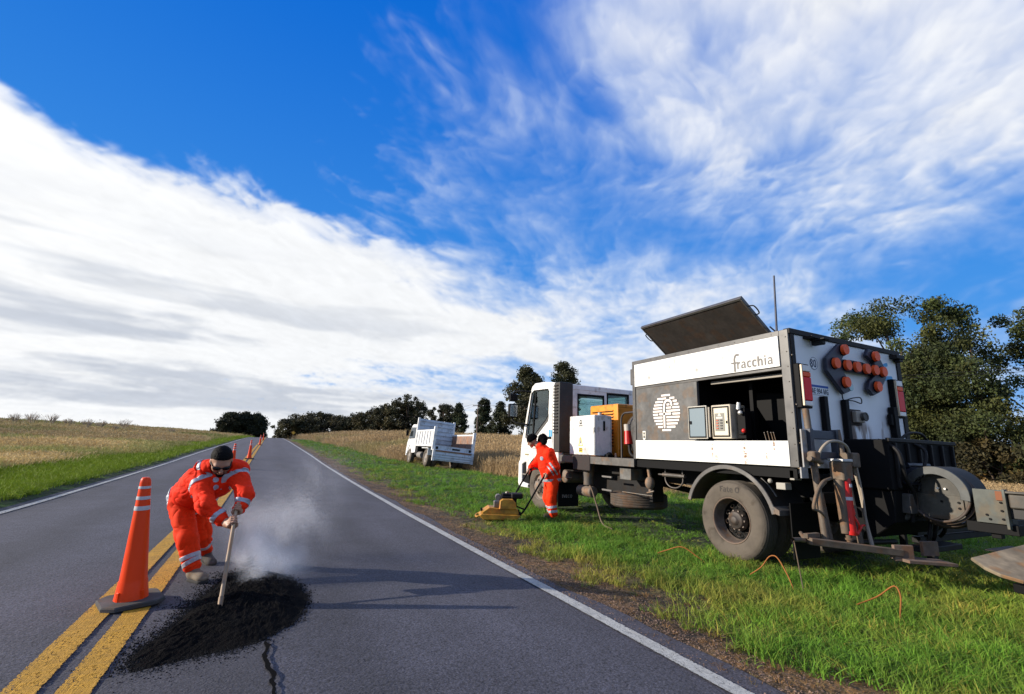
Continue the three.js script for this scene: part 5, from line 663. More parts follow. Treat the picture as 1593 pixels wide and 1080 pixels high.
  // mirrors
  const mr = part(T, 'mirror', [bx(XL - 0.36, XL - 0.12, 2.0, 2.34, -10.56, -10.45, 0.03), bx(XL - 0.34, XL - 0.13, 2.40, 2.58, -10.56, -10.46, 0.03)], mBlack); part(mr, 'mirror_glass', bx(XL - 0.33, XL - 0.15, 2.03, 2.31, -10.452, -10.444, 0.003), mChrome); part(mr, 'mirror_arm', [tube([[x0 + 0.02, 2.62, -10.05], [XL - 0.2, 2.64, -10.28], [XL - 0.24, 2.62, -10.48], [XL - 0.24, 2.5, -10.52]], 0.018, 24, 7), tube([[x0 + 0.0, 1.83, -10.15], [XL - 0.2, 1.88, -10.40], [XL - 0.24, 1.94, -10.50], [XL - 0.24, 2.02, -10.51]], 0.02, 24, 7)], mBlack);

  // ---------------- rear machinery
  part(T, 'spreader_hopper', [bx(6.42, 7.97, 0.95, 1.53, -3.555, -3.06, 0.02), sidePlate([[-3.54, 0.95], [-3.54, 0.52], [-3.35, 0.40], [-3.10, 0.60], [-3.07, 0.95]], 6.45, 1.48, 0.01)], matte(0.006, 0.006, 0.0065, 0.7, 0.25)); part(T, 'hopper_rim', [bx(6.40, 7.99, 1.50, 1.545, -3.08, -3.04, 0.008), tube([[7.2, 1.55, -3.3], [7.4, 1.64, -3.28], [7.7, 1.64, -3.28], [7.9, 1.56, -3.3]], 0.018, 24, 6)], mDark);
  for (let i = 0; i < 6; i++) part(T, 'hopper_rib', bx(6.50 + i * 0.27, 6.535 + i * 0.27, 0.98, 1.49, -3.06, -3.025, 0.006), mDark); part(T, 'hopper_hose', tube([[6.5, 1.52, -3.2], [6.46, 1.4, -3.0], [6.52, 1.1, -2.98], [6.7, 0.9, -3.0], [6.72, 0.6, -3.06]], 0.022, 40, 7), mDark); part(T, 'hopper_hose', tube([[6.95, 1.54, -3.15], [7.0, 1.42, -2.97], [6.9, 1.2, -2.96], [6.78, 0.95, -2.99]], 0.018, 40, 7), mDark);
  part(T, 'hydraulic_motor', [rod([6.75, 1.15, -3.06], [6.75, 1.15, -2.95], 0.07, 0.07, 16), bx(6.6, 6.9, 1.02, 1.05, -3.06, -2.98), rod([6.7, 1.24, -3.04], [7.2, 1.24, -3.04], 0.03, 0.03, 10)], M(0.02, 0.022, 0.03, 0.4, 0.3)); part(T, 'pipe_elbow', [tube([[6.55, 0.62, -3.2], [6.75, 0.68, -3.1], [6.9, 0.80, -3.05], [7.1, 0.85, -3.05]], 0.05, 24, 10), bx(6.6, 6.78, 0.70, 0.92, -3.1, -3.0, 0.01)], M(0.09, 0.085, 0.08, 0.7, 0, { map: heavy })); part(T, 'rear_cross_member', [bx(5.7, 7.9, 0.78, 0.9, -3.52, -3.42), bx(6.2, 6.26, 0.3, 0.9, -3.5, -3.4), bx(7.2, 7.26, 0.25, 0.9, -3.45, -3.38)], mBlack);
  part(T, 'hanging_hose', [6.9, 7.05, 7.3].map((x, i) => tube([[x, 0.95, -3.05], [x + 0.04, 0.7, -2.98], [x - 0.02, 0.4 + i * 0.05, -3.0], [x + 0.1, 0.25 + i * 0.08, -3.1]], 0.02, 24, 7)), mDark);
  part(T, 'black_post', bx(6.0, 6.075, 1.60, 2.03, zr0() + 0.01, zr0() + 0.075, 0.006), mBlack); part(T, 'black_post', bx(6.44, 6.515, 1.52, 2.02, zr0() + 0.01, zr0() + 0.075, 0.006), mBlack); part(T, 'black_post', [bx(7.53, 7.63, 1.53, 2.0, zr0() + 0.01, zr0() + 0.085, 0.006), bx(7.47, 7.53, 1.75, 1.9, zr0() + 0.02, zr0() + 0.07, 0.006)], mBlack);
  function zr0() { return -3.556; }
  // tool rack: tubes, plates, hose
  const rk = part(T, 'tool_rack', [rod([5.52, 1.84, -3.43], [5.50, 0.43, -3.33], 0.036, 0.036, 12), rod([6.05, 1.62, -3.40], [5.98, 0.38, -3.24], 0.03, 0.03, 12), rod([5.60, 0.9, -3.40], [5.60, 0.42, -3.34], 0.03, 0.03, 10)], mPipe);
  part(rk, 'rack_plate', [bx(5.50, 6.06, 1.50, 1.60, -3.47, -3.40, 0.008), bx(5.55, 6.02, 1.27, 1.36, -3.47, -3.40, 0.008), bx(5.46, 5.52, 1.2, 1.61, -3.46, -3.36, 0.006), bx(5.99, 6.06, 1.22, 1.62, -3.46, -3.38, 0.006)], M(0.035, 0.04, 0.055, 0.45, 0.2)); part(rk, 'white_bracket', [bx(5.36, 5.45, 1.18, 1.60, -3.42, -3.40, 0.004), bx(5.30, 5.42, 1.06, 1.18, -3.42, -3.40, 0.004)], M(0.38, 0.38, 0.38, 0.5, 0, { map: heavy })); part(rk, 'clamp', [bx(5.98, 6.13, 1.19, 1.36, -3.37, -3.22, 0.02), bx(5.34, 5.46, 1.24, 1.36, -3.36, -3.26, 0.03), rod([5.30, 1.28, -3.3], [5.52, 1.24, -3.3], 0.03, 0.024, 8)], mDusty);
  part(rk, 'hose_arc', tube([[5.50, 1.20, -3.32], [5.49, 1.34, -3.30], [5.60, 1.455, -3.27], [5.78, 1.48, -3.26], [5.96, 1.43, -3.27], [6.06, 1.31, -3.29], [6.09, 1.0, -3.26], [6.06, 0.6, -3.2], [6.02, 0.35, -3.14]], 0.016, 70, 8), M(0.30, 0.25, 0.19, 0.7)); part(rk, 'hose_arc', tube([[6.06, 1.3, -3.25], [6.075, 0.9, -3.22], [6.03, 0.5, -3.18], [5.98, 0.3, -3.12]], 0.014, 40, 7), M(0.22, 0.18, 0.14, 0.7)); part(rk, 'hose_loop', [tube([[5.62, 1.07, -3.28], [5.47, 1.03, -3.28], [5.37, 0.93, -3.29], [5.30, 0.78, -3.30], [5.30, 0.75, -3.30]], 0.018, 30, 8), tube([[5.55, 1.03, -3.30], [5.44, 0.95, -3.31], [5.37, 0.82, -3.31], [5.37, 0.74, -3.31]], 0.016, 30, 8), tube([[5.28, 0.75, -3.30], [5.40, 0.72, -3.30], [5.52, 0.65, -3.32]], 0.014, 20, 7)], mDusty);
  // swing-out beam that carries the breaker
  const A = V(5.23, 0.425, -3.34), B = V(6.12, 0.335, -2.93), E = V(6.42, 0.30, -2.78); part(T, 'swing_beam', [bar(A.toArray(), B.toArray(), 0.09, 0.07), bar([5.22, 0.47, -3.37], [5.44, 0.47, -3.37], 0.05, 0.05)], mDusty); part(T, 'beam_foot', [bx(-0.10, 0.10, -0.06, 0.10, -0.02, 0.02, 0.006).rotateY(-0.5).translate(B.x, B.y - 0.02, B.z + 0.02), bar([6.1, 0.27, -2.94], [6.55, 0.25, -2.72], 0.26, 0.03), bx(-0.10, 0.10, -0.02, 0.13, -0.02, 0.02, 0.006).rotateY(-0.3).translate(6.55, 0.31, -2.86)], M(0.24, 0.17, 0.13, 0.85, 0, { map: heavy })); part(T, 'rusty_pipe', [tube([[4.90, 0.46, -3.3], [5.05, 0.45, -3.33], [5.25, 0.42, -3.40], [5.5, 0.45, -3.6]], 0.022, 24, 7), rod([4.92, 0.45, -3.30], [4.93, -0.02, -3.25], 0.006, 0.006, 5)], mDusty); part(T, 'cross_tube', [rod([5.5, 0.4, -3.3], [6.9, 0.33, -3.35], 0.03, 0.03, 8), bx(6.6, 7.4, 0.30, 0.36, -3.1, -2.9), bx(7.1, 7.7, 0.36, 0.38, -2.6, -2.2)], mDark);
  // hose reel on the tow frame
  const ry = 0.93, rz = -2.80, rx = 6.74; const reel = part(T, 'hose_reel', [new THREE.CylinderGeometry(0.245, 0.245, 0.05, 44).rotateZ(Math.PI / 2).translate(rx + 0.10, ry - 0.02, rz), new THREE.CylinderGeometry(0.30, 0.30, 0.2, 44, 1, true).rotateZ(Math.PI / 2).translate(rx + 0.14, ry, rz)], M(0.075, 0.07, 0.055, 0.6, 0, { map: heavy }));
  part(reel, 'reel_plate', [bx(rx + 0.06, rx + 0.078, ry - 0.26, ry + 0.0, rz - 0.235, rz + 0.2, 0.004)].map((g) => g), M(0.09, 0.082, 0.064, 0.6, 0, { map: heavy })); part(reel, 'reel_bolt', [[0.10, -0.02], [0.10, -0.08], [-0.05, -0.02]].map(([dz, dy]) => rod([rx + 0.05, ry + dy - 0.05, rz + dz + 0.06], [rx + 0.09, ry + dy - 0.05, rz + dz + 0.06], 0.013, 0.013, 8)), mBlack); part(reel, 'reel_light', [rod([rx + 0.05, ry + 0.07, rz - 0.01], [rx + 0.08, ry + 0.07, rz - 0.01], 0.011, 0.011, 10), rod([rx + 0.05, ry + 0.068, rz + 0.055], [rx + 0.08, ry + 0.068, rz + 0.055], 0.011, 0.011, 10)], M(0.75, 0.74, 0.70, 0.3));
  part(reel, 'guard', sidePlate(arch(0.222, 0.308, -8 * D, 150 * D, rz, ry, 36), rx - 0.06, 0.03, 0.004), M(0.075, 0.082, 0.079, 0.55, 0, { map: heavy })); part(reel, 'guard_hood', sidePlate(arch(0.298, 0.309, -5 * D, 148 * D, rz, ry, 36), rx - 0.04, 0.42, 0.002), mDark);
  for (let i = 0; i < 5; i++) { const pts = []; for (let k = 0; k < 28; k++) { const a = k / 28 * 6.2832, rr = 0.282 + 0.009 * i + 0.02 * Math.sin(a + i); pts.push([rx + 0.0 + 0.045 * i + 0.012 * Math.sin(a * 2 + i), ry - 0.02 + Math.sin(a) * rr, rz + Math.cos(a) * rr]); } part(reel, 'wound_hose', tube(pts, 0.015, 90, 7, true), M(0.085, 0.066, 0.055, 0.7, 0, { map: heavy })); }
  part(reel, 'hub_drum', [rod([rx + 0.08, ry, rz], [rx + 0.5, ry, rz], 0.16, 0.16, 20)], mBlack);
  part(T, 'tow_beam', [bx(6.66, 6.82, 0.76, 1.02, -2.44, -0.4, 0.01), bx(7.0, 7.14, 0.66, 0.98, -3.06, -2.3, 0.01), bx(6.72, 7.1, 0.68, 0.98, -2.42, -2.34, 0.01)], M(0.018, 0.017, 0.016, 0.6, 0, { map: heavy })); part(T, 'tow_plate', [bx(6.63, 6.658, 0.70, 1.03, -2.45, -2.20, 0.004), bx(6.60, 6.66, 0.66, 1.04, -2.215, -2.19, 0.004)], M(0.085, 0.095, 0.08, 0.6, 0, { map: heavy })); part(T, 'tow_bolt', [[0.75, -2.24], [0.83, -2.24], [0.91, -2.24], [0.98, -2.24], [0.74, -2.34], [0.78, -2.36]].map(([y, z]) => rod([6.62, y, z], [6.635, y, z], 0.012, 0.012, 6)), mBlack); part(T, 'tow_coupling', [bx(6.62, 6.657, 0.86, 1.0, -2.18, -2.04, 0.03), bx(6.6, 6.657, 1.005, 1.025, -2.19, -1.7, 0.004)], M(0.08, 0.07, 0.055, 0.6, 0, { map: heavy })); part(T, 'rust_mark', bx(6.615, 6.63, 0.93, 1.02, -2.27, -2.20, 0.004), M(0.2, 0.075, 0.035, 0.9));
  part(T, 'tow_leg', [bx(6.7, 6.78, 0.55, 0.72, -2.38, -2.30, 0.006), bx(6.66, 6.8, 0.60, 0.70, -2.55, -2.15, 0.006)], mBlack);
}
shade(T);
// the breaker standing in the rack
{
  const k = thing('hydraulic_breaker', 'red and tan hydraulic breaker hammer held upright in the rack at the truck tail', 'breaker hammer', [5.76, 0.45, -3.24]);
  const bt = V(5.76, 1.25, -3.24), P = (x, y, z) => [bt.x + x, y, bt.z + z];
  part(k, 'head', [bx(5.665, 5.845, 1.05, 1.255, -3.32, -3.16, 0.02)], mDusty); part(k, 'head_cap', bx(5.66, 5.85, 1.256, 1.285, -3.325, -3.155, 0.006), M(0.42, 0.42, 0.42, 0.4, 0.3));
  part(k, 'casing', [rod(P(-0.07, 1.06, 0.0), P(-0.075, 0.50, 0.02), 0.052, 0.045, 14)], mDusty); part(k, 'red_barrel', [rod(P(-0.012, 1.075, 0.03), P(-0.03, 0.52, 0.05), 0.056, 0.05, 18), rod(P(-0.03, 0.52, 0.05), P(-0.035, 0.485, 0.05), 0.06, 0.055, 14)], mRedPaint); part(k, 'red_knob', [new THREE.SphereGeometry(0.052, 16, 12).scale(0.8, 1.1, 0.8).translate(bt.x + 0.10, 1.10, bt.z + 0.02)], mRedPaint); part(k, 'label_sticker', [rod(P(-0.0195, 0.88, 0.037), P(-0.0206, 0.845, 0.038), 0.0568, 0.0566, 18), bx(bt.x - 0.03, bt.x + 0.01, 0.985, 1.02, bt.z + 0.084, bt.z + 0.09, 0.001)], M(0.45, 0.44, 0.48, 0.4)); part(k, 'trigger', [tube([P(0.0, 0.68, 0.08), P(0.02, 0.60, 0.11), P(0.03, 0.54, 0.10), P(-0.01, 0.50, 0.10), P(0.0, 0.58, 0.08)], 0.012, 24, 7), tube([P(0.02, 0.52, 0.1), P(0.07, 0.56, 0.1), P(0.10, 0.585, 0.1), P(0.14, 0.585, 0.1)], 0.012, 20, 7), rod(P(-0.01, 0.76, 0.085), P(-0.01, 0.70, 0.09), 0.014, 0.014, 8)], mRedPaint); part(k, 'chisel_shank', [rod(P(-0.045, 0.50, 0.03), P(-0.045, 0.415, 0.03), 0.032, 0.026, 12), rod(P(-0.045, 0.455, 0.03), P(-0.045, 0.435, 0.03), 0.042, 0.042, 12)], mDusty); part(k, 'hose', [tube([P(0.07, 1.0, -0.02), P(0.10, 0.85, -0.02), P(0.085, 0.7, -0.02), P(0.11, 0.5, -0.03)], 0.028, 30, 8)], mDusty);
}
// tan steel ramp and tow tongue at the right edge
{
  const s = thing('trailer_deck', 'tan steel trailer deck cut off by the right edge of the photo', 'trailer', [6.2, -0.05, -1.8]), q = [[5.506, 0.59, -2.092], [6.176, 0.59, -1.98], [7.176, 0.59, -1.812], [5.95, 0.372, -1.46], [5.479, 0.388, -1.795], [5.437, 0.402, -1.915], [5.45, 0.453, -2.009]].map((p) => V(...p)), o = q[4], ux = q[3].clone().sub(o).setY(0).normalize(), n = V(0, 0, 0).crossVectors(q[1].clone().sub(o), ux).normalize(), uy = V(0, 0, 0).crossVectors(n, ux), fl = q.map((p) => { const d = p.clone().sub(o); return [d.dot(ux), d.dot(uy)]; });
  const sg = n.y > 0 ? -1 : 1; part(s, 'deck_plate', plate(fl, 0.03, 0.006).translate(0, 0, sg < 0 ? -0.03 : 0).applyMatrix4(new THREE.Matrix4().makeBasis(ux, uy, n).setPosition(o)), M(0.30, 0.235, 0.15, 0.8, 0, { map: heavy })); part(s, 'rusty_edge', bar([5.50, 0.352, -1.78], [5.93, 0.338, -1.47], 0.02, 0.018), M(0.16, 0.08, 0.04, 0.9)); part(s, 'under_frame', bar([5.58, 0.30, -1.86], [6.5, 0.30, -1.55], 0.10, 0.07), mBlack); part(s, 'support_leg', bx(6.0, 6.08, -0.06, 0.30, -1.74, -1.66), mBlack); part(s, 'support_leg', bx(6.6, 6.68, -0.06, 0.45, -1.8, -1.72), mBlack); part(s, 'skid', bar([5.75, -0.02, -1.85], [6.8, -0.02, -1.55], 0.12, 0.05), mBlack);
  const t = thing('trailer_tongue', 'dark low trailer tongue lying under the hose reel', 'trailer tongue', [9.0, -0.05, -3.4]); part(t, 'tongue_bar', [bar([7.4, 0.42, -3.4], [11.8, 0.42, -3.4], 0.14, 0.09), bar([7.6, 0.30, -3.45], [11.6, 0.30, -3.45], 0.10, 0.08)], mDark); part(t, 'tongue_plate', bar([8.6, 0.475, -3.36], [9.7, 0.475, -3.3], 0.24, 0.015), M(0.22, 0.22, 0.25, 0.5, 0.2, { map: heavy })); part(t, 'support_leg', bx(7.8, 7.9, -0.06, 0.4, -3.45, -3.36), mDark);
}
// orange cord looping out of the grass
[[[[4.72, 0.0, -5.05], [4.78, 0.05, -4.95], [4.88, 0.115, -4.78], [4.98, 0.02, -4.62], [5.02, -0.03, -4.55]], 'small orange cord loop in the grass at the rear wheel'], [[[4.93, 0.0, -3.85], [4.98, 0.10, -3.74], [5.02, 0.22, -3.66], [5.03, 0.235, -3.60], [4.98, 0.10, -3.45], [4.93, -0.03, -3.35]], 'tall orange cord loop in the grass right of the rear wheel'], [[[4.85, 0.02, -2.72], [5.0, 0.10, -2.62], [5.06, 0.21, -2.50], [5.04, 0.16, -2.46], [4.88, 0.02, -2.40], [4.66, -0.03, -2.30], [4.55, -0.04, -2.18]], 'long orange cord lying in the grass nearest the bottom right']].forEach(([p, label]) => { const t = thing('orange_cord', label, 'cord', [p[0][0], -0.05, p[0][2]]); part(t, 'cord', tube(p, 0.0065, 50, 7), M(0.26, 0.085, 0.010, 0.75)); shade(t); });
// ---------------------------------------------------------------- dump truck
{
  // drawn with its tail at z = 0, its nose towards -z, its left side at x = 0, then set down and tilted with the slope it stands on
  const t = thing('dump_truck', 'small white dump truck with lowered tailgate parked in the dry grass', 'truck', [0, 0, 0]);
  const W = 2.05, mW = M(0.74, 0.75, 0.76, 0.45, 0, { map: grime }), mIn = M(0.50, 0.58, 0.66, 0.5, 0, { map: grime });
  part(t, 'chassis_rail', bx(0.72, 0.80, 0.62, 0.86, -5.3, -0.1), mDark); part(t, 'chassis_rail', bx(1.45, 1.53, 0.62, 0.86, -5.3, -0.1), mDark);
  part(t, 'bed_floor', bx(0.02, W - 0.02, 0.98, 1.06, -3.2, -0.02), M(0.28, 0.2, 0.16, 0.8, 0, { map: heavy }));
  const ls = part(t, 'left_side', [bx(0.0, 0.05, 1.0, 1.74, -3.2, -0.12, 0.01), bx(-0.035, 0.06, 1.70, 1.78, -3.2, -0.10, 0.01), bx(-0.03, 0.05, 0.96, 1.06, -3.2, -0.10, 0.01)], mW); for (let i = 0; i < 7; i++) part(ls, 'rib', bx(-0.045, 0.0, 1.06, 1.70, -3.1 + i * 0.46, -3.02 + i * 0.46, 0.01), mW);
  part(t, 'right_side', [bx(W - 0.05, W, 1.0, 1.74, -3.2, -0.12, 0.01)], M(0.33, 0.22, 0.17, 0.8, 0, { map: heavy })); part(t, 'right_rail', [bx(W - 0.06, W + 0.035, 1.70, 1.78, -3.2, -0.1, 0.01)], mW);
  const hb = part(t, 'headboard', [bx(0.0, W, 1.0, 2.42, -3.28, -3.2, 0.01)], mIn); for (let i = 0; i < 6; i++) part(hb, 'slat', bx(0.05, W - 0.05, 1.2 + i * 0.22, 1.26 + i * 0.22, -3.2, -3.165, 0.008), mIn); part(hb, 'headboard_post', [bx(-0.04, 0.07, 0.96, 2.47, -3.30, -3.17, 0.01)], mW); part(hb, 'headboard_post', bx(W - 0.07, W + 0.04, 0.96, 2.47, -3.30, -3.17, 0.01), mW);
  part(t, 'rear_post', bx(-0.06, 0.08, 0.80, 1.92, -0.14, 0.0, 0.015), mW); part(t, 'rear_post', bx(W - 0.08, W + 0.06, 0.80, 1.86, -0.14, 0.0, 0.015), mW);
  const rb = part(t, 'rear_beam', bx(0.08, W - 0.08, 0.82, 1.04, -0.12, -0.005, 0.01), mIn); part(rb, 'rear_lamp', bx(0.12, 0.24, 0.87, 0.99, -0.01, 0.02, 0.008), mDark); part(rb, 'rear_lamp', bx(W - 0.24, W - 0.12, 0.87, 0.99, -0.01, 0.02, 0.008), mDark); part(rb, 'rear_plate', bx(0.95, 1.35, 0.89, 0.97, -0.01, 0.008, 0.003), mDark);
  const tg = part(t, 'tailgate', [bx(0.06, W - 0.06, 0.34, 0.84, 0.02, 0.07, 0.01)], mIn); for (let i = 0; i < 3; i++) part(tg, 'tailgate_rib', bx(0.10, W - 0.10, 0.40 + i * 0.11, 0.45 + i * 0.11, 0.07, 0.105, 0.01), mIn); part(tg, 'tailgate_end', bx(-0.02, 0.09, 0.32, 0.86, 0.0, 0.10, 0.01), mW); part(tg, 'tailgate_end', bx(W - 0.09, W + 0.02, 0.32, 0.86, 0.0, 0.10, 0.01), mIn); part(tg, 'rust_strip', bx(0.1, W - 0.1, 0.75, 0.83, 0.07, 0.085, 0.004), M(0.3, 0.2, 0.14, 0.9, 0, { map: heavy }));
    // cab
  const cs = [[-3.45, 0.62], [-3.45, 1.95], [-3.6, 2.12], [-4.5, 2.14], [-4.75, 2.02], [-5.12, 1.32], [-5.30, 1.12], [-5.32, 0.62], [-5.2, 0.52], [-5.02, 0.55], [-4.95, 0.8], [-4.75, 0.98], [-4.45, 1.0], [-4.2, 0.82], [-4.12, 0.58]], wn = [[-4.72, 1.94], [-4.68, 1.98], [-3.78, 1.96], [-3.78, 1.36], [-5.02, 1.34]];
  part(t, 'cab_body', sidePlate([[-3.45, 0.62], [-3.45, 1.95], [-3.6, 2.12], [-4.5, 2.14], [-4.75, 2.02], [-5.12, 1.32], [-5.30, 1.12], [-5.32, 0.62]], 0.12, W - 0.24, 0.03), mW); for (const x of [0.085, W - 0.115]) part(t, 'cab_door', sidePlate(cs, x, 0.03, 0.004), mW); part(t, 'side_window', sidePlate(wn, 0.072, 0.02, 0.003), M(0.02, 0.025, 0.028, 0.1)); part(t, 'side_window', sidePlate(wn, W - 0.09, 0.02, 0.003), M(0.02, 0.025, 0.028, 0.1)); part(t, 'windscreen', sidePlate([[-4.78, 1.98], [-5.12, 1.34], [-5.135, 1.34], [-4.795, 1.98]], 0.2, W - 0.4, 0.002), M(0.03, 0.035, 0.04, 0.08)); part(t, 'bumper', bx(0.1, W - 0.1, 0.42, 0.66, -5.36, -5.2, 0.02), mW); part(t, 'mirror', [bx(-0.12, 0.02, 1.5, 1.8, -5.06, -5.0), rod([0.1, 1.75, -4.95], [-0.05, 1.78, -5.03], 0.012, 0.012, 6)], mBlack);
  part(t, 'mudguard', [bx(-0.02, 0.55, 0.86, 0.90, -1.85, -0.75, 0.01), bx(-0.02, 0.55, 0.55, 0.88, -0.79, -0.75, 0.01)], mW); part(t, 'fuel_tank', [rod([0.2, 0.52, -2.9], [0.2, 0.52, -2.2], 0.16, 0.16, 16)], M(0.2, 0.18, 0.16, 0.7)); part(t, 'battery_box', bx(0.1, 0.5, 0.5, 0.95, -3.5, -3.05, 0.02), mDark);
  const tw = (x, z, s) => { const g = new THREE.Group(); g.name = 'wheel'; BASE.set(g, V(0, 0, 0)); t.add(g); const L = (p) => new THREE.LatheGeometry(p.map(([r, a]) => new THREE.Vector2(r, -a)).reverse(), 36).applyMatrix4(new THREE.Matrix4().makeBasis(V(0, 0, 1), V(s, 0, 0), V(0, s, 0))).translate(x, 0.42, z); part(g, 'tyre', L([[0.24, 0.02], [0.27, 0], [0.36, -0.005], [0.4, 0.02], [0.42, 0.05], [0.42, 0.2], [0.38, 0.24], [0.24, 0.22]]), mTyre); part(g, 'rim', L([[0.25, 0.015], [0.22, 0.05], [0.14, 0.03], [0.1, -0.01], [0, -0.02]]), M(0.32, 0.29, 0.26, 0.6, 0, { map: heavy })); };
  tw(0.06, -1.3, -1); tw(0.34, -1.3, -1); tw(W - 0.06, -1.3, 1); tw(W - 0.34, -1.3, 1); tw(0.1, -4.58, -1); tw(W - 0.1, -4.58, 1); part(t, 'axle', [rod([0.3, 0.42, -1.3], [W - 0.3, 0.42, -1.3], 0.08), rod([0.3, 0.42, -4.58], [W - 0.3, 0.42, -4.58], 0.06)], mDark);
  t.scale.setScalar(1.08); t.position.set(7.47, gY(7.47, -25.3) + 0.05, -24.0); t.rotation.set(0.0, 0.0, -0.085); shade(t);
}
// ---------------------------------------------------------------- plate compactor, pushed by the second worker
{
  const t = thing('plate_compactor', 'yellow plate compactor with black engine on the verge in front of the second worker', 'plate compactor', [4.05, -0.045, -8.42]), y0 = -0.02;
  // built along z (front at -z), then turned
  const Y = (y) => y, parts = [];
  const add = (n, g, m, l) => { const q = part(t, n, g, m); parts.push(q); return q; };
  const loc = (g) => (Array.isArray(g) ? g : [g]).flat(9).map((q) => q.applyMatrix4(new THREE.Matrix4().makeRotationY(1.22)).translate(4.05, -0.045, -8.42));
  const base = sidePlate([[-0.42, 0.10], [-0.34, 0.03], [0.26, 0.03], [0.33, 0.09], [0.33, 0.12], [-0.38, 0.13]], -0.22, 0.44, 0.012);
  add('base_plate', loc(base), mYellow); add('housing', loc([sidePlate([[-0.36, 0.12], [-0.37, 0.16], [-0.24, 0.245], [-0.12, 0.235], [0.28, 0.22], [0.32, 0.12]], -0.20, 0.40, 0.012)]), mYellow); add('lift_hook', loc([tube([[-0.16, 0.1, -0.40], [-0.15, 0.075, -0.455], [0, 0.07, -0.475], [0.15, 0.075, -0.455], [0.16, 0.1, -0.40]], 0.016, 30, 7)]), mYellow); add('bolt', loc([-0.1, 0, 0.1].map((x) => rod([x, 0.18, -0.36], [x, 0.19, -0.385], 0.02, 0.02, 8))), mBlack);
  add('belt_cover', loc([sidePlate([[-0.06, 0.22], [-0.05, 0.36], [0.0, 0.40], [0.18, 0.40], [0.24, 0.34], [0.26, 0.22]], -0.245, 0.12, 0.012)]), mYellow); add('engine', loc([bx(-0.16, 0.19, 0.23, 0.44, -0.02, 0.27, 0.02), bx(-0.12, 0.12, 0.42, 0.485, 0.0, 0.22, 0.02)]), mBlack); add('air_filter', loc([bx(-0.20, 0.02, 0.40, 0.50, 0.16, 0.38, 0.03)]), mDark); add('muffler', loc([rod([-0.05, 0.40, -0.06], [0.14, 0.40, -0.06], 0.06, 0.06, 14), bx(-0.16, -0.04, 0.23, 0.36, -0.16, -0.04, 0.02)]), mSteel); add('fuel_cap', loc([rod([0.02, 0.485, 0.1], [0.02, 0.51, 0.1], 0.035, 0.03, 12)]), mSteel);
  for (const x of [-0.17, 0.17]) { add('rubber_mount', loc([rod([x, 0.12, 0.32], [x, 0.17, 0.345], 0.04, 0.035, 12)]), mBlack); }
  // two handle bars run up to the worker's hands
  add('handle_bar', [tube([[4.36, 0.10, -8.17], [4.42, 0.16, -8.18], [4.66, 0.44, -8.26], [4.935, 0.76, -8.355], [5.02, 0.84, -8.385]], 0.018, 30, 8)], mBlack); add('handle_bar', [tube([[4.24, 0.10, -8.55], [4.31, 0.22, -8.58], [4.55, 0.56, -8.64], [4.76, 0.82, -8.69], [4.86, 0.90, -8.70]], 0.018, 30, 8)], mBlack); add('handle_crossbar', [rod([5.02, 0.84, -8.385], [4.86, 0.90, -8.70], 0.016, 0.016, 8), rod([4.42, 0.16, -8.18], [4.31, 0.22, -8.58], 0.014, 0.014, 8)], mBlack); shade(t);
}
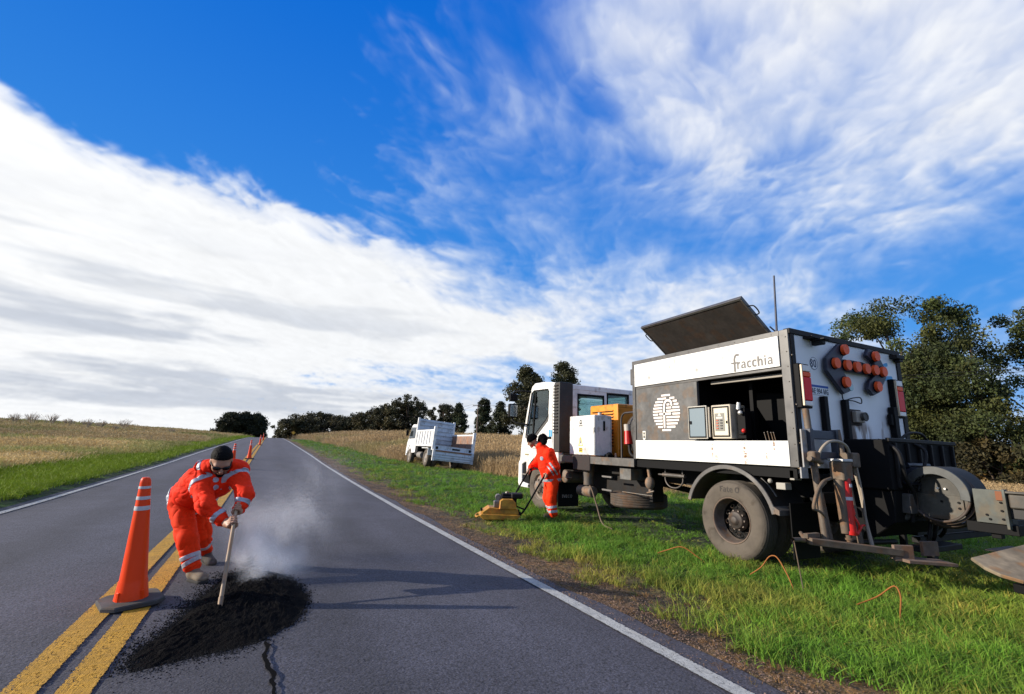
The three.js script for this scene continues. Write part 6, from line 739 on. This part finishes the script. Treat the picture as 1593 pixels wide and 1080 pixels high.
// ---------------------------------------------------------------- people: bodies and clothes are meshed from distance fields
function netMesh(f, lo, hi, h) { // surface nets on a grid of cell h
  const nx = Math.ceil((hi[0] - lo[0]) / h) + 1, ny = Math.ceil((hi[1] - lo[1]) / h) + 1, nz = Math.ceil((hi[2] - lo[2]) / h) + 1, F = new Float32Array(nx * ny * nz);
  // coarse pass first: skip what is far from the surface
  const B = 4; for (let k = 0; k < nz; k += B) for (let j = 0; j < ny; j += B) for (let i = 0; i < nx; i += B) {
    const cx = lo[0] + (i + 1.5) * h, cy = lo[1] + (j + 1.5) * h, cz = lo[2] + (k + 1.5) * h, d = f(cx, cy, cz), far = Math.abs(d) > h * B * 1.6 + 0.02;
    for (let c = k; c < Math.min(nz, k + B); c++) for (let b = j; b < Math.min(ny, j + B); b++) for (let a = i; a < Math.min(nx, i + B); a++) F[(c * ny + b) * nx + a] = far ? d : f(lo[0] + a * h, lo[1] + b * h, lo[2] + c * h);
  }
  const id = new Int32Array(nx * ny * nz).fill(-1), P = [], I = [], at = (i, j, k) => (k * ny + j) * nx + i;
  for (let k = 0; k < nz - 1; k++) for (let j = 0; j < ny - 1; j++) for (let i = 0; i < nx - 1; i++) {
    let m = 0, sx = 0, sy = 0, sz = 0, n = 0; const v = [];
    for (let c = 0; c < 8; c++) { const q = F[at(i + (c & 1), j + ((c >> 1) & 1), k + (c >> 2))]; v.push(q); if (q < 0) m |= 1 << c; }
    if (m === 0 || m === 255) continue;
    for (let c = 0; c < 8; c++) for (const b of [1, 2, 4]) { if (c & b) continue; const e = c | b; if ((v[c] < 0) === (v[e] < 0)) continue; const t = v[c] / (v[c] - v[e]); sx += (c & 1) + (b === 1 ? t : 0); sy += ((c >> 1) & 1) + (b === 2 ? t : 0); sz += (c >> 2) + (b === 4 ? t : 0); n++; }
    id[at(i, j, k)] = P.length / 3; P.push(lo[0] + (i + sx / n) * h, lo[1] + (j + sy / n) * h, lo[2] + (k + sz / n) * h);
  }
  for (let k = 1; k < nz - 1; k++) for (let j = 1; j < ny - 1; j++) for (let i = 1; i < nx - 1; i++) {
    const s = F[at(i, j, k)] < 0;
    const q = (a, b, c, d, fl) => { if (a < 0 || b < 0 || c < 0 || d < 0) return; if (fl) I.push(a, b, c, a, c, d); else I.push(a, c, b, a, d, c); };
    if (s !== (F[at(i + 1, j, k)] < 0)) q(id[at(i, j - 1, k - 1)], id[at(i, j, k - 1)], id[at(i, j, k)], id[at(i, j - 1, k)], s);
    if (s !== (F[at(i, j + 1, k)] < 0)) q(id[at(i - 1, j, k - 1)], id[at(i - 1, j, k)], id[at(i, j, k)], id[at(i, j, k - 1)], s);
    if (s !== (F[at(i, j, k + 1)] < 0)) q(id[at(i - 1, j - 1, k)], id[at(i, j - 1, k)], id[at(i, j, k)], id[at(i - 1, j, k)], s);
  }
  const g = new THREE.BufferGeometry(); g.setAttribute('position', new THREE.Float32BufferAttribute(P, 3)); g.setIndex(I);
  const N = new Float32Array(P.length), e = h * 0.7; for (let i = 0; i < P.length; i += 3) { const x = P[i], y = P[i + 1], z = P[i + 2]; let a = f(x + e, y, z) - f(x - e, y, z), b = f(x, y + e, z) - f(x, y - e, z), c = f(x, y, z + e) - f(x, y, z - e); const l = Math.hypot(a, b, c) || 1; N[i] = a / l; N[i + 1] = b / l; N[i + 2] = c / l; }
  g.setAttribute('normal', new THREE.BufferAttribute(N, 3)); return g;
}
const smin = (a, b, k) => { const h = Math.max(k - Math.abs(a - b), 0) / k; return Math.min(a, b) - h * h * k * 0.25; };
function cap(a, b, ra, rb) { const dx = b[0] - a[0], dy = b[1] - a[1], dz = b[2] - a[2], l2 = dx * dx + dy * dy + dz * dz; return (x, y, z) => { const px = x - a[0], py = y - a[1], pz = z - a[2], t = clamp((px * dx + py * dy + pz * dz) / l2); return Math.hypot(px - dx * t, py - dy * t, pz - dz * t) - (ra + (rb - ra) * t); }; }
function ell(c, r) { return (x, y, z) => { const a = (x - c[0]) / r[0], b = (y - c[1]) / r[1], d = (z - c[2]) / r[2], q = Math.hypot(a, b, d); return (q - 1) * Math.min(r[0], r[1], r[2]); }; }
const join = (fs, k) => (x, y, z) => { let d = 1e9; for (const f of fs) d = smin(d, f(x, y, z), k); return d; };
const cut = (f, g) => (x, y, z) => Math.max(f(x, y, z), g(x, y, z));
const half = (p, n) => { const l = Math.hypot(...n); return (x, y, z) => ((x - p[0]) * n[0] + (y - p[1]) * n[1] + (z - p[2]) * n[2]) / l; };
const frameOf = (o, m) => (f) => { const e = m.elements; return (x, y, z) => { const a = x - o[0], b = y - o[1], c = z - o[2]; return f(e[0] * a + e[1] * b + e[2] * c, e[4] * a + e[5] * b + e[6] * c, e[8] * a + e[9] * b + e[10] * c); }; };
// slab across a limb from a to b, centred at share t, half width w: used for the reflective bands
const band = (a, b, t, w, tilt = [0, 0, 0]) => { const c = a.map((v, i) => mix(v, b[i], t)), n = b.map((v, i) => v - a[i] + tilt[i]), l = Math.hypot(...n); return (x, y, z) => Math.abs(((x - c[0]) * n[0] + (y - c[1]) * n[1] + (z - c[2]) * n[2]) / l) - w; };
const near = (c, r) => (x, y, z) => Math.hypot(x - c[0], y - c[1], z - c[2]) - r;
function boxOf(pts, pad) { const lo = [1e9, 1e9, 1e9], hi = [-1e9, -1e9, -1e9]; for (const p of pts) for (let i = 0; i < 3; i++) { lo[i] = Math.min(lo[i], p[i] - pad); hi[i] = Math.max(hi[i], p[i] + pad); } return [lo, hi]; }
const folds = (f, amp, k = 1) => (x, y, z) => { const d = f(x, y, z); if (Math.abs(d) > 0.06) return d; const a = Math.abs(n3(x * 7 * k, y * 13 * k + x * 4, z * 7 * k) * 2 - 1), b = Math.abs(n3(x * 17 * k + 5, y * 26 * k - z * 6, z * 17 * k) * 2 - 1); return d + amp * (0.75 * (0.45 - Math.sqrt(a)) + 0.42 * (0.45 - Math.sqrt(b))); };
// a hand closed round a bar: grip centre, bar axis, the side the wrist lies on, all in metres
function gripHand(G, axis, wrist, rBar, flip, scale = 1) {
  const A = V(...axis).normalize(), w = V(...wrist).sub(V(...G)); const out = w.clone().sub(A.clone().multiplyScalar(w.dot(A))).normalize(), sd = V(0, 0, 0).crossVectors(A, out).multiplyScalar(flip); const fs = [], g = V(...G);
  const on = (ang, r, off) => g.clone().addScaledVector(out, Math.cos(ang) * r).addScaledVector(sd, Math.sin(ang) * r).addScaledVector(A, off).toArray();
  const fr = 0.0095 * scale, R = rBar + fr, P = 0.020 * scale, palm = [];
  for (let i = 0; i < 4; i++) { const off = (1.5 - i) * P, len = [0.92, 1.05, 1.0, 0.8][i], k0 = on(0.35, R + 0.016 * scale, off * 1.02); palm.push(k0); const a1 = 0.35 + 1.05 * len, a2 = a1 + 0.95 * len, a3 = a2 + 0.75 * len; const p1 = on(a1, R + 0.004, off), p2 = on(a2, R, off), p3 = on(a3, R - 0.001, off * 0.96); fs.push([k0, p1, fr * 1.12, fr * 1.02], [p1, p2, fr * 1.02, fr * 0.94], [p2, p3, fr * 0.94, fr * 0.78]); }
  const fingers = fs.map((q) => cap(...q)), wr = wrist, pm = palm.map((p) => cap(V(...wr).lerp(V(...p), 0.25).toArray(), p, 0.020 * scale, 0.0145 * scale));
  const tb = V(...wr).lerp(V(...palm[0]), 0.35).addScaledVector(A, 0.018 * scale), t1 = V(...on(-0.75, R + 0.012, 2.1 * P)), t2 = V(...on(-1.7, R + 0.002, 1.7 * P)), t3 = V(...on(-2.5, R, 1.3 * P));
  const th = join([cap(tb.toArray(), t1.toArray(), 0.017 * scale, 0.013 * scale), cap(t1.toArray(), t2.toArray(), 0.013 * scale, 0.0105 * scale), cap(t2.toArray(), t3.toArray(), 0.0105 * scale, 0.0085 * scale)], 0.008);
  const fore = cap(wr, V(...wr).lerp(V(...palm[1]), 0.4).toArray(), 0.026 * scale, 0.022 * scale), pf = join([fore, ...pm], 0.016), ff = (x, y, z) => { let d = 1e9; for (let i = 0; i < 4; i++) { let q = fingers[i * 3](x, y, z); q = smin(q, fingers[i * 3 + 1](x, y, z), 0.006); q = smin(q, fingers[i * 3 + 2](x, y, z), 0.006); d = Math.min(d, q); } return d; };
  return { f: (x, y, z) => smin(smin(pf(x, y, z), ff(x, y, z), 0.010), th(x, y, z), 0.012), pts: [...palm, wr, ...fs.map((q) => q[1]), t1.toArray(), t2.toArray(), t3.toArray()] };
}
const mSkin = new THREE.MeshPhysicalMaterial({ color: lin(0.36, 0.19, 0.12), roughness: 0.55, sheen: 0.2 });
const weave = texture(256, 256, (u, v) => { const k = 0.9 + 0.1 * tn(u, v, 64, 2) - 0.06 * ss(0.5, 0.8, tn(u, v, 6, 4)); return [k, k, k]; });
const mHiVis = new THREE.MeshPhysicalMaterial({ color: lin(0.96, 0.032, 0.004), roughness: 0.8, specularIntensity: 0.35, map: weave });
const mHiVis2 = new THREE.MeshPhysicalMaterial({ color: lin(0.84, 0.040, 0.003), roughness: 0.8, specularIntensity: 0.35, map: weave });
const mHair = matte(0.003, 0.0028, 0.0028, 0.7, 0.2), mBoot = M(0.24, 0.19, 0.135, 0.9, 0, { map: heavy }), mBootDark = M(0.09, 0.08, 0.07, 0.9, 0, { map: heavy }), mSole = M(0.03, 0.028, 0.026, 0.9), mBandCloth = M(0.36, 0.38, 0.43, 0.45, 0.1), mKnit = matte(0.003, 0.003, 0.0035, 0.95, 0.1, { bumpMap: bumps, bumpScale: 0.01 });
// head in its own axes: x to its left, y up, z forward; s = height of the head in metres
function headField(s) {
  const e = s / 0.24, k = (a) => a.map((v) => v * e);
  const skull = ell(k([0, 0.035, -0.012]), k([0.078, 0.088, 0.098])), jaw = cap(k([0, -0.055, 0.018]), k([0, -0.088, 0.052]), 0.055 * e, 0.030 * e), cheek = join([ell(k([0.036, -0.028, 0.046]), k([0.034, 0.036, 0.036])), ell(k([-0.036, -0.028, 0.046]), k([0.034, 0.036, 0.036]))], 0.02), brow = cap(k([-0.035, 0.018, 0.076]), k([0.035, 0.018, 0.076]), 0.014 * e, 0.014 * e), nose = join([cap(k([0, 0.008, 0.083]), k([0, -0.030, 0.106]), 0.009 * e, 0.013 * e), cap(k([-0.012, -0.033, 0.094]), k([0.012, -0.033, 0.094]), 0.009 * e, 0.009 * e)], 0.012 * e), lips = join([cap(k([-0.019, -0.060, 0.083]), k([0.019, -0.060, 0.083]), 0.006 * e, 0.006 * e), cap(k([-0.016, -0.069, 0.081]), k([0.016, -0.069, 0.081]), 0.0065 * e, 0.0065 * e)], 0.003 * e), ears = (x, y, z) => ell(k([0.080, -0.005, -0.008]), k([0.010, 0.032, 0.020]))(Math.abs(x), y, z);
  const base = join([skull, jaw, cheek, brow], 0.035 * e), eye = (x, y, z) => near(k([0.031, 0.002, 0.093]), 0.016 * e)(Math.abs(x), y, z);
  return (x, y, z) => { let d = smin(base(x, y, z), nose(x, y, z), 0.010 * e); d = -smin(-d, eye(x, y, z), 0.012 * e); d = smin(d, lips(x, y, z), 0.008 * e); d = smin(d, ears(x, y, z), 0.010 * e); d = smin(d, near(k([0.031, 0.002, 0.074]), 0.0135 * e)(Math.abs(x), y, z), 0.002 * e); return d; };
}
const basis = (fwd, upish) => { const f = V(...fwd).normalize(), x = V(0, 0, 0).crossVectors(V(...upish), f).normalize(), u = V(0, 0, 0).crossVectors(f, x); return new THREE.Matrix4().makeBasis(x, u, f); };
function shoe(t, name, heel, dir, up, mat, label) {
  const m = basis(dir, up), fr = frameOf(heel, m), o = V(...heel), q = (p) => V(...p).applyMatrix4(m).add(o).toArray();
  const f = fr(join([ell([0, 0.042, 0.02], [0.045, 0.045, 0.065]), ell([0, 0.034, 0.13], [0.050, 0.036, 0.075]), cap([0, 0.06, 0.0], [0, 0.12, -0.012], 0.047, 0.046), cap([0, 0.055, 0.03], [0, 0.038, 0.14], 0.04, 0.035)], 0.03)), b = boxOf([[0, 0, -0.06], [0, 0, 0.22], [0.06, 0.15, 0], [-0.06, 0.15, 0]].map(q), 0.06);
  const g = part(t, name, netMesh(cut(f, fr((x, y) => 0.010 - y)), b[0], b[1], 0.006), mat, { label }); const so = fr((x, y, z) => Math.max(cap([0, 0.006, 0.015], [0, 0.006, 0.15], 0.046, 0.050)(x, y * 0.2, z), Math.abs(y - 0.004) - 0.012)); part(g, 'sole', netMesh(so, b[0], b[1], 0.006), mSole); return g;
}
// ---------------------------------------------------------------- first worker: bent over, raking
{
  const t = thing('person', 'person in orange high visibility suit and dark sunglasses bending to rake asphalt', 'person', [-0.5, 0, -5.6]);
  const hip = [-0.63, 0.70, -5.75], waist = [-0.56, 0.80, -5.62], chest = [-0.41, 0.885, -5.46], neck = [-0.365, 0.985, -5.37], shR = [-0.555, 0.905, -5.44], shL = [-0.235, 0.965, -5.38];
  const elR = [-0.425, 0.685, -5.16], elL = [-0.135, 0.762, -5.19], wrR = [-0.265, 0.555, -5.085], wrL = [-0.165, 0.655, -5.125];
  const hpR = [-0.685, 0.64, -5.70], hpL = [-0.585, 0.65, -5.84], knR = [-0.565, 0.355, -5.50], anR = [-0.487, 0.10, -5.46], knL = [-0.49, 0.33, -5.93], anL = [-0.462, 0.115, -6.16];
  const sTop = [-0.187, 0.725, -5.145], sBot = [-0.176, 0.03, -4.39], ax = sBot.map((v, i) => v - sTop[i]), onS = (q) => sTop.map((v, i) => v + ax[i] * q);
  const Gl = onS(0.075), Gr = onS(0.215);
  const head = [-0.372, 1.065, -5.255], hm = basis([0.16, -0.62, 0.77], [0, 1, 0.25]), hf = frameOf(head, hm), HS = 0.25;
  const hL = gripHand(Gl, ax, wrL, 0.015, 1, 1.12), hR = gripHand(Gr, ax, wrR, 0.015, -1, 1.12);
  const inner = join([cap(hip, waist, 0.13, 0.13), cap(waist, chest, 0.13, 0.14), cap(shR, shL, 0.075, 0.075), cap(chest, neck, 0.11, 0.065), cap(neck, head, 0.062, 0.06), cap(shR, elR, 0.06, 0.045), cap(elR, wrR, 0.045, 0.03), cap(shL, elL, 0.06, 0.045), cap(elL, wrL, 0.045, 0.03), cap(hpR, knR, 0.085, 0.06), cap(knR, anR, 0.06, 0.04), cap(hpL, knL, 0.085, 0.06), cap(knL, anL, 0.06, 0.04)], 0.05);
  const bb = boxOf([hip, chest, head, shR, shL, elR, elL, wrR, wrL, anR, anL, knL, hpL], 0.16);
  const hb = boxOf([head], 0.17), hbL = boxOf(hL.pts, 0.035), hbR = boxOf(hR.pts, 0.035);
  part(t, 'body', [netMesh(inner, bb[0], bb[1], 0.014), netMesh(hf(headField(HS)), hb[0], hb[1], 0.0045), netMesh(hL.f, hbL[0], hbL[1], 0.0032), netMesh(hR.f, hbR[0], hbR[1], 0.0032)], mSkin);
  const e = HS / 0.24, hair = hf((x, y, z) => { const s = ell([0, 0.042 * e, -0.018 * e], [0.086 * e, 0.093 * e, 0.104 * e])(x, y, z); const line = 0.055 * e - y + (z > 0.02 * e ? (z - 0.02 * e) * 0.35 : (z - 0.02 * e) * 1.15); return Math.max(s + 0.006 * (n3(x * 160, y * 160, z * 160) - 0.5), line); }); part(t, 'hair', netMesh(hair, hb[0], hb[1], 0.0045), mHair);
  const beard = hf((x, y, z) => Math.max(join([cap([0, -0.06 * e, 0.02 * e], [0, -0.092 * e, 0.054 * e], 0.056 * e, 0.032 * e), ell([0, -0.05 * e, 0.07 * e], [0.034 * e, 0.014 * e, 0.018 * e])], 0.01)(x, y, z) - 0.0015, y + 0.046 * e - Math.abs(x) * 0.25, -near([0, -0.064 * e, 0.1 * e], 0.022 * e)(x, y, z))); part(t, 'beard', netMesh(beard, hb[0], hb[1], 0.0045), matte(0.012, 0.008, 0.007, 0.8, 0.2));
  const gl = hf((x, y, z) => { const a = Math.abs(x); const lens = Math.max(ell([0.034 * e, 0.002 * e, 0.078 * e], [0.036 * e, 0.024 * e, 0.03 * e])(a, y, z), 0.082 * e - z - 0.0), bridge = cap([-0.012 * e, 0.008 * e, 0.098 * e], [0.012 * e, 0.008 * e, 0.098 * e], 0.005, 0.005)(x, y, z), arm = cap([0.066 * e, 0.008 * e, 0.075 * e], [0.084 * e, 0.01 * e, -0.01 * e], 0.005, 0.004)(a, y, z); return Math.min(lens, bridge, arm); }); part(t, 'sunglasses', netMesh(gl, hb[0], hb[1], 0.0035), new THREE.MeshPhysicalMaterial({ color: lin(0.004, 0.004, 0.005), roughness: 0.15, specularIntensity: 0.5 }));
  // jacket, hood rolled round the neck
  const cR = elR.map((v, i) => mix(v, wrR[i], 0.86)), cL = elL.map((v, i) => mix(v, wrL[i], 0.80));
  const torso = join([cap(hip, waist, 0.172, 0.165), cap(waist, chest, 0.165, 0.155), cap(shR, shL, 0.098, 0.098), cap(chest, neck, 0.135, 0.085)], 0.06), slR = join([cap(shR, elR, 0.094, 0.070), cap(elR, cR, 0.070, 0.056)], 0.04), slL = join([cap(shL, elL, 0.092, 0.071), cap(elL, cL, 0.071, 0.056)], 0.04);
  const hood = (() => { const c = [-0.385, 1.0, -5.385], fr = frameOf(c, basis([0.15, 0.35, 0.9], [0, 1, 0])); return fr((x, y, z) => { const q = Math.hypot(x * 0.92, z) - 0.115; return Math.hypot(q, y * 0.8) - 0.045 - (z < 0 ? 0.02 : 0); }); })();
  const hemN = [hip[0] - waist[0], hip[1] - waist[1], hip[2] - waist[2]], hem = half([-0.675, 0.63, -5.79], hemN);
  const jk0 = join([torso, slR, slL, hood], 0.035), collarCut = hf((x, y, z) => -(ell([0, -0.005, 0.01], [0.088, 0.125, 0.115])(x, y, z) - 0.004)), face = hf((x, y, z) => -Math.max(Math.hypot(x, y + 0.02) - 0.095, -z)); const jk = (x, y, z) => Math.max(jk0(x, y, z), hem(x, y, z), collarCut(x, y, z), face(x, y, z)); const jkF = folds(jk, 0.026);
  part(t, 'jacket', netMesh(jkF, bb[0], bb[1], 0.0072), mHiVis);
  const bandPart = (f, name, pts, pad) => { const b = boxOf(pts, pad); return part(t, name, netMesh(f, b[0], b[1], 0.005), mBandCloth); };
  const grow = (f, q) => (x, y, z) => f(x, y, z) - q;
  const jj = grow(jkF, 0.004);
  bandPart(cut(cut(jj, band(elR, cR, 0.74, 0.021)), near(cR, 0.14)), 'reflective_band', [elR, cR], 0.11); bandPart(cut(cut(jj, band(elL, cL, 0.62, 0.018)), near(cL, 0.14)), 'reflective_band', [elL, cL], 0.11);
  bandPart(cut(cut(jj, band(shR, elR, 0.30, 0.020)), near(shR.map((v, i) => mix(v, elR[i], 0.34)), 0.15)), 'reflective_band', [shR, elR], 0.12); bandPart(cut(cut(jj, band(shL, elL, 0.22, 0.020)), near(shL.map((v, i) => mix(v, elL[i], 0.26)), 0.15)), 'reflective_band', [shL, elL], 0.12);
  bandPart(cut(cut(jj, band(hip, waist, -0.10, 0.026)), near(hip, 0.26)), 'hem_band', [hip], 0.26);
  bandPart(cut(cut(jj, band(shR, shL, 0.12, 0.020)), half([-0.4, 0.97, -5.45], [0, -1, 0.1])), 'shoulder_band', [shR], 0.18);
  const yk = (p, r) => bandPart(cut(jj, near(p, r)), 'chest_tag', [p], r + 0.03); yk([-0.385, 0.83, -5.29], 0.026); yk([-0.335, 0.80, -5.30], 0.024); yk([-0.395, 0.90, -5.29], 0.026);
  // trousers
  const trs0 = join([cap(hip, [-0.60, 0.76, -5.70], 0.150, 0.14), cap(hpR, knR, 0.106, 0.084), cap(knR, [anR[0] - 0.006, anR[1] + 0.035, anR[2] - 0.008], 0.084, 0.076), cap(hpL, knL, 0.106, 0.082), cap(knL, [anL[0], anL[1] + 0.03, anL[2] + 0.03], 0.082, 0.070)], 0.035), trs = folds((x, y, z) => Math.max(trs0(x, y, z), y > 0.5 ? half([-0.60, 0.76, -5.70], [0.45, 0.5, 0.6])(x, y, z) : -1), 0.026, 0.8); part(t, 'trousers', netMesh(trs, bb[0], bb[1], 0.0072), mHiVis2);
  const tt = grow(trs, 0.004); bandPart(cut(cut(tt, band(knR, anR, 0.60, 0.019, [0.03, 0, 0.03])), near(anR, 0.2)), 'trouser_band', [anR, knR], 0.1); bandPart(cut(cut(tt, band(knR, anR, 0.79, 0.019, [0.08, 0, 0.05])), near(anR, 0.2)), 'trouser_band', [anR], 0.13); bandPart(cut(cut(tt, band(knL, anL, 0.5, 0.022)), near(anL, 0.22)), 'trouser_band', [anL, knL], 0.1);
  shoe(t, 'shoe', [-0.475, 0.012, -5.46], [0.62, 0, 0.78], [0, 1, 0], mBoot); shoe(t, 'shoe', [-0.455, 0.03, -6.17], [0.5, -0.25, 0.80], [0, 1, 0], mBootDark); shade(t);
  // rake
  const k = thing('rake', 'long wooden-handled rake held by the bending worker over the black heap', 'rake', [-0.18, 0, -4.6]); part(k, 'handle', rod(sTop, onS(0.985), 0.0145, 0.0155, 12), M(0.42, 0.30, 0.19, 0.6, 0, { map: heavy })); part(k, 'ferrule', rod(onS(0.90), onS(1.0), 0.019, 0.017, 12), M(0.25, 0.18, 0.12, 0.6, 0.3, { map: heavy })); const hd = onS(1.0); part(k, 'rake_head', [bx(hd[0] - 0.13, hd[0] + 0.13, hd[1] - 0.008, hd[1] + 0.012, hd[2] - 0.015, hd[2] + 0.01, 0.004)].concat(Array.from({ length: 9 }, (_, i) => rod([hd[0] - 0.12 + i * 0.03, hd[1], hd[2]], [hd[0] - 0.12 + i * 0.03, hd[1] - 0.06, hd[2] + 0.01], 0.005, 0.003, 5))), mDark); shade(k);
}
// ---------------------------------------------------------------- second worker: walking behind the compactor
{
  const t = thing('person', 'person in orange high visibility suit and black beanie steering the yellow plate compactor', 'person', [5.1, -0.05, -8.5]);
  const hip = [5.16, 0.70, -8.45], chest = [5.06, 1.06, -8.49], neck = [4.93, 1.33, -8.56], shN = [5.02, 1.19, -8.32], shF = [5.08, 1.20, -8.67], elN = [5.13, 0.935, -8.27], elF = [4.99, 0.96, -8.78], wrN = [4.985, 0.815, -8.335], wrF = [4.81, 0.885, -8.735];
  const hpN = [5.145, 0.66, -8.37], hpF = [5.185, 0.66, -8.54], knN = [5.085, 0.32, -8.34], knF = [5.15, 0.32, -8.56], anN = [5.115, 0.03, -8.30], anF = [5.235, 0.04, -8.54];
  const head = [4.805, 1.425, -8.65], hm = basis([-0.80, -0.42, -0.36], [-0.35, 1, 0]), hf = frameOf(head, hm), HS = 0.245, e = HS / 0.24;
  const bN0 = V(4.66, 0.44, -8.26), bN1 = V(4.935, 0.76, -8.355), bF0 = V(4.55, 0.56, -8.64), bF1 = V(4.76, 0.82, -8.69);
  const hN = gripHand([4.925, 0.748, -8.352], bN1.clone().sub(bN0).toArray(), wrN, 0.018, 1, 1.1), hF = gripHand([4.757, 0.816, -8.689], bF1.clone().sub(bF0).toArray(), wrF, 0.018, -1, 1.1);
  const inner = join([cap(hip, chest, 0.13, 0.135), cap(chest, neck, 0.12, 0.065), cap(shN, shF, 0.07, 0.07), cap(neck, head, 0.062, 0.06), cap(shN, elN, 0.058, 0.045), cap(elN, wrN, 0.043, 0.03), cap(shF, elF, 0.058, 0.045), cap(elF, wrF, 0.043, 0.03), cap(hpN, knN, 0.085, 0.06), cap(knN, anN, 0.06, 0.04), cap(hpF, knF, 0.085, 0.06), cap(knF, anF, 0.06, 0.04)], 0.05);
  const bb = boxOf([hip, chest, head, shN, shF, elN, elF, wrN, wrF, anN, anF, [4.97, 1.53, -8.54]], 0.17), hb = boxOf([head], 0.18), b1 = boxOf(hN.pts, 0.035), b2 = boxOf(hF.pts, 0.035);
  part(t, 'body', [netMesh(inner, bb[0], bb[1], 0.014), netMesh(hf(headField(HS)), hb[0], hb[1], 0.005), netMesh(hN.f, b1[0], b1[1], 0.0035), netMesh(hF.f, b2[0], b2[1], 0.0035)], mSkin);
  part(t, 'beanie', netMesh(hf((x, y, z) => { const s = ell([0, 0.045 * e, -0.016 * e], [0.095 * e, 0.100 * e, 0.112 * e])(x, y, z); const roll = cap([0, 0, 0], [0, 0, 0.0001], 1, 1); const line = 0.022 * e - y - z * 0.12; const cuff = Math.max(ell([0, 0.045 * e, -0.016 * e], [0.101 * e, 0.106 * e, 0.118 * e])(x, y, z), Math.abs(y + z * 0.12 - 0.04 * e) - 0.022 * e); return Math.min(Math.max(s, line), cuff) + 0.003 * Math.sin(Math.atan2(x, z) * 40) * 0.5; }), hb[0], hb[1], 0.005), mKnit);
  const hoodF = join([ell([4.985, 1.485, -8.53], [0.095, 0.10, 0.115]), cap([4.96, 1.42, -8.44], [4.99, 1.42, -8.64], 0.06, 0.06)], 0.04); const hd = boxOf([[4.98, 1.46, -8.54]], 0.2); part(t, 'hood', netMesh(folds(hoodF, 0.02, 1.5), hd[0], hd[1], 0.007), mKnit);
  const cN = elN.map((v, i) => mix(v, wrN[i], 0.80)), cF = elF.map((v, i) => mix(v, wrF[i], 0.78));
  const jk0 = join([join([cap([5.165, 0.70, -8.45], [5.09, 0.95, -8.48], 0.185, 0.185), cap([5.09, 0.95, -8.48], [5.03, 1.15, -8.50], 0.185, 0.165), cap(shN, shF, 0.105, 0.105), cap([5.03, 1.16, -8.5], [4.945, 1.33, -8.55], 0.15, 0.10)], 0.06), join([cap(shN, elN, 0.110, 0.088), cap(elN, cN, 0.088, 0.066)], 0.04), join([cap(shF, elF, 0.110, 0.088), cap(elF, cF, 0.088, 0.066)], 0.04)], 0.03);
  const hem = half([5.16, 0.635, -8.45], [0.12, -1, 0]), clear = hf((x, y, z) => -(ell([0, 0.0, 0.015], [0.092, 0.125, 0.118])(x, y, z) - 0.004)); const jkF = folds((x, y, z) => Math.max(jk0(x, y, z), hem(x, y, z), clear(x, y, z)), 0.016); part(t, 'jacket', netMesh(jkF, bb[0], bb[1], 0.0095), mHiVis);
  const jj = (x, y, z) => jkF(x, y, z) - 0.004, bp = (f, n, pts, pad) => { const b = boxOf(pts, pad); part(t, n, netMesh(f, b[0], b[1], 0.006), mBandCloth); };
  bp(cut(jj, (x, y, z) => Math.abs(-(x - 5.16) * 0.12 + (y - 0.685)) - 0.027), 'hem_band', [[5.16, 0.69, -8.45]], 0.25); bp(cut(cut(jj, band(elN, cN, 0.30, 0.018)), near(elN, 0.16)), 'reflective_band', [elN, cN], 0.1); bp(cut(cut(jj, band(elN, cN, 0.75, 0.014)), near(cN, 0.12)), 'reflective_band', [cN], 0.11); bp(cut(jj, near([4.88, 1.09, -8.40], 0.045)), 'chest_tag', [[4.88, 1.09, -8.40]], 0.07);
  const trs0 = join([cap(hip, [5.14, 0.8, -8.46], 0.155, 0.14), cap(hpN, knN, 0.118, 0.10), cap(knN, [anN[0], anN[1] + 0.03, anN[2]], 0.10, 0.085), cap(hpF, knF, 0.118, 0.10), cap(knF, [anF[0], anF[1] + 0.03, anF[2]], 0.10, 0.085)], 0.035), trs = folds((x, y, z) => Math.max(trs0(x, y, z), y - 0.78), 0.015, 0.8); part(t, 'trousers', netMesh(trs, bb[0], bb[1], 0.0095), mHiVis2);
  const tt = (x, y, z) => trs(x, y, z) - 0.004; for (const [k, a] of [[knN, anN], [knF, anF]]) for (const q of [0.50, 0.78]) bp(cut(cut(tt, band(k, a, q, 0.024)), near(k.map((v, i) => mix(v, a[i], 0.66)), 0.14)), 'trouser_band', [k, a], 0.1);
  shoe(t, 'shoe', [5.13, -0.045, -8.31], [-0.9, 0, -0.4], [0, 1, 0], mBootDark); shoe(t, 'shoe', [5.25, -0.04, -8.54], [-0.9, -0.1, -0.4], [0, 1, 0], mBootDark); shade(t);
}
renderer.render(scene, camera);
